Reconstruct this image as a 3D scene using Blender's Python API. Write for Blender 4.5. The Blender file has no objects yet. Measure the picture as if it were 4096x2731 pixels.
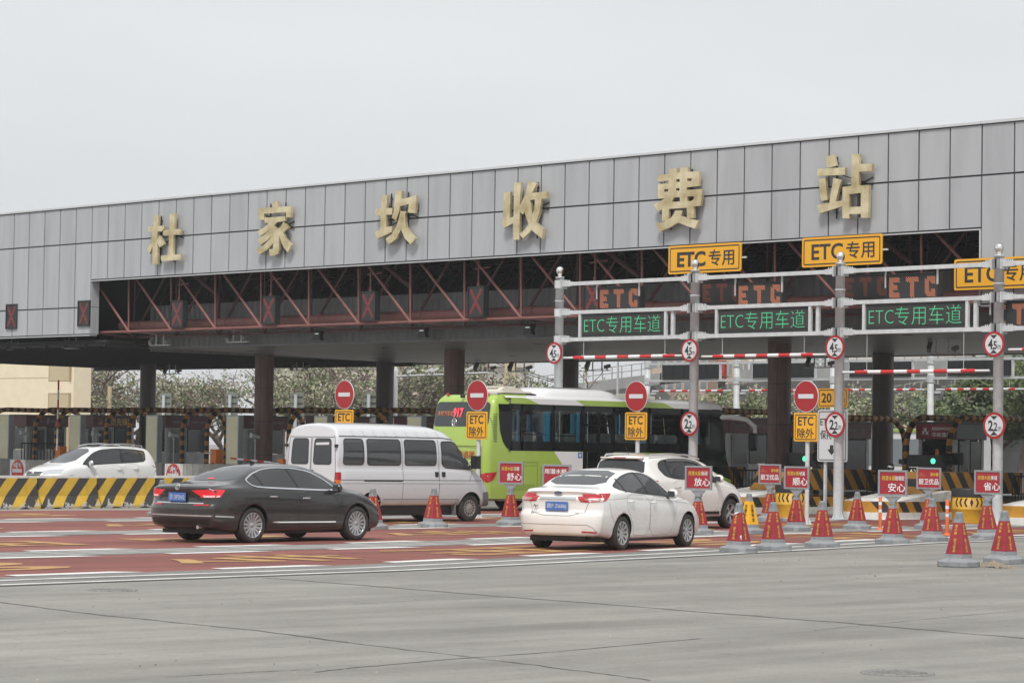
import bpy, bmesh, math, random
import numpy as np
from mathutils import Vector, Matrix
from mathutils.bvhtree import BVHTree

SC = bpy.context.scene
COL = SC.collection
R = math.radians
random.seed(7)

# ------------------------------------------------------------------ camera
# world: X runs along the canopy front, Y is the driving direction, Z up
F_PX, PITCH, ROLL, CAM_H, CANG = 10685.145, 0.03920674, 0.01541847, 1.86622, 0.76787079
_sa, _ca = math.sin(CANG), math.cos(CANG)
_rt = Vector((_sa, _ca, 0)); _f0 = Vector((-_ca, _sa, 0)); _zz = Vector((0, 0, 1))
CAM_F = _f0 * math.cos(PITCH) + _zz * math.sin(PITCH)
CAM_U0 = -_f0 * math.sin(PITCH) + _zz * math.cos(PITCH)
CAM_R = _rt * math.cos(ROLL) + CAM_U0 * math.sin(ROLL)
CAM_U = -_rt * math.sin(ROLL) + CAM_U0 * math.cos(ROLL)
cd = bpy.data.cameras.new('camera'); cam = bpy.data.objects.new('camera', cd); COL.objects.link(cam)
M = Matrix.Identity(4)
for i in range(3):
    M[i][0], M[i][1], M[i][2] = CAM_R[i], CAM_U[i], -CAM_F[i]
M[2][3] = CAM_H
cam.matrix_world = M
cd.sensor_width = 36.0; cd.lens = 36.0 * F_PX / 4096.0
cd.clip_start = 0.5; cd.clip_end = 3000.0
SC.camera = cam

# ------------------------------------------------------------------ sky, sun, exposure
SUN_EL, SUN_AZ = R(56), R(148)                 # azimuth clockwise from +Y
w = bpy.data.worlds.new('World'); SC.world = w; w.use_nodes = True
nt = w.node_tree; nt.nodes.clear()
out = nt.nodes.new('ShaderNodeOutputWorld'); bg = nt.nodes.new('ShaderNodeBackground')
sky = nt.nodes.new('ShaderNodeTexSky'); sky.sky_type = 'NISHITA'; sky.sun_disc = False
sky.sun_elevation = SUN_EL; sky.sun_rotation = SUN_AZ; sky.dust_density = 6.0; sky.air_density = 1.5
tc = nt.nodes.new('ShaderNodeTexCoord'); nz = nt.nodes.new('ShaderNodeTexNoise')
nz.inputs['Scale'].default_value = 2.2; nz.inputs['Detail'].default_value = 4
mp = nt.nodes.new('ShaderNodeMapping'); mp.inputs['Scale'].default_value = (1, 1, 4)
cr = nt.nodes.new('ShaderNodeValToRGB')
cr.color_ramp.elements[0].position = .3; cr.color_ramp.elements[0].color = (7.25, 7.5, 7.8, 1)
cr.color_ramp.elements[1].position = .7; cr.color_ramp.elements[1].color = (8.5, 8.65, 8.8, 1)
mx = nt.nodes.new('ShaderNodeMix'); mx.data_type = 'RGBA'; mx.inputs[0].default_value = .93
L = nt.links.new
L(tc.outputs['Generated'], mp.inputs[0]); L(mp.outputs[0], nz.inputs['Vector']); L(nz.outputs[0], cr.inputs[0])
L(sky.outputs[0], mx.inputs[6]); L(cr.outputs[0], mx.inputs[7]); L(mx.outputs[2], bg.inputs[0])
bg.inputs[1].default_value = 0.1
L(bg.outputs[0], out.inputs[0])
sl = bpy.data.lights.new('sun', 'SUN'); so = bpy.data.objects.new('sun', sl); COL.objects.link(so)
sl.energy = 2.7; sl.angle = R(13); sl.color = (1, .97, .92)
sd = Vector((math.sin(SUN_AZ) * math.cos(SUN_EL), math.cos(SUN_AZ) * math.cos(SUN_EL), math.sin(SUN_EL)))
so.rotation_euler = sd.to_track_quat('Z', 'Y').to_euler()
SC.view_settings.view_transform = 'Standard'; SC.view_settings.look = 'None'
SC.view_settings.exposure = 0.1; SC.view_settings.gamma = 1.0

# ------------------------------------------------------------------ materials
def pbr(name, c, rough=.6, metal=0., var=.0, vscale=3., c2=None, bump=0., bscale=30., emit=None, es=1., spec=.5,
        stretch=(1, 1, 1), alpha=1., coat=0., detail=5., lo=.35, hi=.65, coord='Object'):
    m = bpy.data.materials.new(name); m.use_nodes = True
    n = m.node_tree.nodes; l = m.node_tree.links.new; b = n['Principled BSDF']
    c = tuple(c) + (1,)
    b.inputs['Base Color'].default_value = c; b.inputs['Roughness'].default_value = rough
    b.inputs['Metallic'].default_value = metal; b.inputs['Specular IOR Level'].default_value = spec
    b.inputs['Coat Weight'].default_value = coat; b.inputs['Coat Roughness'].default_value = .05
    b.inputs['Alpha'].default_value = alpha
    if emit: b.inputs['Emission Color'].default_value = tuple(emit) + (1,); b.inputs['Emission Strength'].default_value = es
    if var or c2 or bump:
        t = n.new('ShaderNodeTexCoord'); mpn = n.new('ShaderNodeMapping'); mpn.inputs['Scale'].default_value = stretch
        l(t.outputs[coord], mpn.inputs[0])
    if var or c2:
        z = n.new('ShaderNodeTexNoise'); z.inputs['Scale'].default_value = vscale; z.inputs['Detail'].default_value = detail
        z.inputs['Roughness'].default_value = .6
        r = n.new('ShaderNodeValToRGB')
        if c2 is None: c2 = tuple(max(0, x * (1 - var)) for x in c[:3]); c1 = tuple(min(1, x * (1 + var)) for x in c[:3])
        else: c1 = c[:3]
        r.color_ramp.elements[0].position = lo; r.color_ramp.elements[0].color = tuple(c2[:3]) + (1,)
        r.color_ramp.elements[1].position = hi; r.color_ramp.elements[1].color = tuple(c1[:3]) + (1,)
        l(mpn.outputs[0], z.inputs['Vector']); l(z.outputs[0], r.inputs[0]); l(r.outputs[0], b.inputs['Base Color'])
    if bump:
        z2 = n.new('ShaderNodeTexNoise'); z2.inputs['Scale'].default_value = bscale; z2.inputs['Detail'].default_value = 4
        bp = n.new('ShaderNodeBump'); bp.inputs['Strength'].default_value = bump; bp.inputs['Distance'].default_value = .02
        l(mpn.outputs[0], z2.inputs['Vector']); l(z2.outputs[0], bp.inputs['Height']); l(bp.outputs[0], b.inputs['Normal'])
    return m
def thin_glass(name, tint, a, rough=.03):
    m = bpy.data.materials.new(name); m.use_nodes = True
    n = m.node_tree.nodes; l = m.node_tree.links.new
    n.clear(); o = n.new('ShaderNodeOutputMaterial'); mixn = n.new('ShaderNodeMixShader')
    tr = n.new('ShaderNodeBsdfTransparent'); gl = n.new('ShaderNodeBsdfGlossy'); fr = n.new('ShaderNodeFresnel')
    tr.inputs[0].default_value = tuple(x * a for x in tint) + (1,)
    gl.inputs['Roughness'].default_value = rough; fr.inputs[0].default_value = 1.6
    l(fr.outputs[0], mixn.inputs[0]); l(tr.outputs[0], mixn.inputs[1]); l(gl.outputs[0], mixn.inputs[2]); l(mixn.outputs[0], o.inputs[0])
    return m
MT = {}
def stripes(name, ca, cb, period, axis=(0, 0, 1), duty=.5, rough=.6, wear=None, coord='Object', off=0.):
    """two-colour painted stripes across the direction `axis` (object space)"""
    m = bpy.data.materials.new(name); m.use_nodes = True
    n = m.node_tree.nodes; l = m.node_tree.links.new; b = n['Principled BSDF']; b.inputs['Roughness'].default_value = rough
    t = n.new('ShaderNodeTexCoord'); d = n.new('ShaderNodeVectorMath'); d.operation = 'DOT_PRODUCT'
    d.inputs[1].default_value = tuple(a / period for a in axis); l(t.outputs[coord], d.inputs[0])
    ad = n.new('ShaderNodeMath'); ad.operation = 'ADD'; ad.inputs[1].default_value = off; l(d.outputs['Value'], ad.inputs[0])
    f = n.new('ShaderNodeMath'); f.operation = 'FRACT'; l(ad.outputs[0], f.inputs[0])
    c = n.new('ShaderNodeMath'); c.operation = 'LESS_THAN'; c.inputs[1].default_value = duty; l(f.outputs[0], c.inputs[0])
    mixn = n.new('ShaderNodeMix'); mixn.data_type = 'RGBA'; l(c.outputs[0], mixn.inputs[0])
    z = n.new('ShaderNodeTexNoise'); z.inputs['Scale'].default_value = 4; z.inputs['Detail'].default_value = 6; l(t.outputs[coord], z.inputs['Vector'])
    for i, cc in ((6, cb), (7, ca)):
        r = n.new('ShaderNodeValToRGB'); r.color_ramp.elements[0].position = .35; r.color_ramp.elements[1].position = .65
        r.color_ramp.elements[0].color = tuple(x * .82 for x in cc) + (1,); r.color_ramp.elements[1].color = tuple(cc) + (1,)
        l(z.outputs[0], r.inputs[0]); l(r.outputs[0], mixn.inputs[i])
    last = mixn.outputs[2]
    if wear:
        z3 = n.new('ShaderNodeTexNoise'); z3.inputs['Scale'].default_value = 7; z3.inputs['Detail'].default_value = 8; l(t.outputs[coord], z3.inputs['Vector'])
        sp = n.new('ShaderNodeSeparateXYZ'); l(t.outputs[coord], sp.inputs[0])
        mr = n.new('ShaderNodeMapRange'); mr.inputs[1].default_value = 0; mr.inputs[2].default_value = .35
        mr.inputs[3].default_value = .16; mr.inputs[4].default_value = -.12; l(sp.outputs[2], mr.inputs[0])
        a2 = n.new('ShaderNodeMath'); a2.operation = 'ADD'; l(z3.outputs[0], a2.inputs[0]); l(mr.outputs[0], a2.inputs[1])
        g = n.new('ShaderNodeMath'); g.operation = 'GREATER_THAN'; g.inputs[1].default_value = .62; l(a2.outputs[0], g.inputs[0])
        m2 = n.new('ShaderNodeMix'); m2.data_type = 'RGBA'; l(g.outputs[0], m2.inputs[0]); l(last, m2.inputs[6])
        m2.inputs[7].default_value = tuple(wear) + (1,); last = m2.outputs[2]
    l(last, b.inputs['Base Color'])
    return m

YEL = (.62, .33, .025)
MT.update(
    panel=pbr('aluminium_panel', (.405, .418, .437), .45, .0, c2=(.335, .345, .36), vscale=1.1, detail=9, stretch=(1.3, 1.3, .16), lo=.28, hi=.55),
    joint=pbr('panel_joint', (.05, .05, .05), .9),
    coping=pbr('coping_metal', (.62, .63, .64), .35, .4),
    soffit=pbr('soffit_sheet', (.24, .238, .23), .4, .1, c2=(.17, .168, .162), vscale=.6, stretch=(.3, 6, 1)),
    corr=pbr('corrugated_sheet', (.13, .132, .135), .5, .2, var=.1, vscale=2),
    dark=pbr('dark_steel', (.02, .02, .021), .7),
    void=pbr('black_interior', (.012, .012, .012), .9),
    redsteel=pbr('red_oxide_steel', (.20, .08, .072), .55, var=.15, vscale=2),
    darkred=pbr('dark_red_steel', (.10, .045, .04), .7),  # darker red than the front truss, for the inner truss
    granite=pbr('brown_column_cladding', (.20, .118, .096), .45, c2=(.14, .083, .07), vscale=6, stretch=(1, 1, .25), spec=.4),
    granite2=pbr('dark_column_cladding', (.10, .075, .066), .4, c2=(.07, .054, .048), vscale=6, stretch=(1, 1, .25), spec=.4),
    gold=pbr('gold_sheet', (.74, .65, .43), .33, .5, c2=(.38, .29, .13), vscale=1.5, detail=6, lo=.3, hi=.62),
    galv=pbr('galvanised_steel', (.54, .56, .57), .5, .0, var=.10, vscale=5),
    chrome=pbr('polished_steel', (.8, .8, .8), .12, 1.),
    signyel=pbr('yellow_sign_face', (.80, .40, .02), .45),
    signblk=pbr('black_sign_paint', (.03, .03, .03), .55),
    signwht=pbr('white_sign_face', (.62, .63, .65), .45),
    signred=pbr('red_sign_face', (.34, .014, .02), .4),
    ledbox=pbr('led_housing', (.022, .024, .026), .55),
    ledgreen=pbr('green_led', (.02, .2, .08), .5, emit=(.10, .62, .34), es=.62),
    ledorange=pbr('orange_led', (.4, .08, .02), .5, emit=(1., .40, .22), es=.62),
    leddim=pbr('dim_orange_led', (.25, .05, .02), .5, emit=(.55, .16, .08), es=.22),
    ledred=pbr('red_led', (.34, .05, .055), .5, emit=(.6, .05, .06), es=.14),
    barred=pbr('red_paint', (.55, .03, .03), .4), barwht=pbr('white_paint', (.75, .76, .77), .4, var=.06),
    coneg=pbr('grey_cone_plastic', (.25, .262, .275), .6, c2=(.16, .16, .155), vscale=5, detail=8, lo=.3, hi=.5),
    coner=pbr('red_cone_fabric', (.30, .020, .030), .55, var=.22, vscale=4, bump=.25, bscale=8),
    coney=pbr('yellow_cone_fabric', (.80, .42, .01), .5),
    gold_ink=pbr('yellow_ink', (.72, .50, .08), .5), white_ink=pbr('white_ink', (.78, .78, .78), .5),
    red_ink=pbr('red_ink', (.5, .03, .02), .5),
    orange=pbr('orange_paint', (.66, .17, .015), .45, var=.07),
    maroon=pbr('maroon_fascia', (.13, .034, .04), .5), booth=pbr('booth_panel', (.26, .265, .26), .4, .0, var=.08),
    boothdark=pbr('booth_dark_trim', (.05, .052, .055), .5), steelsheet=pbr('brushed_steel', (.50, .50, .49), .4, .05, var=.15, vscale=3),
    glassd=pbr('dark_glass', (.012, .014, .015), .05, spec=.7),
    cream=pbr('cream_light_panel', (.76, .73, .50), .5, var=.05, vscale=3), alu=pbr('aluminium_frame', (.42, .44, .47), .4, .4),
    whitewash=pbr('whitewashed_concrete', (.74, .73, .70), .8, c2=(.42, .40, .36), vscale=3.5, detail=9, lo=.22, hi=.5),
    greyconc=pbr('grey_concrete', (.33, .33, .32), .8, var=.12, vscale=2),
    hoop=stripes('hoop_stripes', (.46, .20, .03), (.02, .02, .02), .5, (0, 1, 1), rough=.5),
    tyre=pbr('tyre_rubber', (.022, .021, .020), .75, c2=(.05, .046, .04), vscale=9), blackp=pbr('black_plastic', (.018, .018, .019), .5),
    chromec=pbr('chrome_trim', (.75, .76, .77), .12, 1.), alloy=pbr('alloy_wheel', (.55, .56, .57), .28, .85),
    cglass=pbr('car_glass', (.020, .022, .024), .04, spec=.8), cglass2=pbr('car_glass_pale', (.05, .055, .058), .04, spec=.9),
    lampred=pbr('red_lamp', (.42, .012, .02), .15, coat=.6), lampredlit=pbr('lit_red_lamp', (.6, .02, .03), .2, emit=(1., .05, .07), es=.22),
    lampclear=pbr('clear_lamp', (.6, .62, .64), .1, .5), lamporange=pbr('orange_lamp', (.7, .16, .02), .2),
    plateblue=pbr('blue_plate', (.06, .15, .42), .4),
)

# ------------------------------------------------------------------ mesh builder
class MB:
    def __init__(s): s.v = []; s.f = []; s.m = []; s.sm = []
    def add(s, vs, fs, mi=0, smooth=False):
        o = len(s.v); s.v.extend([tuple(x) for x in vs])
        for f in fs: s.f.append(tuple(i + o for i in f)); s.m.append(mi); s.sm.append(smooth)
        return s
    def box(s, x0, x1, y0, y1, z0, z1, mi=0):
        return s.add([(x0, y0, z0), (x1, y0, z0), (x1, y1, z0), (x0, y1, z0), (x0, y0, z1), (x1, y0, z1), (x1, y1, z1), (x0, y1, z1)],
                     [(0, 3, 2, 1), (4, 5, 6, 7), (0, 1, 5, 4), (1, 2, 6, 5), (2, 3, 7, 6), (3, 0, 4, 7)], mi)
    def frame(s, o, ux, uy, w, h, d, mi=0, bev=0.):
        """box centred on o spanning ux*w, uy*h, depth d towards ux x uy"""
        o = Vector(o); ux = Vector(ux).normalized(); uy = Vector(uy).normalized(); n = ux.cross(uy)
        a, b = ux * w / 2, uy * h / 2
        p = [o - a - b, o + a - b, o + a + b, o - a + b]
        return s.add(p + [q + n * d for q in p], [(0, 3, 2, 1), (4, 5, 6, 7), (0, 1, 5, 4), (1, 2, 6, 5), (2, 3, 7, 6), (3, 0, 4, 7)], mi)
    def bar(s, p, q, w, h=None, mi=0, up=(0, 0, 1)):
        h = h or w; p = Vector(p); q = Vector(q); d = (q - p).normalized(); u = Vector(up)
        if abs(d.dot(u)) > .98: u = Vector((1, 0, 0))
        x = d.cross(u).normalized(); y = x.cross(d)
        a, b = x * w / 2, y * h / 2
        c = [-a - b, a - b, a + b, -a + b]
        return s.add([p + k for k in c] + [q + k for k in c], [(0, 1, 2, 3), (7, 6, 5, 4), (0, 4, 5, 1), (1, 5, 6, 2), (2, 6, 7, 3), (3, 7, 4, 0)], mi)
    def tube(s, pts, r, n=10, mi=0, caps=True, smooth=True):
        pts = [Vector(p) for p in pts]; rr = r if isinstance(r, (list, tuple)) else [r] * len(pts)
        vs = []; x = None
        for i, p in enumerate(pts):
            a = pts[max(i - 1, 0)]; b = pts[min(i + 1, len(pts) - 1)]; d = (b - a).normalized()
            if x is None:
                u = Vector((0, 0, 1)) if abs(d.z) < .95 else Vector((1, 0, 0)); x = d.cross(u).normalized()
            else: x = (x - d * x.dot(d)).normalized()
            y = d.cross(x)
            for k in range(n):
                t = 2 * math.pi * k / n; vs.append(p + (x * math.cos(t) + y * math.sin(t)) * rr[i])
        fs = []
        for i in range(len(pts) - 1):
            for k in range(n):
                k2 = (k + 1) % n; fs.append((i * n + k, i * n + k2, (i + 1) * n + k2, (i + 1) * n + k))
        s.add(vs, fs, mi, smooth)
        if caps:
            s.add(vs[:n], [tuple(range(n))[::-1]], mi); s.add(vs[-n:], [tuple(range(n))], mi)
        return s
    def lathe(s, prof, n=24, mi=0, o=(0, 0, 0), ax='z', smooth=True, closed=False):
        """prof: [(r, h)] about an axis"""
        vs = []; o = Vector(o)
        for r, h in prof:
            for k in range(n):
                t = 2 * math.pi * k / n; c, q = math.cos(t) * r, math.sin(t) * r
                vs.append(o + (Vector((c, q, h)) if ax == 'z' else Vector((h, c, q)) if ax == 'x' else Vector((q, h, c))))
        fs = [(i * n + k, i * n + (k + 1) % n, (i + 1) * n + (k + 1) % n, (i + 1) * n + k) for i in range(len(prof) - 1) for k in range(n)]
        return s.add(vs, fs, mi, smooth)
    def prism(s, poly, o, ux, uy, d, mi=0, mi_side=None):
        """2d polygon in the frame (o,ux,uy), extruded by d along ux x uy (front face at +d)"""
        o = Vector(o); ux = Vector(ux); uy = Vector(uy); n = ux.cross(uy).normalized()
        a = [o + ux * x + uy * y for x, y in poly]; k = len(a)
        ar = sum(poly[i][0] * poly[(i + 1) % k][1] - poly[(i + 1) % k][0] * poly[i][1] for i in range(k))
        if ar < 0: a = a[::-1]
        s.add(a + [p + n * d for p in a], [tuple(range(k))[::-1], tuple(range(k, 2 * k))], mi)
        s.add(a + [p + n * d for p in a], [(i, (i + 1) % k, k + (i + 1) % k, k + i) for i in range(k)], mi if mi_side is None else mi_side)
        return s
    def disc(s, o, ux, uy, r, d, n=32, mi=0):
        return s.prism([(r * math.cos(2 * math.pi * k / n), r * math.sin(2 * math.pi * k / n)) for k in range(n)], o, ux, uy, d, mi)
    def text(s, txt, o, ux, uy, h=None, w=None, off=0., mi=0, mx=None, lift=0.):
        """flat lettering centred on o; h is the full glyph-box height, w the full width; or mx = maximum width"""
        b_ = 0
        if off > .001 and any(ord(c) > 0x2e80 for c in txt): b_, off = off, 0.   # heavier strokes by overlaying shifted glyphs
        vs, fs, W, H = glyphs(txt, off)
        o = Vector(o); ux = Vector(ux).normalized(); uy = Vector(uy).normalized(); n = ux.cross(uy)
        sy = (h / H) if h else w / W; sx = (w / W) if w else sy
        if mx and W * sx > mx: sx = mx / W
        bold = b_ * sy * .6
        for i, (dx, dy) in enumerate(((0, 0), (bold, 0), (-bold, 0), (0, bold * .7), (0, -bold * .7)) if bold else ((0, 0),)):
            s.add([o + ux * (x * sx + dx) + uy * (y * sy + dy) + n * (lift + i * .0008) for x, y in vs], fs, mi)
        return s
    def vtext(s, txt, o, ux, uy, size, step, off=0., mi=0, lift=0.):
        o = Vector(o); uyv = Vector(uy).normalized(); k = len(txt)
        for i, ch in enumerate(txt):
            p = o - uyv * step * (i - (k - 1) / 2)
            vs, fs, W, H = glyphs(ch, off)
            sc = size if ch != '·' else size * .25
            s.text(ch, p, ux, uy, h=sc * min(1, H), w=sc * min(1, W), off=off, mi=mi, lift=lift)
        return s
    def data(s, name, mats):
        me = bpy.data.meshes.new(name); me.from_pydata(s.v, [], s.f)
        for m in (mats if isinstance(mats, (list, tuple)) else [mats]): me.materials.append(MT[m] if isinstance(m, str) else m)
        me.polygons.foreach_set('material_index', s.m); me.polygons.foreach_set('use_smooth', s.sm); me.update()
        return me
    def build(s, name, mats, parent=None, loc=None):
        o = bpy.data.objects.new(name, s.data(name, mats)); COL.objects.link(o)
        if parent is not None: o.parent = parent
        if loc is not None: o.location = loc
        return o
_G = {}
def glyphs(txt, off=0.):
    k = (txt, off)
    if k not in _G:
        c = bpy.data.curves.new('t', 'FONT'); c.body = txt; c.offset = off; c.resolution_u = 3
        o = bpy.data.objects.new('t', c); COL.objects.link(o); bpy.context.view_layer.update()
        dg = bpy.context.evaluated_depsgraph_get(); me = bpy.data.meshes.new_from_object(o.evaluated_get(dg))
        v = [(p.co.x, p.co.y) for p in me.vertices]; f = [tuple(p.vertices) for p in me.polygons]
        nz = [p.normal.z for p in me.polygons]; f = [q if z > 0 else q[::-1] for q, z in zip(f, nz)]
        bpy.data.objects.remove(o); bpy.data.meshes.remove(me); bpy.data.curves.remove(c)
        x0, x1 = min(p[0] for p in v), max(p[0] for p in v); y0, y1 = min(p[1] for p in v), max(p[1] for p in v)
        _G[k] = ([(x - (x0 + x1) / 2, y - (y0 + y1) / 2) for x, y in v], f, x1 - x0, y1 - y0)
    return _G[k]
def tag(o, label=None, cat=None, group=None, kind=None):
    if label: o['label'] = label
    if cat: o['category'] = cat
    if group: o['group'] = group
    if kind: o['kind'] = kind
    return o
def thing(name, loc, label, cat, group=None, rz=0.):
    o = bpy.data.objects.new(name, None); COL.objects.link(o); o.location = loc; o.rotation_euler = (0, 0, rz); o.empty_display_size = .2
    return tag(o, label, cat, group)
def dup(root, loc, label, rz=None, group=None):
    """copy of a thing with its parts and sub-parts"""
    def rec(o, par):
        c = o.copy(); COL.objects.link(c); c.parent = par
        for ch in list(o.children): rec(ch, c)
        return c
    r = rec(root, None); r.location = loc
    if rz is not None: r.rotation_euler = (0, 0, rz)
    r['label'] = label
    if group: r['group'] = group
    return r
XX, YY, ZZ = Vector((1, 0, 0)), Vector((0, 1, 0)), Vector((0, 0, 1))
def interp(x, pts):
    if x <= pts[0][0]: return pts[0][1]
    for (a, b), (c, d) in zip(pts, pts[1:]):
        if x <= c: return b + (d - b) * (x - a) / (c - a)
    return pts[-1][1]
def ray(px, py):
    """direction of a photograph pixel (4096 wide); used to read real positions off the survey of the photo"""
    xi, yi = px - 2048, py - 1365.5
    return CAM_F + CAM_R * (xi / F_PX) - CAM_U * (yi / F_PX)
def on_y(px, py, Y):
    d = ray(px, py); t = Y / d.y; return Vector((0, 0, CAM_H)) + d * t
def on_z(px, py, z=0.):
    d = ray(px, py); t = (z - CAM_H) / d.z; return Vector((0, 0, CAM_H)) + d * t
HAZE = 0.0004
# ------------------------------------------------------------------ ground
def ground_mat(name, a, b, c, lane=False):
    m = bpy.data.materials.new(name); m.use_nodes = True
    n = m.node_tree.nodes; l = m.node_tree.links.new; p = n['Principled BSDF']; p.inputs['Roughness'].default_value = .75
    p.inputs['Specular IOR Level'].default_value = .35
    t = n.new('ShaderNodeTexCoord')
    def noise(scale, st, det=6, rot=0.):
        mp_ = n.new('ShaderNodeMapping'); mp_.inputs['Scale'].default_value = st; mp_.inputs['Rotation'].default_value = (0, 0, rot)
        z = n.new('ShaderNodeTexNoise'); z.inputs['Scale'].default_value = scale; z.inputs['Detail'].default_value = det; z.inputs['Roughness'].default_value = .62
        l(t.outputs['Object'], mp_.inputs[0]); l(mp_.outputs[0], z.inputs['Vector']); return z.outputs[0]
    def ramp(src, p0, c0, p1, c1):
        r = n.new('ShaderNodeValToRGB'); e = r.color_ramp.elements; e[0].position = p0; e[0].color = tuple(c0) + (1,); e[1].position = p1; e[1].color = tuple(c1) + (1,)
        l(src, r.inputs[0]); return r.outputs[0]
    def mul(x, y, f=1.):
        q = n.new('ShaderNodeMix'); q.data_type = 'RGBA'; q.blend_type = 'MULTIPLY'; q.inputs[0].default_value = f; l(x, q.inputs[6]); l(y, q.inputs[7]); return q.outputs[2]
    base = mul(ramp(noise(.32, (1, 1, 1), 8), .3, a, .7, b), ramp(noise(.11, (1, 1, 1), 5), .36, (.86, .86, .86), .62, (1, 1, 1)))
    streak = ramp(noise(1.0, (1.6, .05, 1), 6, R(-6)), .32, (.62, .60, .60), .58, (1, 1, 1)) if lane else ramp(noise(1.0, (1.1, .16, 1), 7, R(46)), .34, (.76, .755, .75), .62, (1, 1, 1))      # tyre marks across the apron
    streak2 = ramp(noise(1.2, (.9, .14, 1), 7, R(10)), .32, (.86, .86, .85), .60, (1, 1, 1))
    fine = ramp(noise(26., (1, 1, 1), 3), .3, (.86, .86, .85), .7, (1.06, 1.06, 1.05))
    grit = ramp(noise(5., (1, 1, 1), 9), .30, c, .44, (1, 1, 1))
    l(mul(mul(mul(mul(base, streak), streak2), fine), grit), p.inputs['Base Color'])
    bp = n.new('ShaderNodeBump'); bp.inputs['Strength'].default_value = .25; bp.inputs['Distance'].default_value = .01
    l(noise(40, (1, 1, 1), 4), bp.inputs['Height']); l(bp.outputs[0], p.inputs['Normal'])
    return m
MT['apron'] = ground_mat('concrete_apron', (.25, .24, .222), (.35, .336, .312), (.80, .79, .78))
MT['redlane'] = ground_mat('red_road_coating', (.235, .078, .064), (.30, .105, .086), (.72, .68, .66), True)
MT['band'] = ground_mat('grey_road_band', (.20, .196, .19), (.26, .255, .245), (.7, .69, .68), True)
MT['roadwhite'] = pbr('road_marking_white', (.70, .70, .68), .6, c2=(.42, .40, .38), vscale=5., detail=9, lo=.28, hi=.46, stretch=(1, .35, 1))
MT['roadyellow'] = pbr('road_marking_yellow', (.46, .27, .08), .6, c2=(.30, .12, .07), vscale=4., detail=9, lo=.34, hi=.52, stretch=(1, .4, 1))
MT['jointline'] = pbr('joint_sealant', (.085, .083, .08), .9)
g = MB()
g.add([(-1500, -300, 0), (700, -300, 0), (700, 1500, 0), (-1500, 1500, 0)], [(0, 1, 2, 3)])
tag(g.build('ground', 'apron'), kind='structure')
def strip(mb, pts, w, z, mi=0, jit=0.):
    """flat ribbon along ground points"""
    rng = random.Random(len(pts) + int(w * 1000)); P = [Vector((p[0], p[1], 0)) for p in pts]; a = []; b = []
    for i, p in enumerate(P):
        d = (P[min(i + 1, len(P) - 1)] - P[max(i - 1, 0)]).normalized(); nrm = Vector((d.y, -d.x, 0))
        ww = w / 2 * (1 + rng.uniform(-jit, jit)); a.append(p + nrm * ww); b.append(p - nrm * ww)
    k = len(P); mb.add([(q.x, q.y, z) for q in a + b], [(i, k + i, k + i + 1, i + 1)[::-1] for i in range(k - 1)], mi)
jm = MB()
for pl, wd in (([(0, 2407), (340, 2452), (700, 2488), (1070, 2526), (1400, 2570)], .035), ([(1050, 2310), (1400, 2336), (1900, 2377), (2400, 2414), (2800, 2446), (3400, 2492), (4096, 2552)], .05),
               ([(1400, 2571), (1900, 2630), (2300, 2680), (2600, 2720)], .022), ([(1250, 2688), (1400, 2671), (1800, 2636), (2200, 2608), (2800, 2553)], .022),
               ([(3250, 2520), (3650, 2480), (4096, 2440)], .012), ([(1400, 2416), (1700, 2400), (2000, 2388)], .012), ([(650, 2708), (1000, 2688), (1250, 2676)], .015)):
    p = []
    q = [on_z(x, y) for x, y in pl]
    for u, v in zip(q, q[1:]):
        for k in range(8): p.append(u.lerp(v, k / 8) + Vector((random.uniform(-.012, .012), random.uniform(-.03, .03), 0)))
    p.append(q[-1]); strip(jm, p, wd, .003, jit=.5)
tag(jm.build('ground_joints', 'jointline'), kind='structure')

CL = [[(0, -27.5), (19.5, -29.8), (26.5, -30.45), (35, -32.25), (45, -34.6), (62, -36.1)],
      [(0, -35.6), (24, -36.45), (33, -37.3), (45, -39.7), (62, -41.4)],
      [(0, -43.6), (29, -44.15), (40, -45.4), (58, -46.8), (62, -46.8)],
      [(0, -51.2), (33.7, -51.55), (58, -52.2), (62, -52.2)],
      [(0, -59.2), (38.8, -59.1), (58, -57.9), (62, -57.6)]]
def cx(j, y): return interp(y, CL[j])
YS = [8 + i * 1.5 for i in range(36)]
rm, bm_, wm, ym = MB(), MB(), MB(), MB()
for j in range(4):
    a = [(cx(j + 1, y) + (.62 if j < 3 else .3), y, .004) for y in YS]; b = [(cx(j, y) - (.62 if j else .72), y, .004) for y in YS]
    k = len(YS); rm.add(a + b, [(i, k + i, k + i + 1, i + 1) for i in range(k - 1)])
for j in range(5):
    offs = (-.05, .78) if j == 0 else (-.42, 0, .42) if j < 4 else (0,)
    if j < 4: 
        a = [(cx(j, y) - .8, y, .008) for y in YS]; b = [(cx(j, y) + (.95 if j == 0 else .8), y, .008) for y in YS]
        k = len(YS); bm_.add(a + b, [(i, k + i, k + i + 1, i + 1) for i in range(k - 1)])
    for o in offs:
        fin = [(cx(j, 8 + i * .35) + o + random.uniform(-.006, .006), 8 + i * .35) for i in range(int(52 / .35))]
        strip(wm, fin, .14 if j == 0 else .09, .012, jit=.25)
    if j < 4:
        y = 9.0 + j * .9
        while y < 57:
            for sgn in ((-1,) if j == 0 else (-1, 1)):
                yy = y + (0 if sgn < 0 else 1.6); x0 = cx(j, yy) + sgn * (.98 if j == 0 else .95); x1 = cx(j, yy + 2.0) + sgn * (.98 if j == 0 else .95)
                wm.add([(x0 - .16, yy, .012), (x0 + .16, yy, .012), (x1 + .16, yy + 2.0 + .25, .012), (x1 - .16, yy + 2.0 - .1, .012)], [(0, 1, 2, 3)])
            y += 3.8
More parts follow.
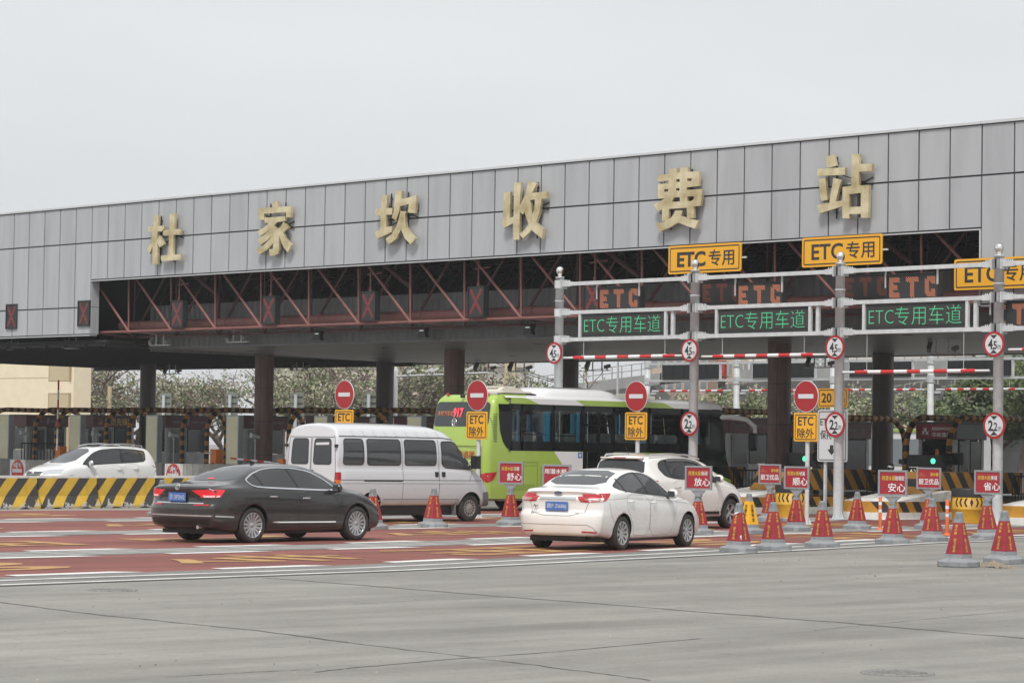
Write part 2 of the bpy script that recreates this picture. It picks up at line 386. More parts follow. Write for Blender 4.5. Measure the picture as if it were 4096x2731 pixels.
# tall yellow lettering painted on the lanes: ETC and its two characters, read by the drivers
def lane_dir(j, y):
    c0 = (cx(j, y) + cx(j + 1, y)) / 2; c1 = (cx(j, y + 4) + cx(j + 1, y + 4)) / 2
    return Vector((c0, y, 0)), Vector((c1 - c0, 4, 0)).normalized()
for j, seq in ((0, (('20', 20.5), ('专', 26.8), ('用', 33), ('20', 39.5), ('ETC', 46.5), ('专', 53))),
               (1, (('用', 25.5), ('20', 32), ('专', 38.5), ('ETC', 45), ('用', 52))),
               (2, (('20', 29), ('专', 36), ('用', 42), ('ETC', 49))),
               (3, (('20', 36), ('专', 42.5), ('ETC', 49)))):
    for txt, y in seq:
        o, d = lane_dir(j, y); ux = Vector((d.y, -d.x, 0))
        ym.text(txt, o + Vector((0, 0, .010)), ux, d, h=4.3, w=2.1 if len(txt) < 3 else 2.5, off=.015)
tag(rm.build('red_lane_road', 'redlane'), kind='structure'); tag(bm_.build('lane_divider_road', 'band'), kind='structure')
tag(wm.build('white_road_markings', 'roadwhite'), kind='structure'); tag(ym.build('yellow_road_markings', 'roadyellow'), kind='structure')
MT['iron'] = pbr('cast_iron', (.215, .21, .20), .8, var=.25, vscale=20)
for (px, py), lb in (((450, 2360), 'round iron manhole cover beside the white edge line'), ((3590, 2692), 'worn iron manhole cover at the bottom edge of the concrete apron')):
    p = on_z(px, py); m = MB(); m.lathe([(0, .004), (.26, .004), (.27, .012), (.31, .012), (.315, 0)], 32)
    for k in range(-3, 4): m.box(-.2, .2, k * .07 - .015, k * .07 + .015, .004, .010)
    tag(m.build('manhole_cover', 'iron', loc=(p.x, p.y, .001)), lb, 'manhole cover', 'manhole covers')
# gravel heap by the cones, pebbles and scraps on the apron
MT['gravel'] = pbr('gravel', (.34, .27, .19), .9, c2=(.20, .17, .13), vscale=20)
MT['scrap'] = pbr('litter', (.45, .36, .25), .8, c2=(.06, .06, .06), vscale=.7)
def stones(mb, n, fn, rs, seed):
    rg = random.Random(seed)
    for _ in range(n):
        x, y, z = fn(rg); r = rg.uniform(*rs); a = rg.random() * 6.3
        vs = [(x + r * math.cos(a + k * 1.26) * rg.uniform(.7, 1.2), y + r * math.sin(a + k * 1.26) * rg.uniform(.7, 1.2), z) for k in range(5)]
        mb.add(vs + [(x + rg.uniform(-r, r) * .3, y + rg.uniform(-r, r) * .3, z + r * rg.uniform(.6, 1.1))], [(k, (k + 1) % 5, 5) for k in range(5)])
p = on_z(3975, 2268); gm = MB()
def heap(rg):
    a = rg.random() * 6.28; d = abs(rg.gauss(0, .17)); return p.x + d * 1.6 * math.cos(a + .7), p.y + d * 1.1 * math.sin(a), max(0, .09 - d * .28)
stones(gm, 420, heap, (.008, .03), 3)
tag(gm.build('gravel', 'gravel'), 'small heap of sandy gravel at the foot of the rightmost cone', 'gravel', kind='stuff')
gm = MB()
def scatter(rg): 
    q = on_z(rg.uniform(0, 4096), rg.uniform(2290, 2740)); return q.x, q.y, 0
stones(gm, 150, scatter, (.005, .016), 5)
def scatter2(rg): 
    q = on_z(rg.uniform(2700, 4096), rg.uniform(2180, 2330)); return q.x, q.y, 0
stones(gm, 120, scatter2, (.006, .02), 6)
tag(gm.build('litter', 'scrap'), 'pebbles and tiny scraps scattered over the concrete apron', 'litter', kind='stuff')

# ------------------------------------------------------------------ toll canopy
YF = 59.74                                     # front plane of the fascia
can = thing('toll_canopy', (-64, 66, 0), 'grey panelled toll station canopy with red steel trusses over the lanes', 'canopy')
def cbuild(mb, name, mats):
    o = mb.build(name, mats, can); o.data.transform(Matrix.Translation((64, -66, 0))); return o
XL, XR, XE0, XE1, PW = -107.82, -24.5, -85.3, -43.49, 1.0721
MT['panel_b'] = pbr('aluminium_panel_darker', (.388, .40, .42), .45, .0, c2=(.32, .33, .345), vscale=1.1, detail=9, stretch=(1.3, 1.3, .16), lo=.28, hi=.55)  # slightly darker panel tone, dealt out at random
fm = MB(); rg = random.Random(2); gap = .026
def panels(i0, i1, z0, z1):
    for i in range(i0, i1):
        x = XE0 + i * PW; t = rg.uniform(-.004, .004)
        fm.box(x + gap, x + PW - gap, YF + t, YF + .028, z0 + gap, z1 - gap, 0 if rg.random() < .7 else 1)
NR = int((XR - XE0) / PW)
panels(-21, NR, 9.46, 10.86); panels(0, 39, 8.02, 9.46)
for a, b in ((-21, 0), (39, NR)): panels(a, b, 6.98, 9.46); panels(a, b, 5.93, 6.98)
fm.box(XL, XR, YF + .03, YF + .12, 8.0, 10.85, 2)
fm.box(XL, XE0, YF + .03, YF + .40, 5.91, 7.99, 2); fm.box(XE1, XR, YF + .03, YF + .6, 5.91, 7.99, 2)
for z0, z1 in ((5.93, 6.98), (6.98, 7.98)): fm.box(XE0 + .005, XE0 + .03, YF + .02, YF + .38, z0 + .01, z1 - .01, 0)      # return at the end of the deep part
cbuild(fm, 'fascia', ['panel', 'panel_b', 'joint'])
cm = MB(); x = XL
while x < XR:
    cm.box(x, min(x + 2.14, XR) - .012, YF - .05, YF + .35, 10.865, 10.93 + rg.uniform(0, .012)); x += 2.144
cm.box(XE0, XE1, YF - .02, YF + .12, 7.965, 7.998); cm.box(XL, XE0 + .04, YF - .02, YF + .3, 5.875, 5.908); cm.box(XE1, XR, YF - .02, YF + .3, 5.875, 5.908); cm.box(XE1 - .05, XE1 - .004, YF - .02, YF + .2, 5.9, 7.96)
cbuild(cm, 'coping', 'coping')
rf = MB(); rf.box(XL, XR, YF + .4, 76, 10.6, 10.82); rf.box(XL, XR, 75.9, 76.1, 5.35, 10.6); rf.box(XL, XL + .15, YF + .13, 75.9, 5.9, 10.6)
rf.box(XL, -84.6, YF + .3, 75.9, 5.62, 5.72); rf.box(-84.6, XR, 62.6, 75.9, 7.1, 7.2)
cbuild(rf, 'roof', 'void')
# left hand underside: open steel grid
ug = MB(); y = 60.2
while y < 75.8: ug.bar((XL, y, 5.55), (-84.7, y, 5.55), .09, .12); y += 1.3
x = XL
while x < -84.6: ug.bar((x, 60, 5.5), (x, 75.8, 5.42), .08, .1); x += 1.36
ug.bar((XL, 75.9, 5.36), (-84.6, 75.9, 5.33), .2, .25)
cbuild(ug, 'underside_grid', 'dark')
# corrugated band and flat soffit behind the truss
cb = MB(); xs = []; x = -84.5; k = 0
while x < XR: xs.append((x, 62.0 + (.03 if (k // 2) % 2 else 0))); x += .05 if k % 2 == 0 else .11; k += 1
cb.add([(a, b, 5.5) for a, b in xs] + [(a, b, 7.1) for a, b in xs], [(i, i + 1, len(xs) + i + 1, len(xs) + i) for i in range(len(xs) - 1)])
cb.box(-84.5, XR, 61.93, 62.02, 5.44, 5.5)
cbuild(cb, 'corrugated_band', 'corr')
sf = MB(); N = 14
for i in range(N):
    y0, y1 = 62.05 + i * 13.7 / N, 62.05 + (i + 1) * 13.7 / N - .012; z = lambda y: 5.47 - (y - 62) * .0125
    x0 = -84.4 + (1.2 if i == N - 1 else 0)
    sf.add([(x0, y0, z(y0)), (XR, y0, z(y0)), (XR, y1, z(y1)), (x0, y1, z(y1))], [(0, 3, 2, 1)])
sf.box(-84.5, -84.4, 62.05, 75, 5.34, 6.0); sf.box(-84.4, XR, 75.7, 75.86, 5.26, 5.5)
for x in range(-82, -26, 8):
    for y in (65, 71.5): sf.lathe([(.0, 5.468 - (y - 62) * .0125), (.16, 5.463 - (y - 62) * .0125), (.17, 5.49 - (y - 62) * .0125)], 14, 1, o=(x, y, 0))
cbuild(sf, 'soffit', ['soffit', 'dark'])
# red lattice truss in the opening
tm = MB(); XV = [-86.3 + i * 2.69 for i in range(24)]; zb, zt = 6.02, 8.15; yb, yt = 60.35, 60.3
for i, x in enumerate(XV[:-1]):
    tm.tube([(x, yt, zt), (x, yb, zb)], .04, 7); tm.tube([(x + .25, yt, zt + .1), (x + 2.69, yb, zb)], .05, 7)
    tm.lathe([(0, -.09), (.07, -.06), (.09, 0), (.07, .06), (0, .09)], 8, o=(x, yb, zb))
tm.tube([(XV[0], yb, zb), (XV[-1], yb, zb)], .055, 8)
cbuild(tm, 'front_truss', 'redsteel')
tm = MB()
for i, x in enumerate(XV[:-1]):
    x2 = x + 1.3
    tm.tube([(x2, 61.6, 8.6), (x2, 61.6, 5.9)], .04, 6); tm.tube([(x2, 61.6, 5.9), (x2 + 2.4, 61.55, 8.6)], .05, 6)
    tm.tube([(x, yb, zb), (x2, 61.6, 5.88)], .035, 6); tm.tube([(x2, 61.6, 5.88), (x + 2.69, yb, zb)], .035, 6)
    tm.tube([(x, 60.3, 8.2), (x, 75, 8.9)], .04, 6); tm.tube([(x2, 61.6, 8.6), (x + 2.7, 60.3, 10.4)], .04, 6)
    if i % 4 == 2: tm.tube([(x + .3, 60.7, 8.4), (x + 1.5, 61.4, 7.3), (x + 1.5, 61.4, 6.3)], .085, 8)
for y, z in ((61.6, 5.88), (62.0, 8.3), (63.5, 8.6), (65.5, 8.8), (68, 8.9)): tm.tube([(XV[0], y, z), (XV[-1], y, z)], .05, 6)
for i in range(150):
    x = -87 + i * .41
    tm.tube([(x, 63 + (i % 3), 7.25), (x + rg.uniform(-.8, .8), 64 + (i % 4) * 1.4, 9.9)], .03, 5)
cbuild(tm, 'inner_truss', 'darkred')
pm = MB(); pm.tube([(XE0 + .1, 61.15, 6.3), (XE1 + 4, 61.15, 6.27)], .165, 16)
x = -84
while x < XE1: pm.tube([(x, 61.15, 6.3), (x + .12, 61.15, 6.3)], .185, 16); x += 5.4
cbuild(pm, 'drain_pipe', 'redsteel')
def column(x, y, r, m):
    c = MB(); c.lathe([(r, 0), (r, 5.45)], 36)
    for z in (1.35, 2.7, 4.05): c.lathe([(r + .002, z), (r + .004, z + .005), (r + .004, z + .02), (r + .002, z + .025)], 36, 1)
    for k in range(4):
        a = k * math.pi / 2 + .5; c.bar((x * 0 + (r + .001) * math.cos(a), (r + .001) * math.sin(a), 0), ((r + .001) * math.cos(a), (r + .001) * math.sin(a), 5.4), .012, .012, 1)
    o = c.build('column', [m, 'boothdark'], can); o.location = (x + 64, y - 66, 0)
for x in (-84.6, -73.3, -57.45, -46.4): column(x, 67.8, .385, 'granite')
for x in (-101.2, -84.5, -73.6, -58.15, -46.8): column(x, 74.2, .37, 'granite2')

# ------------------------------------------------------------------ six gold characters, traced stroke by stroke
def trace(c0, sc, polys):          # crop pixels -> photograph pixels
    return [[(c0[0] + x / sc, c0[1] + y / sc) for x, y in p] for p in polys]
CH = [
 ('gold character 杜 (a tree beside earth), first of the six gold characters on the fascia', trace((560, 830), 6.272, [
  [(345, 198), (465, 198), (455, 470), (570, 455), (600, 470), (600, 545), (545, 600), (440, 605), (435, 760), (430, 880), (440, 1000), (440, 1420), (305, 1420), (315, 985), (235, 1165), (178, 1040), (260, 860), (305, 700), (312, 612), (205, 612), (207, 475), (335, 470)],
  [(432, 790), (490, 702), (545, 790), (605, 910), (570, 945), (485, 1000), (428, 880)],
  [(745, 152), (870, 150), (860, 545), (1015, 535), (1015, 680), (840, 690), (835, 900), (825, 1180), (1015, 1170), (1015, 1315), (540, 1345), (520, 1285), (525, 1205), (705, 1190), (722, 900), (722, 700), (590, 710), (578, 650), (590, 570), (735, 555)]])),
 ('gold character 家 with a roof stroke on top, second of the six on the fascia', trace((1000, 780), 6.03, [
  [(530, 195), (655, 150), (668, 290), (860, 275), (985, 268), (985, 540), (870, 540), (860, 415), (335, 455), (335, 598), (190, 598), (200, 330), (385, 312), (545, 300)],
  [(350, 548), (845, 515), (850, 630), (655, 655), (585, 730), (655, 825), (740, 770), (805, 650), (935, 785), (800, 900), (830, 1000), (900, 1090), (1000, 1200), (905, 1380), (830, 1290), (760, 1160), (705, 980), (700, 1200), (705, 1330), (670, 1420), (580, 1465), (470, 1470), (458, 1305), (550, 1300), (555, 1165), (420, 1310), (330, 1375), (215, 1440), (140, 1300), (300, 1240), (440, 1100), (545, 960), (400, 1105), (245, 1205), (175, 1075), (330, 980), (480, 830), (350, 930), (235, 985), (175, 865), (330, 790), (450, 680), (350, 668)]])),
 ('gold character 坎, third of the six on the fascia, between 家 and 收', trace((1460, 740), 6.03, [
  [(400, 248), (535, 242), (518, 560), (660, 555), (650, 715), (515, 720), (510, 1020), (650, 990), (650, 1130), (280, 1310), (240, 1130), (370, 1080), (372, 735), (255, 740), (250, 585), (385, 565)],
  [(728, 150), (890, 148), (870, 345), (1240, 250), (1205, 685), (1030, 665), (1055, 460), (840, 515), (820, 650), (745, 855), (640, 790), (690, 660), (715, 400)],
  [(850, 625), (1000, 640), (965, 700), (970, 880), (1000, 1020), (1090, 1160), (1215, 1290), (1100, 1435), (960, 1290), (865, 1070), (760, 1290), (570, 1435), (490, 1300), (650, 1180), (750, 1010), (815, 820)]])),
 ('gold character 收, fourth of the six on the fascia', trace((1960, 700), 5.6, [
  [(305, 390), (455, 375), (438, 965), (530, 935), (540, 175), (690, 168), (665, 700), (800, 420), (860, 130), (1050, 190), (960, 360), (930, 405), (1270, 370), (1270, 525), (1150, 535), (1110, 830), (1030, 1060), (1080, 1110), (1185, 1205), (1170, 1435), (1040, 1330), (925, 1225), (860, 1310), (735, 1420), (650, 1320), (770, 1235), (865, 1100), (810, 960), (775, 820), (735, 885), (668, 830), (650, 1450), (512, 1450), (515, 1080), (305, 1195), (260, 1060), (290, 1030)]])),
 ('gold character 费, the densest one, fifth of the six on the fascia', trace((2580, 640), 5.2267, [
  [(510, 183), (665, 172), (660, 270), (735, 262), (735, 165), (895, 148), (890, 250), (1135, 235), (1130, 545), (870, 575), (870, 630), (1190, 608), (1185, 800), (1150, 960), (1020, 975), (1015, 1215), (880, 1215), (875, 1000), (500, 1025), (490, 1260), (370, 1285), (355, 1270), (355, 1030), (275, 1080), (175, 930), (320, 865), (410, 805), (268, 810), (268, 510), (490, 485), (490, 432), (252, 452), (252, 318), (500, 295)],
  [(630, 1060), (785, 1055), (755, 1170), (880, 1205), (1115, 1275), (1040, 1440), (870, 1380), (690, 1310), (500, 1420), (310, 1495), (215, 1345), (400, 1295), (540, 1210), (600, 1130)]])),
 ('gold character 站, the palest one, last of the six on the fascia', trace((3220, 580), 4.9, [
  [(405, 230), (565, 190), (610, 405), (500, 445), (435, 445)],
  [(243, 470), (785, 440), (785, 585), (238, 612)],
  [(272, 665), (395, 645), (440, 1075), (320, 1100), (290, 950)],
  [(553, 645), (720, 690), (660, 860), (600, 1110), (735, 1090), (735, 1200), (520, 1270), (280, 1345), (240, 1180), (480, 1130), (520, 870)],
  [(915, 180), (1070, 175), (1060, 380), (1310, 365), (1310, 510), (1055, 530), (1055, 795), (1250, 785), (1240, 1430), (1095, 1430), (1090, 1350), (865, 1355), (865, 1440), (730, 1440), (735, 820), (905, 800)]]))]
HOLES = {4: trace((2580, 640), 5.2267, [[(650, 405), (728, 402), (725, 460), (650, 462)], [(880, 388), (975, 382), (972, 440), (878, 445)], [(400, 615), (488, 605), (480, 660), (400, 668)], [(645, 595), (722, 590), (718, 640), (645, 645)], [(605, 785), (722, 780), (735, 870), (560, 875)], [(885, 765), (1022, 760), (1020, 815), (965, 860), (885, 862)], ]),
         3: trace((1960, 700), 5.6, [[(900, 565), (1005, 550), (990, 780), (945, 890), (925, 700)]]),
         5: trace((3220, 580), 4.9, [[(868, 965), (1092, 940), (1092, 1210), (868, 1215)]])}
YL = 59.5
for i, (lb, polys) in enumerate(CH):
    ref = on_y(*polys[0][0], YL); base = Vector((ref.x, YL, 8.4))
    bm = bmesh.new()
    def loop(poly):
        vs = [bm.verts.new(on_y(x, y, YL) - base) for x, y in poly]
        return [bm.edges.new((vs[k], vs[(k + 1) % len(vs)])) for k in range(len(vs))]
    for pi, poly in enumerate(polys):
        ed = loop(poly)
        if i in HOLES and (pi == (4 if i == 5 else 0)):
            for h in HOLES[i]: ed += loop(h)
        bmesh.ops.triangle_fill(bm, use_beauty=True, use_dissolve=False, edges=ed)
    bmesh.ops.recalc_face_normals(bm, faces=bm.faces[:])
    for f in bm.faces:
        if f.normal.y > 0: f.normal_flip()
    r = bmesh.ops.extrude_face_region(bm, geom=bm.faces[:])
    bmesh.ops.translate(bm, verts=[v for v in r['geom'] if isinstance(v, bmesh.types.BMVert)], vec=(0, .10, 0))
    bmesh.ops.recalc_face_normals(bm, faces=bm.faces[:])
    me = bpy.data.meshes.new('gold_character'); bm.to_mesh(me); bm.free(); me.materials.append(MT['gold'])
    t = thing('gold_character', base, lb, 'sign letter', 'gold characters on the canopy fascia')
    o = bpy.data.objects.new('character_face', me); COL.objects.link(o); o.parent = t
    s = MB(); c = [on_y(x, y, YL) - base for p in polys for x, y in p]
    xa, xb, za, zb_ = min(v.x for v in c), max(v.x for v in c), min(v.z for v in c), max(v.z for v in c)
    for fx in (.3, .72):
        X = xa + (xb - xa) * fx; s.bar((X, .17, za + .05), (X, .17, zb_ - .05), .035)
        for fz in (.12, .5, .88): Z = za + (zb_ - za) * fz; s.bar((X, .13, Z), (X, YF - YL, Z), .03)
    s.bar((xa + .1, .19, za + .3 * (zb_ - za)), (xb - .1, .19, za + .62 * (zb_ - za)), .03); s.bar((xa + .1, .19, za + .8 * (zb_ - za)), (xb - .1, .19, za + .5 * (zb_ - za)), .03)
    s.build('support_frame', 'dark', t)

# ------------------------------------------------------------------ lane signals under the canopy
def led_dots(mb, o, ux, uy, rows, w, h, r, mi=0):
    """dot matrix: rows of strings, '#' lit"""
    o = Vector(o); ux = Vector(ux); uy = Vector(uy); nr, nc = len(rows), len(rows[0]); n = ux.cross(uy)
    for a, row in enumerate(rows):
        for b, ch in enumerate(row):
            if ch == '#':
                c = o + ux * ((b + .5) / nc - .5) * w + uy * (.5 - (a + .5) / nr) * h
                mb.add([c + ux * r * math.cos(k * 1.0472) + uy * r * math.sin(k * 1.0472) for k in range(6)], [tuple(range(6))], mi)
XROWS = [''.join('#' if (abs(c - r * 12 / 19) < 1.6 or abs(c - (12 - r * 12 / 19)) < 1.6) else '.' for c in range(13)) for r in range(20)]
def dense(rows, k=2):
    return [''.join(ch * k for ch in r) for r in rows for _ in range(k)]
E5 = ['#####', '#####', '##...', '####.', '####.', '##...', '#####', '#####']
T5 = ['######', '######', '..##..', '..##..', '..##..', '..##..', '..##..', '..##..']
C5 = ['.####', '#####', '##.##', '##...', '##...', '##.##', '#####', '.####']
ETCROWS = dense([a + '...' + b + '...' + c for a, b, c in zip(E5, T5, C5)])
ETCROWS = [''.join(ch if (i + j) % 2 == 0 else '.' for j, ch in enumerate(r)) for i, r in enumerate(ETCROWS)]
def signal(kind, loc, label, group, led, hang=True):
    W, H = (.78, 1.0) if kind == 'x' else (1.72, .72)
    t = thing('lane_signal', loc, label, 'lane signal', group)
    b = MB(); b.box(-W / 2, W / 2, -.0, .22, -H / 2, H / 2)
    for z in (-H / 2, H / 2 - .03): b.box(-W / 2, W / 2, -.03, .0, z, z + .03)
    for x in (-W / 2, W / 2 - .03): b.box(x, x + .03, -.03, .0, -H / 2 + .03, H / 2 - .03)
    b.build('housing', 'ledbox', t)
    d = MB()
    if kind == 'x': led_dots(d, (0, -.012, 0), XX, ZZ, XROWS, W * .74, H * .84, .017)
    else: led_dots(d, (0, -.012, 0), XX, ZZ, ETCROWS, W * .90, H * .76, .0155 if led == 'leddim' else .0165)
    d.build('led_figure', led, t)
    if hang:
        h = MB(); h.tube([(0, .1, H / 2), (0, .1, H / 2 + 1.2)], .03, 8); h.tube([(0, .1, H / 2), (0, .1, H / 2 + .12)], .055, 8)
        if kind == 'x': h.tube([(-.62, .5, H / 2 + .62), (.55, .1, H / 2 + .62)], .03, 8)
        h.build('hanger', 'redsteel', t)
    return t
for i, x in enumerate((-79.59, -74.2, -68.82, -63.45, -58.14)):
    signal('x', (x * 1.0095, 60.17, 6.615), 'red cross signal box hanging under the canopy, ' + ('nearest the deep left fascia', 'below and left of the gold 家', 'below and left of the gold 坎', 'palest box, below and left of the gold 收', 'just left of the orange ETC signal')[i], 'red cross signals hanging under the canopy', 'ledred')
for x, lb in ((-90.67, 'flush red cross signal in the fascia at the left edge of the photo'), (-85.69, 'flush red cross signal in the fascia beside its inner corner')):
    t = signal('x', (x, YF - .03, 6.74), lb, 'red cross signals set in the fascia', 'ledred', False)
for x, lb in ((-52.82, 'dim ETC signal box under the canopy between the second and third gantry posts'), (-47.41, 'dim ETC signal box under the canopy, right behind the third gantry post')):
    signal('e', ((x + .05) * 1.0095, 60.17, 6.575), lb, 'dim ETC signals under the canopy', 'leddim')
MT['lampbody'] = pbr('floodlight_body', (.012, .012, .013), .4)
fl0 = None
for x, lb in ((-73.65, 'black floodlight on the corrugated band, leftmost of three'), (-68.05, 'black floodlight on the corrugated band, middle of three'), (-62.85, 'black floodlight on the corrugated band, rightmost of three, left of the gantry')):
    if fl0 is None:
        fl0 = t = thing('floodlight', (x, 61.8, 5.75), lb, 'floodlight', 'floodlights on the canopy band')
        b = MB(); b.prism([(-.22, -.2), (.22, -.2), (.15, .0), (-.15, .0)], (0, -.26, 0), XX, ZZ, .16); b.prism([(-.16, 0), (.16, 0), (.13, .12), (-.13, .12)], (0, -.20, 0), XX, ZZ, .2); b.build('lamp_housing', 'lampbody', t)
        b = MB(); b.box(-.1, .1, -.42, -.415, .02, .05); b.build('lamp_glass', 'chrome', t)
        b = MB(); b.tube([(-.19, -.25, -.02), (-.17, -.22, .26), (.17, -.22, .26), (.19, -.25, -.02)], .014, 6); b.tube([(0, -.22, .26), (0, .2, .26)], .02, 6); b.build('bracket', 'lampbody', t)
    else: dup(fl0, (x, 61.8, 5.75), lb)
# camera racks hanging from the soffit
rack0 = None
MT['camgrey'] = pbr('camera_housing', (.22, .22, .215), .5)
RK = [((640, 1379), 61.5, 'beside the corner where the pale soffit begins'), ((290, 1392), 61, 'second rack under the deep left fascia'), ((60, 1396), 61, 'rack under the fascia at the left edge of the photo'),
      ((950, 1366), 61.6, 'below the truss, above the second brown column'), ((1200, 1480), 75, 'behind the second brown column'), ((690, 1494), 75, 'just right of the leftmost dark column'), ((2080, 1484), 70, 'between the two columns behind the bus'), ((2390, 1480), 70, 'right of the first gantry post'), ((3280, 1468), 70, 'beside the third gantry post'), ((3770, 1410), 68, 'left of the fourth gantry post'), ((1940, 1484), 75, 'at the back of the soffit, left of the bus column')]
for (px, py), Y, lb in RK:
    p = on_y(px, py, Y); lab = 'small hanging camera rack ' + lb
    if rack0 is None:
        rack0 = t = thing('camera_rack', p, lab, 'camera rack', 'camera racks under the canopy')
        b = MB(); b.box(-.62, .62, -.05, .05, -.03, 0); b.bar((-.25, 0, 0), (-.25, 0, .42), .035); b.bar((.22, 0, 0), (.22, 0, .42), .035); b.build('hanging_bar', 'galv', t)
        b = MB(); b.bar((-.58, .12, .30), (-.36, -.22, .06), .13, .14); b.bar((-.44, -.05, .0), (-.47, -.03, .14), .05); b.bar((-.595, .17, .335), (-.36, -.24, .12), .15, .02); b.build('camera', 'camgrey', t)
        b = MB(); b.bar((.46, -.1, .1), (.5, .12, .16), .12, .12); b.bar((.48, 0, 0), (.48, 0, .1), .04); b.build('flash_lamp', 'camgrey', t)
    else: dup(rack0, p, lab)

# ------------------------------------------------------------------ front gantry with its boards, signs and height bars
YG = 57.56
gt = thing('sign_gantry', (-52, YG, 0), 'galvanised steel lane gantry with ball topped posts in front of the canopy', 'gantry')
PX = [-57.55, -52.0, -46.62, -41.32, -36.0]
for x in PX:
    b = MB(); b.lathe([(.135, .0), (.132, 7.02), (.14, 7.02), (.14, 7.05), (0, 7.06)], 20, o=(x + 52, 0, 0)); b.lathe([(.155, 6.3), (.155, 6.33)], 20, o=(x + 52, 0, 0))
    b.box(x + 52 - .22, x + 52 + .22, -.22, .22, 0, .02)
    for a in range(4): b.prism([(.13, .02), (.21, .02), (.13, .25)], (x + 52, 0, 0), Vector((math.cos(a * 1.5708), math.sin(a * 1.5708), 0)), ZZ, .012)
    po = b.build('post', 'galv', gt)
    f = MB(); f.lathe([(0.05, 7.05), (.06, 7.1), (.08, 7.12), (.115, 7.19), (.12, 7.25), (.10, 7.32), (.05, 7.36), (0, 7.365)], 20, o=(x + 52, 0, 0)); f.build('finial', 'chrome', po)
for a, c in zip(PX, PX[1:]):
    for z in (6.82, 5.95, 5.13):
        b = MB(); b.box(a + 52 + .2, c + 52 - .2, -.05, .05, z - .055, z + .055)
        for q, sg in ((a, 1), (c, -1)):
            X = q + 52
            b.box(X + sg * .14 if sg > 0 else X - .5, X + .5 if sg > 0 else X - .14, -.065, .065, z - .075, z + .075); b.box(X + .14 if sg > 0 else X - .17, X + .17 if sg > 0 else X - .14, -.15, .15, z - .14, z + .14)
            b.lathe([(.16, z - .12), (.16, z + .12)], 18, o=(X, 0, 0))
            for k in range(3): b.lathe([(.014, z + .07), (.014, z + .115), (0, z + .118)], 6, o=(X + sg * (.3 + .06 * k), 0, 0))
        b.build('beam', 'galv', gt)
GB = [(-56.58, -53.16), (-51.07, -47.7), (-45.7, -42.35), (-40.35, -37.0)]
for i, (a, c) in enumerate(GB):
    for x in (a - .07, c + .03):
        b = MB(); b.box(x + 52 - .045, x + 52 + .045, -.04, .04, 5.19, 5.89); b.build('upright', 'galv', gt)
    x = c + .22; b = MB(); b.box(x + 52, x + 52 + .11, .0, .08, 5.19, 5.89); b.build('upright', 'galv', gt)
    if i == 3: continue
    t = thing('message_board', ((a + c) / 2, YG, 5.185), 'dark board with green ETC专用车道 lettering ' + ('between the first and second posts', 'between the second and third posts', 'between the third and fourth posts')[i], 'message board', 'green lettered message boards')
    w_ = c - a; m = MB(); m.box(-w_ / 2, w_ / 2, .0, .16, .01, .70); m.box(-w_ / 2 + .02, w_ / 2 - .02, -.012, 0, .10, .62, 1); m.build('board', ['ledbox', MT.setdefault('ledface', pbr('led_screen', (.035, .03, .028), .5))], t)
    m = MB(); m.text('ETC', (-w_ * .345, -.018, .345), XX, ZZ, h=.36, w=.84, off=-.022); m.text('专用车道', (w_ * .125, -.018, .36), XX, ZZ, h=.50, w=2.2, off=-.016)
    m.build('lettering', 'ledgreen', t)
for x, z, lb in ((-55.15, 6.33, 'bright orange ETC signal hanging between the first and second gantry posts'), (-49.63, 6.27, 'bright orange ETC signal hanging between the second and third gantry posts'), (-44.22, 6.32, 'bright orange ETC signal hanging between the third and fourth gantry posts'), (-40.75, 5.50, 'bright orange ETC lane signal set low beside the fourth gantry post')):
    t = signal('e', (x, YG + .1, z), lb, 'bright ETC signals on the gantry', 'ledorange', False)
    b = MB(); b.box(-.9, -.87, -.05, .0, .0, .50); b.box(.84, .87, -.05, .0, .05, .52); b.build('bracket', 'galv', t)
def roundrect(w, h, r, n=6):
    out = []
    for cxx, cyy, a0 in ((w / 2 - r, h / 2 - r, 0), (-w / 2 + r, h / 2 - r, 90), (-w / 2 + r, -h / 2 + r, 180), (w / 2 - r, -h / 2 + r, 270)):
        for k in range(n + 1): a = R(a0 + 90 * k / n); out.append((cxx + r * math.cos(a), cyy + r * math.sin(a)))
    return out
def rim_line(mb, o, w, h, r, t, lift, mi=0, n=6):
    """rounded rectangle outline, in the XZ plane facing -Y"""
    a = roundrect(w, h, r, n); b = roundrect(w - 2 * t, h - 2 * t, max(r - t, .005), n); k = len(a); o = Vector(o)
    mb.add([o + XX * x + ZZ * z - YY * lift for x, z in a + b], [(i, (i + 1) % k, k + (i + 1) % k, k + i) for i in range(k)], mi)
for i, (x, z, lb) in enumerate(((-53.22, 7.545, 'yellow ETC专用 sign with cracked letters behind the second gantry post'), (-48.0, 7.555, 'yellow ETC专用 sign above the third gantry post'), (-42.72, 6.74, 'yellow ETC专用 sign cut off by the right edge of the photo'))):
    t = thing('lane_name_sign', (x, 59.3 if i < 2 else 59.45, z), lb, 'sign', 'yellow ETC专用 signs')
    m = MB(); m.prism(roundrect(2.9, .85, .06), (0, .04, 0), XX, ZZ, .04); m.build('plate', 'signyel', t)
    m = MB(); rim_line(m, (0, 0, 0), 2.78, .73, .05, .035, .004)
    m.text('ETC', (-.52, -.004, 0), XX, ZZ, h=.46, w=1.15, off=.035 if i == 0 else .02); m.text('专用', (.68, -.004, .01), XX, ZZ, h=.47, w=1.0, off=.022); m.build('lettering', 'signblk', t)
    m = MB()
    for xx in (-.8, .9): m.bar((xx, .06, -.3), (xx, .06, .42), .05)
    m.bar((-.95, .07, 0), (1.6, .07, -.02), .05); m.build('bracket', 'galv', t)
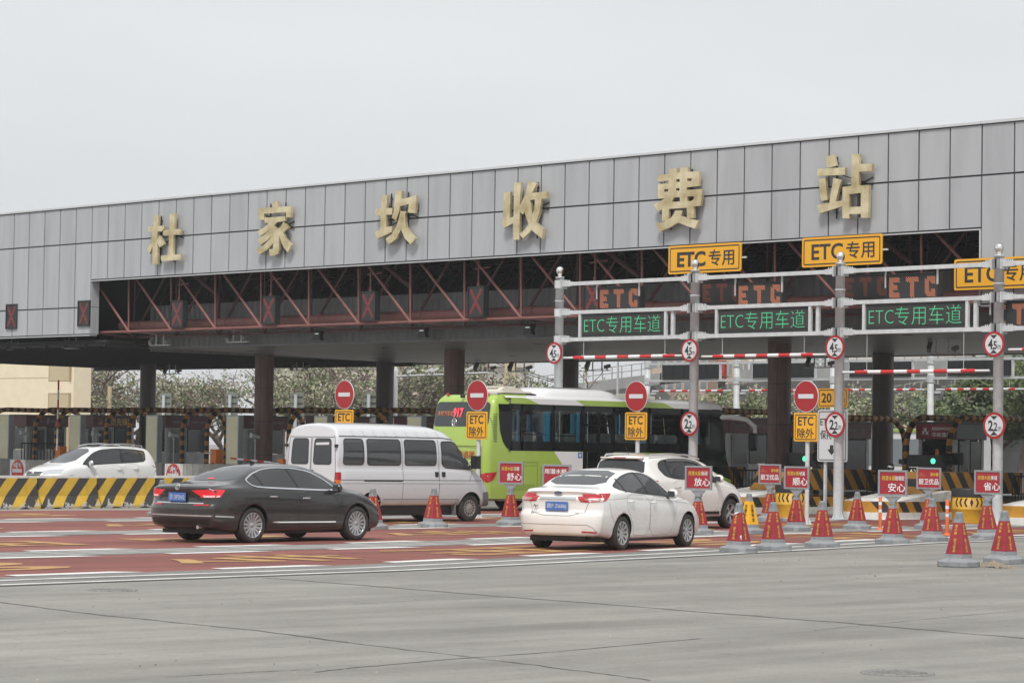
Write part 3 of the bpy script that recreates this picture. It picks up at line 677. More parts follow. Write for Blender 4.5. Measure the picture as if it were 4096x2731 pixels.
def limit_sign(kind, loc, label, group):
    r = .335 if kind == '4.5' else .35
    t = thing('limit_sign', loc, label, 'road sign', group)
    m = MB(); m.disc((0, .02, 0), XX, ZZ, r, .02, 40); m.build('disc', 'signred', t)
    m = MB(); m.disc((0, .0, 0), XX, ZZ, r * .80, .004, 40); m.build('face', 'signwht', t)
    m = MB(); a = r * .80
    for s in (1, -1):
        m.add([(-a * .42, -.008, s * a * .90), (a * .42, -.008, s * a * .90), (0, -.008, s * a * .52)], [(0, 1, 2) if s < 0 else (0, 2, 1)])
    b_, s_ = kind.split('.')
    m.text(b_, (-a * .38, -.008, .0), XX, ZZ, h=a * 1.0, w=a * .56, off=.03); m.text(s_, (a * .18, -.008, -a * .10), XX, ZZ, h=a * .8, w=a * .42, off=.02); m.text('m', (a * .64, -.008, -a * .3), XX, ZZ, h=a * .38, w=a * .36, off=.0)
    m.text('.', (-a * .06, -.008, -a * .44), XX, ZZ, h=a * .17, off=.03)
    m.build('lettering', 'signblk', t)
    m = MB(); m.box(-.2, .2, .02, .06, -.05, .05); m.build('bracket', 'galv', t)
PL = ['first', 'second', 'third', 'fourth']
for i in range(4):
    limit_sign('4.5', (PX[i] - .0, YG - .21, 4.72), 'round red rimmed 4.5 m height limit sign on the %s gantry post' % PL[i], '4.5 m height limit signs')
    if i: limit_sign('2.2', (PX[i] + .03, YG - .21, 2.60), 'round red rimmed 2.2 m limit sign low on the %s gantry post' % PL[i], '2.2 m limit signs')
def hbar(a, b, z, y, label, group, n=9, r=.052):
    t = thing('height_bar', ((a + b) / 2, y, z), label, 'height bar', group)
    L_ = b - a; m = MB()
    e = .45; st = (L_ - 2 * e) / n
    for k in range(n): m.tube([(-L_ / 2 + e + k * st, 0, 0), (-L_ / 2 + e + (k + 1) * st, 0, 0)], r, 12, k % 2)
    m.tube([(-L_ / 2, 0, 0), (-L_ / 2 + e, 0, 0)], r * .62, 10, 2); m.tube([(L_ / 2 - e, 0, 0), (L_ / 2, 0, 0)], r * .62, 10, 2)
    m.build('pole', ['barred', 'barwht', 'barwht'], t)
    m = MB()
    for x in (-L_ * .33, L_ * .33): m.tube([(x, 0, r), (x, 0, 5.07 - z if y < 60 else .45)], .008, 5); m.lathe([(.03, -.08), (.03, .08)], 8, o=(x, 0, r - .02), ax='x')
    m.build('hanging_wire', 'galv', t)
for (a, b, z), s in zip(((-57.35, -52.3, 4.58), (-51.7, -47.1, 4.54), (-46.5, -41.6, 4.04), (-41.0, -36.3, 4.58)), ('between the first and second gantry posts', 'between the second and third gantry posts', 'hanging lowest, between the third and fourth posts', 'right of the fourth gantry post')):
    hbar(a, b, z, YG, 'red and white height limit bar ' + s, 'front height bars')

# speed and lane signs behind the third post
t = thing('speed_sign', (-47.53, 58.4, 0), 'yellow 20km/h plate over a white ETC spacing board behind the third gantry post', 'road sign')
m = MB(); m.bar((-.3, .08, 0), (-.3, .08, 3.6), .07); m.bar((.3, .08, 0), (.3, .08, 3.6), .07); m.build('post', 'galv', t)
m = MB(); m.prism(roundrect(1.06, .53, .05), (0, .03, 3.36), XX, ZZ, .03); rim_line(m, (0, 0, 3.36), .99, .46, .04, .022, .004, 1); m.text('20', (-.22, -.004, 3.36), XX, ZZ, h=.27, w=.36, off=.025, mi=1); m.text('km/h', (.26, -.004, 3.31), XX, ZZ, h=.19, w=.36, mi=1); m.build('speed_plate', ['signyel', 'signblk'], t)
m = MB(); m.prism(roundrect(1.06, 1.45, .06), (0, .03, 2.3), XX, ZZ, .03); rim_line(m, (0, 0, 2.3), .98, 1.37, .05, .022, .004, 1)
m.text('ETC行车', (0, -.004, 2.70), XX, ZZ, h=.24, w=.86, off=.02, mi=1); m.text('保持车距', (0, -.004, 2.33), XX, ZZ, h=.25, w=.86, off=.015, mi=1)
m.prism([(0, -.16), (.15, 0), (.06, 0), (.06, .12), (-.06, .12), (-.06, 0), (-.15, 0)], (-.02, 0, 1.92), XX, ZZ, .004, 1); m.build('spacing_board', ['signwht', 'signblk'], t)

# no-entry posts
def no_entry(loc, label, h):
    t = thing('no_entry_sign', loc, label, 'road sign', 'no entry signs with ETC plates')
    m = MB(); m.tube([(0, 0, 0), (0, 0, h + .3)], .055, 14); m.box(-.16, .16, -.16, .16, 0, .015)
    for a in range(4): m.prism([(.05, .015), (.13, .015), (.05, .2)], (0, 0, 0), Vector((math.cos(a * 1.5708 + .78), math.sin(a * 1.5708 + .78), 0)), ZZ, .01)
    m.build('post', 'galv', t)
    m = MB(); m.disc((0, -.06, h), XX, ZZ, .40, .02, 40); d = m.build('disc', 'signwht', t)
    m = MB(); m.disc((0, -.08, h), XX, ZZ, .385, .004, 40); m.box(-.245, .245, -.092, -.085, h - .055, h + .055, 1); m.build('no_entry_face', ['signred', 'signwht'], d)
    m = MB(); z = h - .78; m.prism(roundrect(.78, .72, .05), (0, -.06, z), XX, ZZ, .02); pl = m.build('plate', 'signyel', t)
    m = MB(); rim_line(m, (0, -.08, z), .70, .64, .04, .022, .004); m.text('ETC', (0, -.084, z + .155), XX, ZZ, h=.225, w=.50, off=.02); m.text('除外', (0, -.084, z - .15), XX, ZZ, h=.245, w=.54, off=.015); m.build('lettering', 'signblk', pl)
    return t
NE = [((1856, 910), 52.4, 'no entry sign with yellow ETC除外 plate in front of the third gantry post'), ((1466, 910), 51.0, 'no entry sign with yellow ETC除外 plate in front of the bus windows'),
      ((1101, 908), 47.6, 'no entry sign with yellow ETC除外 plate at the rear corner of the bus'), ((796, 906), 48.2, 'no entry sign with yellow ETC除外 plate standing behind the silver van')]
for (px, py), Y, lb in NE:
    p = on_y(px * 1.7415, py * 1.7415, Y); no_entry((p.x, Y, 0), lb, p.z)
# ------------------------------------------------------------------ square traffic cones
def sq(h, c):                                   # square ring of half width h with chamfered corners c
    return [(h, -h + c), (h, h - c), (h - c, h), (-h + c, h), (-h, h - c), (-h, -h + c), (-h + c, -h), (h - c, -h)]
def loft_sq(mb, levels, mi=0, cap0=False, cap1=True, warp=None):
    vs = []
    for z, h, c in levels:
        for x, y in sq(h, c):
            p = (x, y, z)
            vs.append(warp(*p) if warp else p)
    fs = [(i * 8 + k, i * 8 + (k + 1) % 8, (i + 1) * 8 + (k + 1) % 8, (i + 1) * 8 + k) for i in range(len(levels) - 1) for k in range(8)]
    if cap1: fs.append(tuple((len(levels) - 1) * 8 + k for k in range(8)))
    if cap0: fs.append(tuple(range(8))[::-1])
    mb.add(vs, fs, mi)
def make_cone(loc, label, cover='coner', ink='gold_ink', words='潜水艇·厨卫优品', seed=0, rz=0., torn=False):
    t = thing('traffic_cone', loc, label, 'traffic cone', 'square sleeved traffic cones', rz)
    rg = random.Random(seed); t.rotation_euler = (rg.uniform(-.02, .02), rg.uniform(-.022, .022), rz); d = (rg.uniform(-1, 1), rg.uniform(-1, 1), rg.uniform(.2, 1))
    def dent(x, y, z):
        if z < .13:
            k = math.exp(-((x - .28 * d[0]) ** 2 + (y + .28) ** 2) / .006) * .035 * d[2] + math.exp(-((x - .28) ** 2 + (y - .22 * d[1]) ** 2) / .006) * .03 * d[2]
            return (x * (1 - k), y * (1 - k), max(0, z - k * .6) if z > .05 else z + (k * .3 if z < .01 else 0))
        return (x, y, z)
    b = MB(); n = 12                                               # base with a finer ring so that it can be dented
    lev = [(0, .278, .085), (.012, .285, .085), (.085, .285, .085), (.098, .276, .08), (.128, .19, .045), (.145, .168, .03)]
    vs = []
    for z, h, c in lev:
        s8 = sq(h, c); ring = []
        for k in range(8):
            p, q = s8[k], s8[(k + 1) % 8]; m_ = 6 if k % 2 == 0 else 2
            for i in range(m_): ring.append((p[0] + (q[0] - p[0]) * i / m_, p[1] + (q[1] - p[1]) * i / m_))
        vs += [dent(x, y, z) for x, y in ring]
    K = len(ring); b.add(vs, [(i * K + k, i * K + (k + 1) % K, (i + 1) * K + (k + 1) % K, (i + 1) * K + k) for i in range(len(lev) - 1) for k in range(K)])
    loft_sq(b, [(.14, .168, .03), (.16, .165, .012), (.215, .157, .01)])
    b.build('base', 'coneg', t)
    b = MB(); loft_sq(b, [(.20, .157, .008), (.218, .158, .006), (.45, .117, .005), (.735, .067, .004)])
    c = b.build('sleeve', cover, t)
    b = MB()
    sl_ = (.158 - .067) / (.735 - .218); k = math.hypot(1, sl_)
    for ux, nn in ((XX, -YY), (YY, XX)):
        uy = (ZZ - nn * sl_) / k
        o = nn * (.158 - sl_ * (.47 - .218)) + ZZ * .47
        if words == '潜水艇·厨卫优品':
            b.vtext(words, o + ux * (-.012 if torn and ux is XX else 0), ux, uy, .054, .058, off=.012, lift=.003)
        else: b.vtext(words, o, ux, uy, .085, .098, off=.03, lift=.003)
    b.build('lettering', ink, c)
    b = MB(); loft_sq(b, [(.725, .069, .006), (.79, .062, .008)], cap1=False)
    z = .79
    for i in range(3): loft_sq(b, [(z, .062 - i * .003, .018), (z + .02, .061 - i * .003, .018), (z + .027, .053 - i * .003, .016)], cap1=(i == 2)); z += .027
    loft_sq(b, [(z, .052, .018), (z + .018, .049, .018), (z + .030, .036, .016)])
    b.box(-.012, .012, -.072, -.03, .80, .87); b.tube([(.035, -.04, .81), (.05, -.055, .85), (.04, -.03, .885)], .008, 6)
    b.build('cap', 'coneg', t)
    if torn:
        b = MB(); b.add([(.06, -.075, .74), (-.02, -.085, .735), (-.05, -.10, .69), (.02, -.095, .71)], [(0, 1, 2, 3)]); b.add([(.15, -.12, .24), (.17, -.16, .33), (.13, -.165, .31), (.165, -.165, .235)], [(0, 1, 2, 3)])
        b.build('torn_flap', 'signwht', t)
    return t
def sign_board(loc, label, l1, l1b, l2, logo=False, white=False, rz=R(24)):
    """framed red board clamped on the top of a cone: it lifts off, so it is a thing of its own"""
    t = thing('cone_sign', loc, label, 'sign', 'framed red signs on the cones', rz)
    W, H = .61, .53
    m = MB(); m.prism([(-.17, .11), (.17, .11), (.06, 0), (-.06, 0)], (0, .03, -.02), XX, ZZ, .05); m.box(-.065, .065, -.065, .075, -.05, .02); m.build('clamp', 'coneg', t)
    z = .10 + H / 2; m = MB()
    m.box(-W / 2, W / 2, -.035, .035, .10, .14); m.box(-W / 2, W / 2, -.035, .035, .10 + H - .04, .10 + H)
    m.box(-W / 2, -W / 2 + .04, -.035, .035, .14, .06 + H); m.box(W / 2 - .04, W / 2, -.035, .035, .14, .06 + H); m.build('frame', 'coneg', t)
    m = MB(); m.box(-W / 2 + .04, W / 2 - .04, -.022, .02, .14, .06 + H); p = m.build('board', 'coner2', t)
    y = -.026; m = MB()
    if logo:
        m.text('潜水艇', (.14, y, z + .10), XX, ZZ, h=.085, w=.21, off=.02, mi=0); m.text('厨卫优品', (0, y, z - .08), XX, ZZ, h=.145, w=.49, off=.02, mi=1)
        m.add([(x - .16, y, z + zz) for x, zz in ((-.12, .065), (-.09, .05), (.08, .05), (.10, .065), (.06, .085), (.0, .09), (-.005, .14), (-.05, .14), (-.05, .09), (-.1, .085))], [tuple(range(10))], 2)
        m.box(.018, .022, y - .001, y, z + .05, z + .15, 2)
    elif white: m.text(l1, (-.02, y, z + .12), XX, ZZ, h=.105, w=.48, off=.02, mi=1)
    else:
        m.text(l1, (-.085, y, z + .10), XX, ZZ, h=.095, w=.285, off=.008, mi=0); m.text(l1b, (.135 if len(l1b) == 2 else .15, y, z + .10), XX, ZZ, h=.095, w=.14 if len(l1b) == 2 else .195, off=.008, mi=1)
        m.text(l2, (.09, y, z - .09), XX, ZZ, h=.175, w=.36, off=.02, mi=1)
    m.build('lettering', ['gold_ink', 'white_ink', 'leddim'], p)
    return t
MT['coner2'] = pbr('red_sign_board', (.32, .018, .028), .45)
CONES = [  # photo position (2352 px wide), label, sign
 (852, 1216, 'red cone at the front bumper of the dark sedan, half hidden by it', None), (991, 1212, 'red cone with a crumpled base in front of the silver van', None),
 (1170, 1207, 'red cone carrying the 舒心 sign at the front of the silver van', ('用潜水艇', '马桶', '舒心')), (1275, 1233, 'red cone hidden behind the boot of the white sedan, carrying a white lettered sign', 'w'),
 (1603, 1228, 'red cone carrying the 放心 sign at the front of the white sedan', ('用潜水艇', '角阀', '放心')), (1720, 1226, 'y', None), (1697, 1270, 'torn', None),
 (1777, 1265, 'red cone right beside the torn one at the front edge of the row', None), (1768, 1197, 'red cone carrying the small 厨卫优品 sign in front of the white SUV', 'l'), (1830, 1220, 'red cone carrying the 顺心 sign beside a sign post', ('用潜水艇', '地漏', '顺心')),
 (1890, 1258, 'red cone standing alone in front of the left yellow crash barrel', None), (1970, 1216, 'red cone at the third gantry post, left of an orange delineator', None), (2052, 1250, 'red cone carrying the 安心 sign', ('用潜水艇', '玻璃胶', '安心')),
 (2143, 1243, 'red cone with a dented base left of the right hand orange delineator', None), (2135, 1215, 'red cone carrying the 厨卫优品 sign, half hidden by the cone in front', 'l'), (2272, 1238, 'red cone carrying the 省心 sign at the fourth gantry post', ('用潜水艇', '美缝', '省心')),
 (2206, 1303, 'largest red cone, nearest the camera on the bare concrete', None), (2310, 1295, 'red cone behind the gravel heap at the right edge of the photo', None), (364, 1186, 'red cone left of the dark sedan boot, in front of the striped barrier', None),
 (921, 1181, 'red cone behind the silver van, only its grey base showing underneath', None), (1050, 1181, 'red cone behind the front of the silver van, its base showing underneath', None)]
SL = {'舒心': 'red sign reading 舒心 on the cone in front of the van', '放心': 'red sign reading 放心 in front of the white SUV door', '顺心': 'red sign reading 顺心 beside a no entry post', '安心': 'red sign reading 安心 on a cone near the right', '省心': 'red sign reading 省心 at the fourth gantry post'}
nl = 0
for i, (x, y, lb, sg) in enumerate(CONES):
    p = on_z(x * 1.7415, y * 1.7415); p = p + Vector((-.67, .74, 0)) * .30; rz = random.Random(i + 40).uniform(-.10, .10)
    if lb == 'y': make_cone(p, 'yellow sleeved cone with black lettering behind the torn red cone', 'coney', 'signblk', '注意安全', seed=i, rz=rz)
    elif lb == 'torn': make_cone(p, 'red cone with a torn sleeve and cracked base at the front of the row', seed=11, rz=.12, torn=True)
    else: make_cone(p, lb, seed=i, rz=rz)
    if sg:
        q = p + Vector((0, 0, .875))
        if sg == 'w': sign_board(q, 'red sign with white lettering, mostly hidden behind the white sedan', '用潜水艇', '', '', white=True, rz=R(30))
        elif sg == 'l':
            sign_board(q, ('red 厨卫优品 sign next to the 顺心 sign', 'red 厨卫优品 sign between the 安心 and 省心 signs')[nl], '', '', '', logo=True); nl += 1
        else: sign_board(q, SL[sg[2]], *sg, rz=R(22 + (i % 3) * 4))

# orange delineator posts
MT['delin'] = pbr('orange_delineator', (.62, .13, .03), .5)
for (px, py), h, lb in (((3520, 2118), .78, 'orange delineator post left of the 安心 cone'), ((3788, 2140), .80, 'orange delineator post right of the dented red cone'), ((2835, 2086), .10, 'broken orange stump of a delineator under the front of the white SUV')):
    p = on_z(px, py); t = thing('delineator_post', p, lb, 'delineator', 'orange delineators')
    m = MB(); m.lathe([(.115, 0), (.11, .018), (.06, .035), (.045, .06)], 18); m.build('base', 'delin', t)
    m = MB(); m.lathe([(.042, .04), (.04, h), (.03, h + .008), (0, h + .01)], 16)
    if h > .3:
        for z in (.42, .60): m.lathe([(.0425, z), (.0425, z + .07)], 16, 1)
    m.build('post', ['delin', 'barwht'], t)
# yellow crash barrels
MT['barrely'] = pbr('yellow_barrel_plastic', (.62, .36, .02), .5, c2=(.48, .26, .03), vscale=3)
for (x, y), lb in (((-48.3, 57.6), 'yellow crash barrel with black chevrons left of the third gantry post'), ((-43.2, 58.9), 'yellow crash barrel with black chevrons left of the fourth gantry post')):
    t = thing('crash_barrel', (x, y, 0), lb, 'crash barrel', 'yellow crash barrels')
    m = MB(); m.lathe([(.46, 0), (.455, .33), (.475, .36), (.475, .39), (.455, .42), (.45, .72), (0, .72)], 36); m.build('body', 'barrely', t)
    m = MB(); m.lathe([(.462, .70), (.47, .90), (.46, .93), (0, .92)], 36)
    m.build('lid', 'ledbox', t)
    m = MB(); r = .458
    def cyl(pts):
        return [(r * math.sin(a), -r * math.cos(a), z) for a, z in pts]
    for k in range(-3, 5):
        a0 = R(45) + k * .30; s = 1 if k > 0 else -1
        if k == 0: m.add(cyl([(a0, .44), (a0 + .1, .555), (a0, .67), (a0 - .1, .555)]), [(0, 1, 2, 3)]); continue
        a = [(a0 - .06 * s, .67), (a0 + .05 * s, .67), (a0 + .16 * s, .555), (a0 + .05 * s, .44), (a0 - .06 * s, .44), (a0 + .05 * s, .555)]
        m.add(cyl(a), [(0, 1, 2, 5), (5, 2, 3, 4)] if s < 0 else [(5, 2, 1, 0), (4, 3, 2, 5)])
    m.build('chevrons', 'signblk', t)

# ------------------------------------------------------------------ striped concrete barrier on the left
MT['jersey'] = stripes('barrier_stripes', (.66, .42, .045), (.055, .053, .05), .80, (0, 1, -1), rough=.7, wear=(.42, .40, .37))
ys = [36.2, 38.45, 40.7, 42.9, 45.15, 47.4, 49.6]
LBB = ['striped concrete barrier segment left of the photo edge', 'striped concrete barrier segment at the left edge of the photo', 'striped barrier segment below the bonnet of the white hatchback', 'striped barrier segment below the rear of the white hatchback', 'striped barrier segment half behind the dark sedan boot', 'striped barrier segment hidden behind the dark sedan']
for i, (a, b) in enumerate(zip(ys, ys[1:])):
    if i == 0: continue
    L_ = b - a - .03; yc = (a + b) / 2; xc = -60.2 - (yc - 39) * .17
    t = thing('concrete_barrier', (xc, yc, 0), LBB[i], 'barrier', 'yellow and black striped concrete barriers', R(9.6))
    pr = [(.27, 0), (.27, .07), (.15, .34), (.10, .82), (.085, .82)]; prof = pr + [(-x, z) for x, z in reversed(pr)]
    m = MB(); n = 14; vs = []
    rgb = random.Random(i)
    for k in range(n + 1):
        yy = -L_ / 2 + L_ * k / n
        for x, z in prof:
            lo = .035 if (k in (3, 4, 10, 11) and z == 0) else 0
            vs.append((x + (rgb.uniform(-.006, .004) * (1 if x > 0 else -1)), yy, z + lo))
    K = len(prof)
    m.add(vs, [(k * K + j, k * K + (j + 1) % K, (k + 1) * K + (j + 1) % K, (k + 1) * K + j) for k in range(n) for j in range(K)])
    m.add(vs[:K], [tuple(range(K))[::-1]]); m.add(vs[-K:], [tuple(range(K))])
    o = m.build('body', 'jersey', t); bmm = bmesh.new(); bmm.from_mesh(o.data); bmesh.ops.recalc_face_normals(bmm, faces=bmm.faces[:]); bmm.to_mesh(o.data); bmm.free()
    m = MB(); m.box(-.088, .088, -L_ / 2, L_ / 2, .822, .885); m.build('top_edge', 'whitewash', t)

# ------------------------------------------------------------------ toll islands, booths, hoops
ISL = [-41.4, -46.75, -52.1, -57.5, -62.9, -68.4, -73.9, -79.3, -84.8, -90.2, -95.7, -101.2, -106.6]
MT['kerbstripe'] = stripes('kerb_stripes', (.52, .25, .025), (.03, .03, .03), .62, (0, 1, .75), rough=.65)
MT['wallstripe'] = stripes('wall_stripes', (.42, .20, .025), (.025, .025, .026), .62, (0, 1, .75), rough=.6)
ORD = ['first', 'second', 'third', 'fourth', 'fifth', 'sixth', 'seventh', 'eighth', 'ninth', 'tenth', 'eleventh', 'twelfth', 'thirteenth']
def entry_island(x, label, first):
    t = thing('toll_island', (x, 58, 0), label, 'traffic island', 'entry lane islands')
    def slab(mb, hw, y0, y1, z0, z1, nose, mi=0, ztip=None):
        """block with a pointed nose towards -Y"""
        pts = [(-hw, y1), (-hw, y0 + nose), (-hw * .45, y0), (hw * .45, y0), (hw, y0 + nose), (hw, y1)]
        zt = [z1, z1 if ztip is None else ztip, z1 if ztip is None else ztip, z1 if ztip is None else ztip, z1 if ztip is None else ztip, z1]
        mb.add([(a, b, z0) for a, b in pts] + [(a, b, z) for (a, b), z in zip(pts, zt)], [(0, 1, 7, 6), (1, 2, 8, 7), (2, 3, 9, 8), (3, 4, 10, 9), (4, 5, 11, 10), (5, 0, 6, 11), (6, 7, 8, 9, 10, 11)], mi)
    m = MB(); slab(m, 1.0, .3, 22, 0, .2, .7); m.build('kerb', 'whitewash', t)
    m = MB(); slab(m, .95, .5, 9, .2, .5, .7); m.build('striped_kerb', 'kerbstripe', t)
    m = MB(); slab(m, .945, .52, 3.6, .5, .80, .7, ztip=.52); m.build('nose_ramp', 'whitewash', t)
    m = MB(); pr = [(-.6, 3.4), (-.55, 3.05), (-.3, 2.85), (.3, 2.85), (.55, 3.05), (.6, 3.4), (.6, 7.4), (-.6, 7.4)]
    m.add([(a, b - (.25 if i in (1, 2, 3, 4) else 0), .7) for i, (a, b) in enumerate(pr)] + [(a, b + .15, 1.32) for a, b in pr], [(i, (i + 1) % 8, 8 + (i + 1) % 8, 8 + i) for i in range(8)] + [tuple(range(8, 16))])
    m.build('striped_wall', 'wallstripe', t)
    m = MB(); m.box(-.95, .95, 9, 22, .2, .3); m.box(-.7, .7, 7.4, 9, .5, .62); m.build('platform', 'greyconc', t)
    m = MB(); m.bar((.9, 6.6, 1.22), (.9, 10.0, 1.22), .05); m.bar((.9, 6.6, .7), (.9, 10.0, .7), .04)
    for k in range(23): m.bar((.9, 6.6 + k * .15, .3 if k > 15 else .5), (.9, 6.6 + k * .15, 1.2), .022)
    m.build('railing', 'dark', t)
    return t
def exit_island(x, label):
    t = thing('toll_island', (x, 63.5, 0), label, 'traffic island', 'exit lane islands')
    m = MB(); m.box(-.58, .58, 0, 3.0, 0, .98)
    y = .15
    while y < 3: m.box(.58, .592, y, y + .03, .02, .97); y += .28
    m.build('nose_wall', 'whitewash', t)
    m = MB(); m.box(-.9, .9, 3.0, 14, 0, .84); m.build('plinth', 'greyconc', t)
    if x < -101:
        m = MB(); m.bar((.8, 3.3, 1.68), (.8, 5.6, 1.68), .05)
        for k in range(14): m.bar((.8, 3.3 + k * .17, .84), (.8, 3.3 + k * .17, 1.66), .03)
        m.build('railing', 'dark', t)
    m = MB(); m.disc((.0, 0, .52), XX, ZZ, .46, .012, 32); d = m.build('no_entry_disc', 'signred2', t)
    m = MB(); m.box(-.38, .34, -.02, -.013, .45, .60)
    rg2 = random.Random(int(-x)); 
    for _ in range(9):
        a, r_ = rg2.uniform(-.3, .35), rg2.uniform(.03, .1); z_ = rg2.uniform(.64, .86)
        m.add([(a + r_ * math.cos(q * 1.05 + a) * rg2.uniform(.3, 1.2), -.0145, z_ + r_ * math.sin(q * 1.05 + a) * rg2.uniform(.5, 1.4)) for q in range(6)], [tuple(range(6))])
    m.build('white_bar', 'signwht', d)
    return t
MT['signred2'] = pbr('worn_red_sign', (.50, .035, .03), .5, var=.12, vscale=5)
def booth(x, y, label, sgn, z0=.3, hx=.6, hy=1.12):
    """cabin with corner posts, windows and door, and a sign fascia round the roof"""
    t = thing('toll_booth', (x, y, z0), label, 'toll booth', 'toll booths')
    split = sgn == 'split'
    m = MB(); m.box(-hx, hx, -hy, hy, 0, .92)
    for a in (-1, 1):
        for b in (-1, 1): m.box(min(a * hx, a * (hx - .12)), max(a * hx, a * (hx - .12)), min(b * hy, b * (hy - .12)), max(b * hy, b * (hy - .12)), .92, 2.0)
    m.box(hx - .06, hx - .005, -.2, .0, .92, 2.0); m.box(hx - .05, hx - .008, -hy + .12, -.2, .92, 2.0) if not split else None
    m.build('cabin', 'steelsheet', t)
    m = MB(); m.box(-hx + .14, hx - .14, -hy + .14, hy - .14, .94, 2.0); m.build('interior', 'boothdark', t)
    m = MB(); m.prism(roundrect(hy - .16, 1.0, .1), (hx - .03, hy * .5 - .0, 1.45), YY, ZZ, .012); m.build('window', 'glassd', t)
    m = MB(); m.prism(roundrect(2 * hx - .3, 1.0, .1), (0, -hy + .03, 1.45), XX, ZZ, .012); m.build('window', 'glassd', t)
    m = MB(); m.box(hx + .002, hx + .02, -hy + .2, -.05, .02, 1.95); m.box(hx + .021, hx + .025, -hy + .3, -.15, .9, 1.85, 1); m.bar((hx + .03, -.15, .95), (hx + .03, -.15, 1.1), .02, mi=1); m.build('door', ['booth', 'glassd'], t)
    m = MB(); m.box(-hx - .06, hx + .06, -hy - .06, hy + .06, 2.0, 2.5); m.box(-hx - .1, hx + .1, -hy - .1, hy + .1, 2.5, 2.56, 1); f = m.build('roof_fascia', ['maroon', 'boothdark'], t)
    X, Y = hx + .062, -hy - .062; m = MB()
    if split:
        m.box(-hx - .02, hx + .02, Y - .01, Y, 2.03, 2.48, 2); m.box(X, X + .01, -hy - .03, hy + .03, 2.03, 2.48, 3)
        m.text('REIGNWOOD', (hx * .33, Y - .013, 2.34), XX, ZZ, h=.10, w=hx * 1.05, off=.02, mi=1); m.text('华彬集团', (hx * .33, Y - .013, 2.15), XX, ZZ, h=.15, w=hx * 1.05, off=.02, mi=1)
        for a, b, r_ in ((-.42, 2.3, .11), (-.49, 2.22, .09), (-.34, 2.2, .09)):
            m.add([(a + (r_ * (1 if q % 2 else .45)) * math.cos(q * .785), Y - .013, b + (r_ * (1 if q % 2 else .45)) * math.sin(q * .785)) for q in range(8)], [tuple(range(8))], 1)
        m.build('sign', ['maroon', 'white_ink', 'redsign', 'adgrey'], f)
    elif sgn == 'party':
        m.box(X, X + .01, -hy, hy, 2.03, 2.48); m.text('党员先锋岗', (X + .014, hy * .2, 2.26), YY, ZZ, h=.32, w=hy * 1.4, off=.02, mi=1)
        m.tube([(X + .012, -hy * .76 + .12 * math.cos(a), 2.26 + .12 * math.sin(a)) for a in [R(-130 + 20 * k) for k in range(12)]], .018, 5, 1); m.bar((X + .012, -hy * .85, 2.35), (X + .012, -hy * .66, 2.15), .03, mi=1)
        m.build('sign', ['maroon', 'gold_ink'], f)
    else:
        m.box(X, X + .01, -hy, hy, 2.03, 2.48); m.text('REIGNWOOD', (X + .013, -hy * .5, 2.26), YY, ZZ, h=.11, w=hy * .5, off=.02, mi=1); m.text('华彬集团 中国红牛', (X + .013, hy * .5, 2.26), YY, ZZ, h=.13, w=hy * .75, mi=1)
        m.add([(X + .013, a, b) for a, b in ((-.03, 2.11), (.05, 2.11), (.07, 2.28), (.1, 2.38), (.0, 2.44), (-.05, 2.31))], [tuple(range(6))], 1)
        m.build('sign', ['maroon', 'coneg'], f)
    return t
MT['redsign'] = pbr('red_booth_sign', (.26, .03, .04), .5); MT['adgrey'] = pbr('grey_advert', (.13, .15, .155), .4, c2=(.09, .12, .10), vscale=1.4)
def hoop(x, y0, y1, z1, label, z0=.3):
    t = thing('guard_hoop', (x, y0, z0), label, 'guard hoop', 'striped guard hoops around the booths')
    r, L_, H = .95, y1 - y0, z1 - z0; P = []
    for k in range(int((H - r) / .05) + 1): P.append((0, 0, k * .05))
    for k in range(1, 31): a = R(180 - 3 * k); P.append((0, r + r * math.cos(a), H - r + r * math.sin(a)))
    for k in range(1, int((L_ - 2 * r) / .05) + 1): P.append((0, r + k * .05, H))
    yl = P[-1][1]
    for k in range(1, 31): a = R(90 - 3 * k); P.append((0, yl + r * math.cos(a), H - r + r * math.sin(a)))
    z = P[-1][2]
    while z > 0: z -= .05; P.append((0, P[-1][1], max(z, 0)))
    m = MB(); seg = [P[0]]; acc = 0; ci = 0
    for a, b in zip(P, P[1:]):
        acc += (Vector(b) - Vector(a)).length; seg.append(b)
        if acc > .15: m.tube(seg, .10, 12, ci, caps=False); seg = [b]; acc = 0; ci ^= 1
    if len(seg) > 1: m.tube(seg, .10, 12, ci, caps=False)
    m.build('tube', ['hoopo', 'hoopk'], t)
MT['hoopo'] = pbr('hoop_orange', (.52, .23, .035), .5, var=.15); MT['hoopk'] = pbr('hoop_black', (.022, .021, .02), .5)
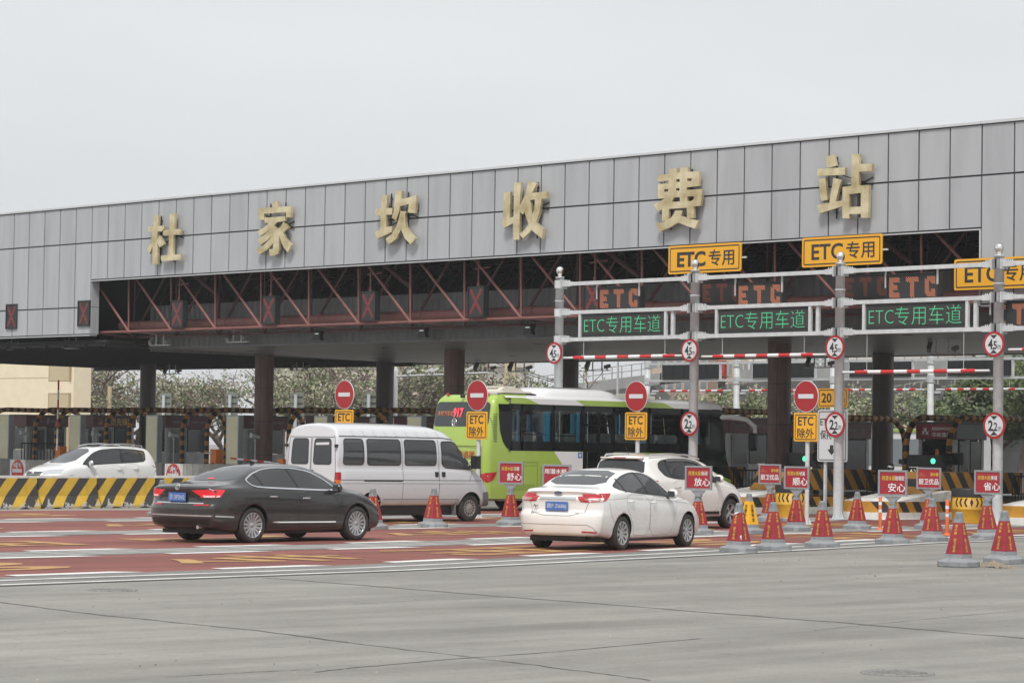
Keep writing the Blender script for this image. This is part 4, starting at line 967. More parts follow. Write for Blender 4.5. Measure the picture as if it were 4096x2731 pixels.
for i, x in enumerate(ISL):
    nth = ORD[i] + ' island from the right'
    if i < 4:
        entry_island(x, 'entry island with striped nose, the ' + nth, i == 0)
        booth(x, 70.05 if i in (1, 2) else 70.4, 'steel toll booth with red and grey sign on the ' + nth if i in (1, 2) else 'steel toll booth with maroon sign on the ' + nth, 'split' if i in (1, 2) else 'm', hx=.73, hy=.76 if i in (1, 2) else 1.3)
        for s, sd in ((.85, 'near'), (-.85, 'far')): hoop(x + s, 68.8, 73.6, 3.0, 'striped guard hoop on the %s side of the %s' % (sd, nth))
    else:
        exit_island(x, 'exit island with white nose and worn disc, the ' + nth)
        booth(x, 71.9, ('toll booth with gold 党员先锋岗 sign on the ' if i == 11 else 'toll booth with maroon sign on the ') + nth, 'party' if i == 11 else 'm', z0=.45)
        for s, sd in ((.85, 'near'), (-.85, 'far')): hoop(x + s, 68.6, 73.9, 3.22, 'striped guard hoop on the %s side of the %s' % (sd, nth))
        t = thing('light_panel', (x, 66.5, .95), 'cream framed light panel on the ' + nth, 'light panel', 'cream light panels')
        m = MB(); m.box(-.40, .40, -.13, .13, 0, 1.98); m.build('case', 'alu', t)
        m = MB(); m.box(-.35, .35, -.136, -.13, .05, 1.93); m.build('face', 'cream', t)
        t = thing('gate_machine', (x - .78, 65.2 if i == 7 else 66.2, .62 if i != 7 else .3), 'orange lane gate machine on the ' + nth, 'lane gate', 'orange gate machines')
        m = MB(); m.box(-.18, .18, -.17, .17, 0, .92); m.box(-.19, .19, -.18, .18, .92, .95); m.build('cabinet', 'orange', t)
        m = MB(); m.box(-.09, .09, -.176, -.17, .25, .4); m.build('plate', 'dark', t)
        m = MB(); up = i == 10; d = (0, 0, 1) if up else (-1, 0, .05)
        P0 = Vector((0, -.2, .78)); D_ = Vector(d); m.tube([P0, P0 + D_ * .5], .035, 8, 2)
        for k in range(6 if i in (7, 10) else 0): m.tube([P0 + D_ * (.5 + k * .42), P0 + D_ * (.5 + (k + 1) * .42)], .04, 8, k % 2)
        m.build('gate_arm', ['barwht', 'barred', 'chrome'], t)
        t = thing('pole_camera', (x + .7, 67.0, .95), 'small pole camera on the ' + nth, 'camera', 'pole cameras on the exit islands')
        m = MB(); m.tube([(0, 0, 0), (0, 0, 1.05)], .025, 8); m.tube([(0, 0, .95), (-.1, .05, .98), (-.08, .0, 1.1)], .02, 6); m.build('pole', 'galv', t)
        m = MB(); m.bar((.0, .2, 1.12), (-.05, -.16, 1.2), .12, .12); m.build('camera', 'galv', t)
        m = MB(); m.prism([(-.1, -.1), (.1, -.1), (.06, .1), (-.06, .1)], (-.06, -.17, 1.2), XX, ZZ, .01); m.build('hood', 'signwht', t)
# lane displays with green lights
MT['greenlight'] = pbr('green_light', (.02, .3, .15), .3, emit=(.10, .95, .48), es=1.6)
MT['whiteled'] = pbr('white_led', (.3, .3, .2), .4, emit=(.9, .85, .6), es=.9)
for x, lb in ((-51.35, 'lane display with a lit green lamp in front of the booth at the right'), (-56.55, 'lane display with a green lamp half hidden by a sign post')):
    t = thing('lane_display', (x, 67.9, .3), lb, 'lane display', 'lane displays')
    m = MB(); m.box(-.8, .8, -.12, .12, 1.12, 1.5); m.box(-.75, .75, -.11, .1, .62, 1.10); m.bar((0, 0, 0), (0, 0, .62), .18); m.box(-1.05, -.85, -.2, .0, 1.2, 1.35); m.build('housing', 'boothdark', t)
    m = MB(); m.disc((.25, -.125, 1.31), XX, ZZ, .085, .02, 24); m.build('green_lamp', 'greenlight', t)
    m = MB(); m.lathe([(.14, 0), (.2, -.3), (.19, -.3), (.13, 0)], 20, o=(.95, -.05, 1.38), ax='y'); m.box(.9, 1.25, -.1, .1, 1.2, 1.58); m.build('side_lamp', 'ledbox', t)
    m = MB()
    led_dots(m, (-.05, -.115, .98), XX, ZZ, [''.join('#' if random.Random(r * 50 + c).random() < .6 and c % 4 != 3 else '.' for c in range(34)) for r in range(4)], 1.2, .12, .017)
    led_dots(m, (.0, -.115, .78), XX, ZZ, [''.join('#' if random.Random(r * 70 + c).random() < .55 and c % 5 != 3 else '.' for c in range(34)) for r in range(4)], 1.2, .12, .017)
    m.build('led_text', 'whiteled', t)
    m = MB(); m.lathe([(.06, 1.5), (.06, 1.56), (.05, 1.57), (.05, 1.66), (.03, 1.69), (0, 1.69)], 12, o=(.3, 0, 0)); m.build('beacon', 'lamporange', t)
t = thing('bollard', (-51.3, 65.9, .5), 'shiny steel bollard at the end of a striped island wall', 'bollard')
m = MB(); m.lathe([(.08, 0), (.08, .72), (.11, .74), (.11, .78), (.06, .8), (.1, .84), (.12, .92), (.08, 1.0), (0, 1.03)], 20); m.build('post', 'chrome', t)
# ------------------------------------------------------------------ vehicles
def pchip(pts):
    X = np.array([p[0] for p in pts], float); Y = np.array([p[1] for p in pts], float); h = np.diff(X); d = np.diff(Y) / h; m = np.zeros(len(X))
    m[0], m[-1] = d[0], d[-1]
    for i in range(1, len(X) - 1):
        if d[i - 1] * d[i] > 0:
            w1, w2 = 2 * h[i] + h[i - 1], h[i] + 2 * h[i - 1]; m[i] = (w1 + w2) / (w1 / d[i - 1] + w2 / d[i])
    def f(x):
        x = min(max(x, X[0]), X[-1]); i = min(int(np.searchsorted(X, x, 'right')) - 1, len(h) - 1); t = (x - X[i]) / h[i]
        return float(Y[i] * (1 + 2 * t) * (1 - t) ** 2 + m[i] * h[i] * t * (1 - t) ** 2 + Y[i + 1] * t * t * (3 - 2 * t) + m[i + 1] * h[i] * t * t * (t - 1))
    return f
def chaikin(p, n):
    for _ in range(n):
        q = [p[0]]
        for a, b in zip(p, p[1:]): q += [(a[0] * .75 + b[0] * .25, a[1] * .75 + b[1] * .25), (a[0] * .25 + b[0] * .75, a[1] * .25 + b[1] * .75)]
        q.append(p[-1]); p = q
    return p
class Car:
    """body lofted from length-wise curves; panes, lamps and seams are laid on its surface"""
    def __init__(s, name, loc, rz, label, cat, paint, S, group=None):
        s.S = S; s.ro = S['ro']; s.L = S['L']; s.paint = paint
        s.t = thing(name, loc, label, cat, group, rz)
        f = {k: pchip(S[k]) for k in ('top', 'belt', 'wb', 'wt', 'bot')}; xr, xf = pchip(S['xr']), pchip(S['xf'])
        rnd_r, rnd_f = S.get('rr', .16), S.get('rf', .22); bulge = S.get('bulge', .02); crn = S.get('crown', .12)
        N = 84; st = [s.L * (i / (N - 1)) for i in range(N)]
        st = sorted(set(st + [.02, .05, .09, s.L - .02, s.L - .05, s.L - .09]))
        wm_ = max(p[1] for p in S['wb'])
        def sh(y, x, z):
            a = max(0, 1 - y / .9) ** 1.6; b = max(0, 1 - (s.L - y) / 1.0) ** 1.6; k = min(1, abs(x) / wm_)
            return y + a * (xr(z) + rnd_r * k ** 3) - b * (xf(z) + rnd_f * k ** 2.6)
        rings = []
        for y in st:
            zb, zl, zt, w, wt = f['bot'](y), f['belt'](y), f['top'](y), f['wb'](y), f['wt'](y)
            zl = min(zl, zt - .03); h = zl - zb; g_ = zt - zl
            p = [(0, zb), (w * .82, zb), (w * .93, zb + .03), (w * .975, zb + .22 * h), (w * .995, zb + .45 * h), (w, zb + .70 * h), (w * .985, zb + .90 * h), (w * .955, zl)]
            x0 = w * .93; cr = crn * g_ + .012
            p += [(x0 + (wt - x0) * .33 + bulge * min(1, g_ / .4), zl + (g_ - cr) * .33), (x0 + (wt - x0) * .70 + bulge * min(1, g_ / .4), zl + (g_ - cr) * .70), (wt + .01, zt - cr), (wt * .80, zt - cr * .42), (wt * .4, zt - cr * .08), (0, zt)]
            rings.append(chaikin(p, 2))
        n = len(rings[0]); K = 2 * n - 2; vs = []
        for y, r in zip(st, rings):
            full = r + [(-x, z) for x, z in r[-2:0:-1]]
            vs += [(x, sh(y, x, z) - s.ro, z) for x, z in full]
        fs = [(i * K + k, i * K + (k + 1) % K, (i + 1) * K + (k + 1) % K, (i + 1) * K + k) for i in range(len(st) - 1) for k in range(K)]
        m = MB(); m.add(vs, [q[::-1] for q in fs], 0, True)
        for end, y in ((0, 0.), (len(st) - 1, s.L)):
            r = rings[end]; C = 16; base = end * K; rows = [[base]]
            for i in range(1, n - 1):
                row = [base + K - i]
                for c in range(1, C):
                    x = -r[i][0] + 2 * r[i][0] * c / C; m.v.append((x, sh(y, x, r[i][1]) - s.ro, r[i][1])); row.append(len(m.v) - 1)
                rows.append(row + [base + i])
            rows.append([base + n - 1])
            for a, b in zip(rows, rows[1:]):
                for c in range(C):
                    q = (a[0], b[c + 1], b[c]) if len(a) == 1 else (a[c], a[c + 1], b[0]) if len(b) == 1 else (a[c], a[c + 1], b[c + 1], b[c])
                    m.f.append(q if end == 0 else q[::-1]); m.m.append(0); m.sm.append(True)
        me = m.data('body', [paint, 'blackp'])
        o = bpy.data.objects.new('body', me); COL.objects.link(o)
        bmm = bmesh.new(); bmm.from_mesh(me); bmesh.ops.recalc_face_normals(bmm, faces=bmm.faces[:]); bmm.to_mesh(me)
        s.bvh = BVHTree.FromBMesh(bmm); bmm.free()
        # wheel arches
        cm_ = MB(); ra = S['arch']; zc = S['r'] + S.get('archup', .02)
        for yy in (0, S['wbase']):
            for sx in (1, -1):
                x1 = wm_ + .2; x0 = wm_ - .27
                cm_.lathe([(0, x0), (ra, x0), (ra, x1), (0, x1)], 48, 0, o=(0, yy, zc), ax='x') if sx > 0 else cm_.lathe([(0, -x1), (ra, -x1), (ra, -x0), (0, -x0)], 48, 0, o=(0, yy, zc), ax='x')
        cme = cm_.data('cut', ['blackp']); co = bpy.data.objects.new('cut', cme); COL.objects.link(co)
        bmm = bmesh.new(); bmm.from_mesh(cme); bmesh.ops.remove_doubles(bmm, verts=bmm.verts[:], dist=1e-5); bmesh.ops.recalc_face_normals(bmm, faces=bmm.faces[:]); bmm.to_mesh(cme); bmm.free()
        for q in cme.polygons: q.use_smooth = False
        md = o.modifiers.new('b', 'BOOLEAN'); md.operation = 'DIFFERENCE'; md.object = co; md.solver = 'EXACT'; md.material_mode = 'TRANSFER'
        bpy.context.view_layer.update(); dg = bpy.context.evaluated_depsgraph_get(); nm = bpy.data.meshes.new_from_object(o.evaluated_get(dg))
        o.modifiers.clear(); o.data = nm; bpy.data.objects.remove(co); o.parent = s.t; s.body = o
        s.wm = wm_
        # black underbody box, added low to deepen the shadow under the car
        u = MB(); u.box(-wm_ * .8, wm_ * .8, -s.ro + .35, s.L - s.ro - .4, S['r'] * .5, f['bot'](s.L / 2) + .05); u.build('underbody_shadow_pan', 'blackp', s.t)
        u = MB(); u.tube([(-wm_ * .75, 0, S['r']), (wm_ * .75, 0, S['r'])], .05, 8); u.tube([(-wm_ * .75, S['wbase'], S['r']), (wm_ * .75, S['wbase'], S['r'])], .05, 8); u.build('axle', 'blackp', s.t)
    def hit(s, view, a, b):
        """view 'R'/'L': (s,z) seen from a side; 'B'/'F': (x,z) from behind / in front; 'T': (x,s) from above"""
        if view in 'RL': o, d = Vector((3 if view == 'R' else -3, a - s.ro, b)), Vector((-1 if view == 'R' else 1, 0, 0))
        elif view in 'BF': o, d = Vector((a, -9 if view == 'B' else 12, b)), Vector((0, 1 if view == 'B' else -1, 0))
        else: o, d = Vector((a, b - s.ro, 6)), Vector((0, 0, -1))
        h = s.bvh.ray_cast(o, d)
        if h[0] is None: h = s.bvh.find_nearest(o + d * (3 - s.wm if view in 'RL' else 9))
        return h[0], h[1]
    def patch(s, mb, view, poly, off=.005, mi=0, n=0):
        pts = []
        if n: poly = chaikin2(poly, n)
        for i, p in enumerate(poly):
            q = poly[(i + 1) % len(poly)]; k = max(1, int(math.hypot(q[0] - p[0], q[1] - p[1]) / .06))
            for j in range(k): pts.append((p[0] + (q[0] - p[0]) * j / k, p[1] + (q[1] - p[1]) * j / k))
        bm = bmesh.new(); v = [bm.verts.new((p[0], p[1], 0)) for p in pts]; e = [bm.edges.new((v[i], v[(i + 1) % len(v)])) for i in range(len(v))]
        bmesh.ops.triangle_fill(bm, use_beauty=True, use_dissolve=False, edges=e)
        for _ in range(4):
            lg = [x for x in bm.edges if x.calc_length() > .10]
            if not lg: break
            bmesh.ops.subdivide_edges(bm, edges=lg, cuts=1); bmesh.ops.triangulate(bm, faces=bm.faces[:])
        bm.verts.index_update(); vs = []
        for q in bm.verts:
            h, nn = s.hit(view, q.co.x, q.co.y); vs.append(h + nn * off)
        out = []
        for fc in bm.faces:
            t = tuple(q.index for q in fc.verts); a, b, c = (vs[i] for i in t); nn = (b - a).cross(c - a); h, hn = s.hit(view, sum(q.co.x for q in fc.verts) / 3, sum(q.co.y for q in fc.verts) / 3)
            out.append(t if nn.dot(hn) > 0 else t[::-1])
        bm.free(); mb.add(vs, out, mi, True); return mb
    def ribbon(s, mb, view, line, w=.012, off=.004, mi=0, closed=False, n=0, step=.05):
        if n: line = chaikin2(line, n) if closed else chaikin(line, n)
        pts = []; L_ = list(line) + ([line[0]] if closed else [])
        for p, q in zip(L_, L_[1:]):
            k = max(1, int(math.hypot(q[0] - p[0], q[1] - p[1]) / step))
            for j in range(k): pts.append((p[0] + (q[0] - p[0]) * j / k, p[1] + (q[1] - p[1]) * j / k))
        pts.append(L_[-1]); H = [s.hit(view, *p) for p in pts]; P = [h + nn * off for h, nn in H]; vs = []
        for i, (h, nn) in enumerate(H):
            d = (P[min(i + 1, len(P) - 1)] - P[max(i - 1, 0)]); 
            if d.length < 1e-6: d = Vector((0, 1, 0))
            sd_ = d.normalized().cross(nn).normalized() * w / 2; vs += [P[i] - sd_, P[i] + sd_]
        mb.add(vs, [(2 * i, 2 * i + 2, 2 * i + 3, 2 * i + 1)[::-1] for i in range(len(P) - 1)], mi, True); return mb
    def part(s, name, mat_, fn, parent=None):
        m = MB(); fn(m); return m.build(name, mat_, parent or s.t)
    def wheels(s, style, width=.21, dirty=False):
        S = s.S; r = S['r']; rim = S['rim']
        tm_ = MB(); h = width / 2
        tm_.lathe([(rim - .01, -h * .8), (rim + .01, -h), (r * .90, -h), (r * .97, -h * .85), (r, -h * .55), (r, h * .55), (r * .97, h * .85), (r * .90, h), (rim + .012, h), (rim - .012, h * .8)], 44, 0, ax='x')
        rm_ = MB(); rm_.lathe([(rim, h * .78), (rim + .004, h * .92), (rim - .012, h * .95), (rim - .02, h * .7), (rim - .025, -h * .6)], 44, 0, ax='x')
        rm_.lathe([(0, -h * .1), (rim - .025, -h * .3)], 30, 1, ax='x')
        rm_.lathe([(0, h * .75), (.035, h * .74), (.05, h * .62), (.07, h * .5)], 20, 0, ax='x')
        if style == 'cap':
            rm_.lathe([(0, h * .95), (.06, h * .92), (rim * .55, h * .75), (rim * .9, h * .86), (rim, h * .8)], 40, 0, ax='x')
            for k in range(14):
                a = k * 2 * math.pi / 14; c, q = math.cos(a), math.sin(a); rm_.bar((h * .80, c * rim * .62, q * rim * .62), (h * .84, c * rim * .86, q * rim * .86), .022, .02, 1, up=(1, 0, 0))
        else:
            ns, wd, sp = style
            for k in range(ns):
                for j in (0,) if sp == 0 else (-sp, sp):
                    a = 2 * math.pi * k / ns; a2 = a + j
                    rm_.bar((h * .58, math.cos(a + j * .4) * .045, math.sin(a + j * .4) * .045), (h * .80, math.cos(a2) * (rim - .012), math.sin(a2) * (rim - .012)), .03, wd, 0, up=(1, 0, 0))
        td, rd = tm_.data('wheel', ['tyre']), rm_.data('rim', ['alloy' if style != 'cap' else 'hubcap', 'blackp'])
        for yy in (0, S['wbase']):
            for sx in (1, -1):
                w_ = bpy.data.objects.new('wheel', td); COL.objects.link(w_); w_.parent = s.t; w_.location = (sx * (s.wm - h - S.get('inset', .02)), yy, r); w_.rotation_euler = (random.uniform(0, 6), 0, 0 if sx > 0 else math.pi)
                o = bpy.data.objects.new('rim', rd); COL.objects.link(o); o.parent = w_
    def mirror(s, y, z, mat_='blackp', sc=1., sides=(1, -1), shell=None):
        for sx in sides:
            m = MB(); h, nn = s.hit('R' if sx > 0 else 'L', y, z - .05)
            c = Vector((h.x + sx * .12 * sc, h.y - .0, z + .02))
            pr = [(0, -.10), (.05, -.095), (.085, -.05), (.09, .0), (.075, .06), (.04, .09), (0, .1)]
            vs = []; n = 14
            for r_, hh in pr:
                for k in range(n):
                    a = 2 * math.pi * k / n; vs.append((c.x + hh * sc, c.y + r_ * math.cos(a) * .75 * sc, c.z + r_ * math.sin(a) * sc))
            m.add(vs, [(i * n + k, i * n + (k + 1) % n, (i + 1) * n + (k + 1) % n, (i + 1) * n + k) for i in range(len(pr) - 1) for k in range(n)], 0, True)
            m.bar((h.x - sx * .02, h.y + .02, z - .06), (c.x - sx * .02, c.y + .01, c.z - .05), .05, .04, 1)
            m.add([(c.x - .075 * sc, c.y - .075 * sc, c.z - .055 * sc), (c.x + .075 * sc, c.y - .075 * sc, c.z - .055 * sc), (c.x + .07 * sc, c.y - .073 * sc, c.z + .05 * sc), (c.x - .07 * sc, c.y - .073 * sc, c.z + .055 * sc)], [(0, 1, 2, 3)], 2)
            m.build('mirror', [shell or mat_, 'blackp', 'cglass2'], s.t)
    def doors(s, polys, handle, hmat, hl=.2):
        for sx, vw in ((1, 'R'), (-1, 'L')):
            for poly, (hy, hz) in zip(polys, handle):
                m = MB(); s.patch(m, vw, poly, .0022, 0, n=1); s.ribbon(m, vw, poly, .007, .003, 1, closed=True, n=1); d = m.build('door', [s.paint, 'seam' if s.paint == 'p_dark' else 'seam2'], s.t)
                m = MB(); h, nn = s.hit(vw, hy, hz)
                m.tube([h + Vector((sx * .004, -hl / 2, 0)), h + Vector((sx * .03, -hl / 2 + .03, 0)), h + Vector((sx * .034, 0, 0)), h + Vector((sx * .03, hl / 2 - .03, 0)), h + Vector((sx * .004, hl / 2, 0))], [.008, .014, .015, .014, .008], 8)
                m.build('handle', hmat, d)
    def plate(s, x, z, txt, w=.44, h=.14, view='B'):
        p, nn = s.hit(view, x, z); sg = -1 if view == 'B' else 1; m = MB(); y = p.y + sg * .03
        ux = XX if view == 'B' else -XX
        m.frame((x, y, z), ux, ZZ, w + .02, h + .02, .012, 0); m.text(txt, Vector((x, y, z)) - ux.cross(ZZ) * -.0125, ux, ZZ, h=h * .74, w=w * .92, off=0., mi=1, lift=.002)
        m.build('number_plate', ['plateblue', 'signwht'], s.t)
def rounded(poly, r, n=5):
    out = []; k = len(poly)
    for i in range(k):
        a, b, c = Vector(poly[i - 1]), Vector(poly[i]), Vector(poly[(i + 1) % k])
        u, w_ = (a - b), (c - b); d = min(r, u.length * .45, w_.length * .45); p, q = b + u.normalized() * d, b + w_.normalized() * d
        for j in range(n + 1): t = j / n; out.append(tuple(p * (1 - t) ** 2 + b * 2 * t * (1 - t) + q * t * t))
    return out
def chaikin2(p, n):
    for _ in range(n):
        q = []
        for i, a in enumerate(p):
            b = p[(i + 1) % len(p)]; q += [(a[0] * .82 + b[0] * .18, a[1] * .82 + b[1] * .18), (a[0] * .18 + b[0] * .82, a[1] * .18 + b[1] * .82)]
        p = q
    return p
MT['seam'] = pbr('panel_gap', (.03, .03, .03), .8); MT['hubcap'] = pbr('silver_hubcap', (.36, .345, .32), .45, .5, var=.15, vscale=6)
def carpaint(name, c, dirt=None, metal=0., rough=.22, lo=.2, hi=.75):
    """clear coated paint with road dust on the lower flanks"""
    m = pbr(name, c, rough, metal, coat=.8); n = m.node_tree.nodes; l = m.node_tree.links.new; b = n['Principled BSDF']
    if dirt:
        t = n.new('ShaderNodeTexCoord'); sp = n.new('ShaderNodeSeparateXYZ'); l(t.outputs['Object'], sp.inputs[0])
        mr = n.new('ShaderNodeMapRange'); mr.inputs[1].default_value = lo; mr.inputs[2].default_value = hi; mr.inputs[3].default_value = .6; mr.inputs[4].default_value = 0.06; l(sp.outputs[2], mr.inputs[0])
        z = n.new('ShaderNodeTexNoise'); z.inputs['Scale'].default_value = 3.5; z.inputs['Detail'].default_value = 7; l(t.outputs['Object'], z.inputs['Vector'])
        mu = n.new('ShaderNodeMath'); mu.operation = 'MULTIPLY'; l(mr.outputs[0], mu.inputs[0]); l(z.outputs[0], mu.inputs[1])
        mi = n.new('ShaderNodeMix'); mi.data_type = 'RGBA'; l(mu.outputs[0], mi.inputs[0]); mi.inputs[6].default_value = tuple(c) + (1,); mi.inputs[7].default_value = tuple(dirt) + (1,); l(mi.outputs[2], b.inputs['Base Color'])
        m2 = n.new('ShaderNodeMapRange'); m2.inputs[3].default_value = rough; m2.inputs[4].default_value = .7; l(mu.outputs[0], m2.inputs[0]); l(m2.outputs[0], b.inputs['Roughness'])
    return m
DUST = (.28, .25, .21)
MT['p_dark'] = carpaint('dark_grey_paint', (.028, .026, .026), (.11, .10, .09), .3, .25); MT['p_white'] = carpaint('white_car_paint', (.80, .79, .77), (.56, .50, .42)); MT['p_white2'] = carpaint('white_suv_paint', (.80, .785, .75), (.56, .51, .44))
MT['p_white3'] = carpaint('white_hatch_paint', (.76, .765, .76)); MT['p_silver'] = carpaint('silver_van_paint', (.60, .615, .64), (.42, .41, .39), .0, .32, .2, 1.0)

MT['litwhite'] = pbr('lit_lamp_strip', (.8, .5, .5), .3, emit=(1., .35, .35), es=.4)
MT['badgeblue'] = pbr('dark_blue_badge', (.02, .04, .10), .3); MT['seam2'] = pbr('dusty_panel_gap', (.26, .245, .225), .8); MT['greytrim'] = pbr('satin_trim', (.5, .52, .53), .25, .5); MT['lampred2'] = pbr('pale_red_lamp', (.35, .12, .11), .15, coat=.6); MT['lamppink'] = pbr('pink_lamp_line', (.6, .25, .25), .2)
MT['greytrim2'] = pbr('smoked_visor', (.10, .10, .10), .2)

# ---- dark sedan
C = Car('sedan', (0, 0, 0), R(5.9), 'dark grey sedan with chrome window trim and lit tail lamps', 'car', 'p_dark', dict(
    L=4.87, ro=1.12, wbase=2.803, r=.334, rim=.236, arch=.375, archup=.012,
    top=[(0, 1.035), (.1, 1.075), (.45, 1.10), (.72, 1.125), (1.2, 1.315), (1.75, 1.445), (2.3, 1.478), (2.75, 1.455), (3.1, 1.36), (3.55, 1.13), (3.75, 1.035), (4.2, .955), (4.6, .85), (4.87, .72)],
    belt=[(0, .97), (.6, 1.02), (1.2, 1.02), (2.2, .99), (3.3, .94), (3.8, .91), (4.3, .83), (4.87, .62)],
    wb=[(0, .86), (.5, .905), (1.1, .917), (2.5, .917), (3.9, .91), (4.5, .87), (4.87, .82)], wt=[(0, .72), (.7, .66), (1.7, .545), (2.4, .56), (3.0, .58), (3.7, .70), (4.4, .68), (4.87, .60)],
    bot=[(0, .30), (.3, .24), (.8, .20), (4.2, .19), (4.6, .2), (4.87, .24)],
    xr=[(.2, .16), (.32, .05), (.5, 0), (.68, .0), (.72, .045), (.85, .06), (1.0, .035), (1.08, .06), (1.3, .1)], xf=[(.2, .08), (.4, .0), (.6, .02), (.8, .06), (1.2, .1)], rr=.20, rf=.34, bulge=.03))
C.t.location = Vector((-38.99, 31.06, 0)) - Vector((math.cos(R(5.9)), math.sin(R(5.9)), 0)) * .90
DLO = [(1.06, 1.16), (1.15, 1.045), (1.6, 1.02), (3.41, .965), (3.30, 1.06), (3.1, 1.20), (2.80, 1.325), (2.4, 1.385), (1.95, 1.392), (1.6, 1.355), (1.3, 1.27)]
def sidewin(C, DLO, pillars, trim, n=1, mat_='cglass'):
    for vw in 'RL':
        m = MB(); C.patch(m, vw, DLO, .004, 0, n=n)
        for a in pillars: C.ribbon(m, vw, a, .05, .007, 1)
        o = m.build('side_window', [mat_, 'blackp'], C.t)
        m = MB(); C.ribbon(m, vw, DLO, trim[1], .009, 0, closed=True, n=n); m.build('window_trim', trim[0], o)
sidewin(C, DLO, [[(2.33, .99), (2.22, 1.39)], [(1.42, 1.03), (1.36, 1.29)]], ('chromec', .03), 1)
C.part('rear_window', 'cglass2', lambda m: C.patch(m, 'B', [(-.60, 1.145), (.60, 1.145), (.47, 1.41), (-.47, 1.41)], .004, n=1))
C.part('windscreen', 'cglass', lambda m: C.patch(m, 'F', [(-.66, 1.07), (.66, 1.07), (.50, 1.40), (-.50, 1.40)], .004, n=1))
C.doors([[(1.50, .99), (1.47, .55), (1.62, .30), (2.28, .27), (2.32, .96)], [(2.34, .96), (2.30, .27), (3.30, .27), (3.36, .92)]], [(1.62, .86), (2.50, .83)], 'chromec')
for sx in (1, -1):
    m = MB(); a = lambda p: [(x * sx, z) for x, z in p]
    C.patch(m, 'B', a([(.36, .97), (.60, .985), (.80, .99), (.86, .93), (.84, .845), (.60, .85), (.52, .88)]), .006); v = 'R' if sx > 0 else 'L'
    C.patch(m, v, [(.10, .985), (.42, .985), (.36, .93), (.30, .86), (.10, .845)], .006)
    C.ribbon(m, 'B', a([(.60, .87), (.66, .865), (.82, .87)]), .03, .01, 1); C.ribbon(m, v, [(.12, .86), (.28, .87)], .03, .01, 1); m.build('tail_lamp', ['lampredlit', 'litwhite'], C.t)
for v, ln, w_ in (('B', [(-.62, .735), (.62, .735)], .022), ('B', [(-.80, .51), (.80, .51)], .028), ('R', [(.14, .51), (.62, .49)], .028), ('L', [(.14, .51), (.62, .49)], .028), ('R', [(1.62, .385), (3.32, .375)], .024), ('L', [(1.62, .385), (3.32, .375)], .024)):
    C.part('chrome_trim', 'chromec', lambda m: C.ribbon(m, v, ln, w_, .006))
def dark_lower(m):
    C.patch(m, 'B', [(-.78, .46), (.78, .46), (.70, .27), (-.70, .27)], .004); C.ribbon(m, 'B', [(-.56, .80), (-.40, .87), (.40, .87), (.56, .80)], .03, .005)
C.part('rear_valance', 'blackp', dark_lower)
for k in (1, -1): C.part('reflector', 'lampred', lambda m: C.patch(m, 'B', [(.42 * k, .715), (.74 * k, .72), (.74 * k, .69), (.42 * k, .69)], .008))
C.part('brake_light', 'lampredlit', lambda m: C.patch(m, 'B', [(-.09, 1.165), (.09, 1.165), (.09, 1.185), (-.09, 1.185)], .012))
def badge(m):
    p, nn = C.hit('B', 0, 1.03)
    m.tube([(.058 * math.cos(a), p.y - .012, 1.03 + .058 * math.sin(a)) for a in [2 * math.pi * k / 20 for k in range(21)]], .008, 6)
    for q in (((-.035, .035), (-.012, -.045), (0, -.01), (.012, -.045), (.035, .035)), ((-.018, .05), (0, .0), (.018, .05))):
        for a, b in zip(q, q[1:]): m.bar((a[0], p.y - .013, 1.03 + a[1]), (b[0], p.y - .013, 1.03 + b[1]), .010)
C.part('badge', 'chromec', badge)
C.plate(0, .845, '京·3P2N2')
C.part('aerial', 'blackp', lambda m: m.prism([(0, 0), (.13, 0), (.03, .07), (.0, .075)], (.0, .75, 1.455), YY, ZZ, .02))
C.part('exhaust', 'chrome', lambda m: m.tube([(.52, -1.06, .30), (.52, -.9, .30)], .035, 12))
def fuel(m): C.ribbon(m, 'R', [(.92, .90), (1.10, .90), (1.11, .77), (.93, .77)], .008, .003, 0, closed=True); C.ribbon(m, 'R', [(3.86, .9), (3.5, .87), (3.40, .45)], .008, .003); C.ribbon(m, 'R', [(.30, .80), (.52, .60), (.60, .50)], .008, .003); C.ribbon(m, 'R', [(.1, .78), (.6, .94), (1.6, .93), (3.3, .885), (4.3, .80)], .006, .002)
C.part('body_seam', 'seam', fuel)
for v in 'RL': C.part('head_lamp', 'lampclear', lambda m: C.patch(m, v, [(4.35, .80), (4.62, .76), (4.66, .66), (4.45, .68)], .005))
C.mirror(3.27, 1.0, 'p_dark'); C.wheels((15, .016, .055), .235)

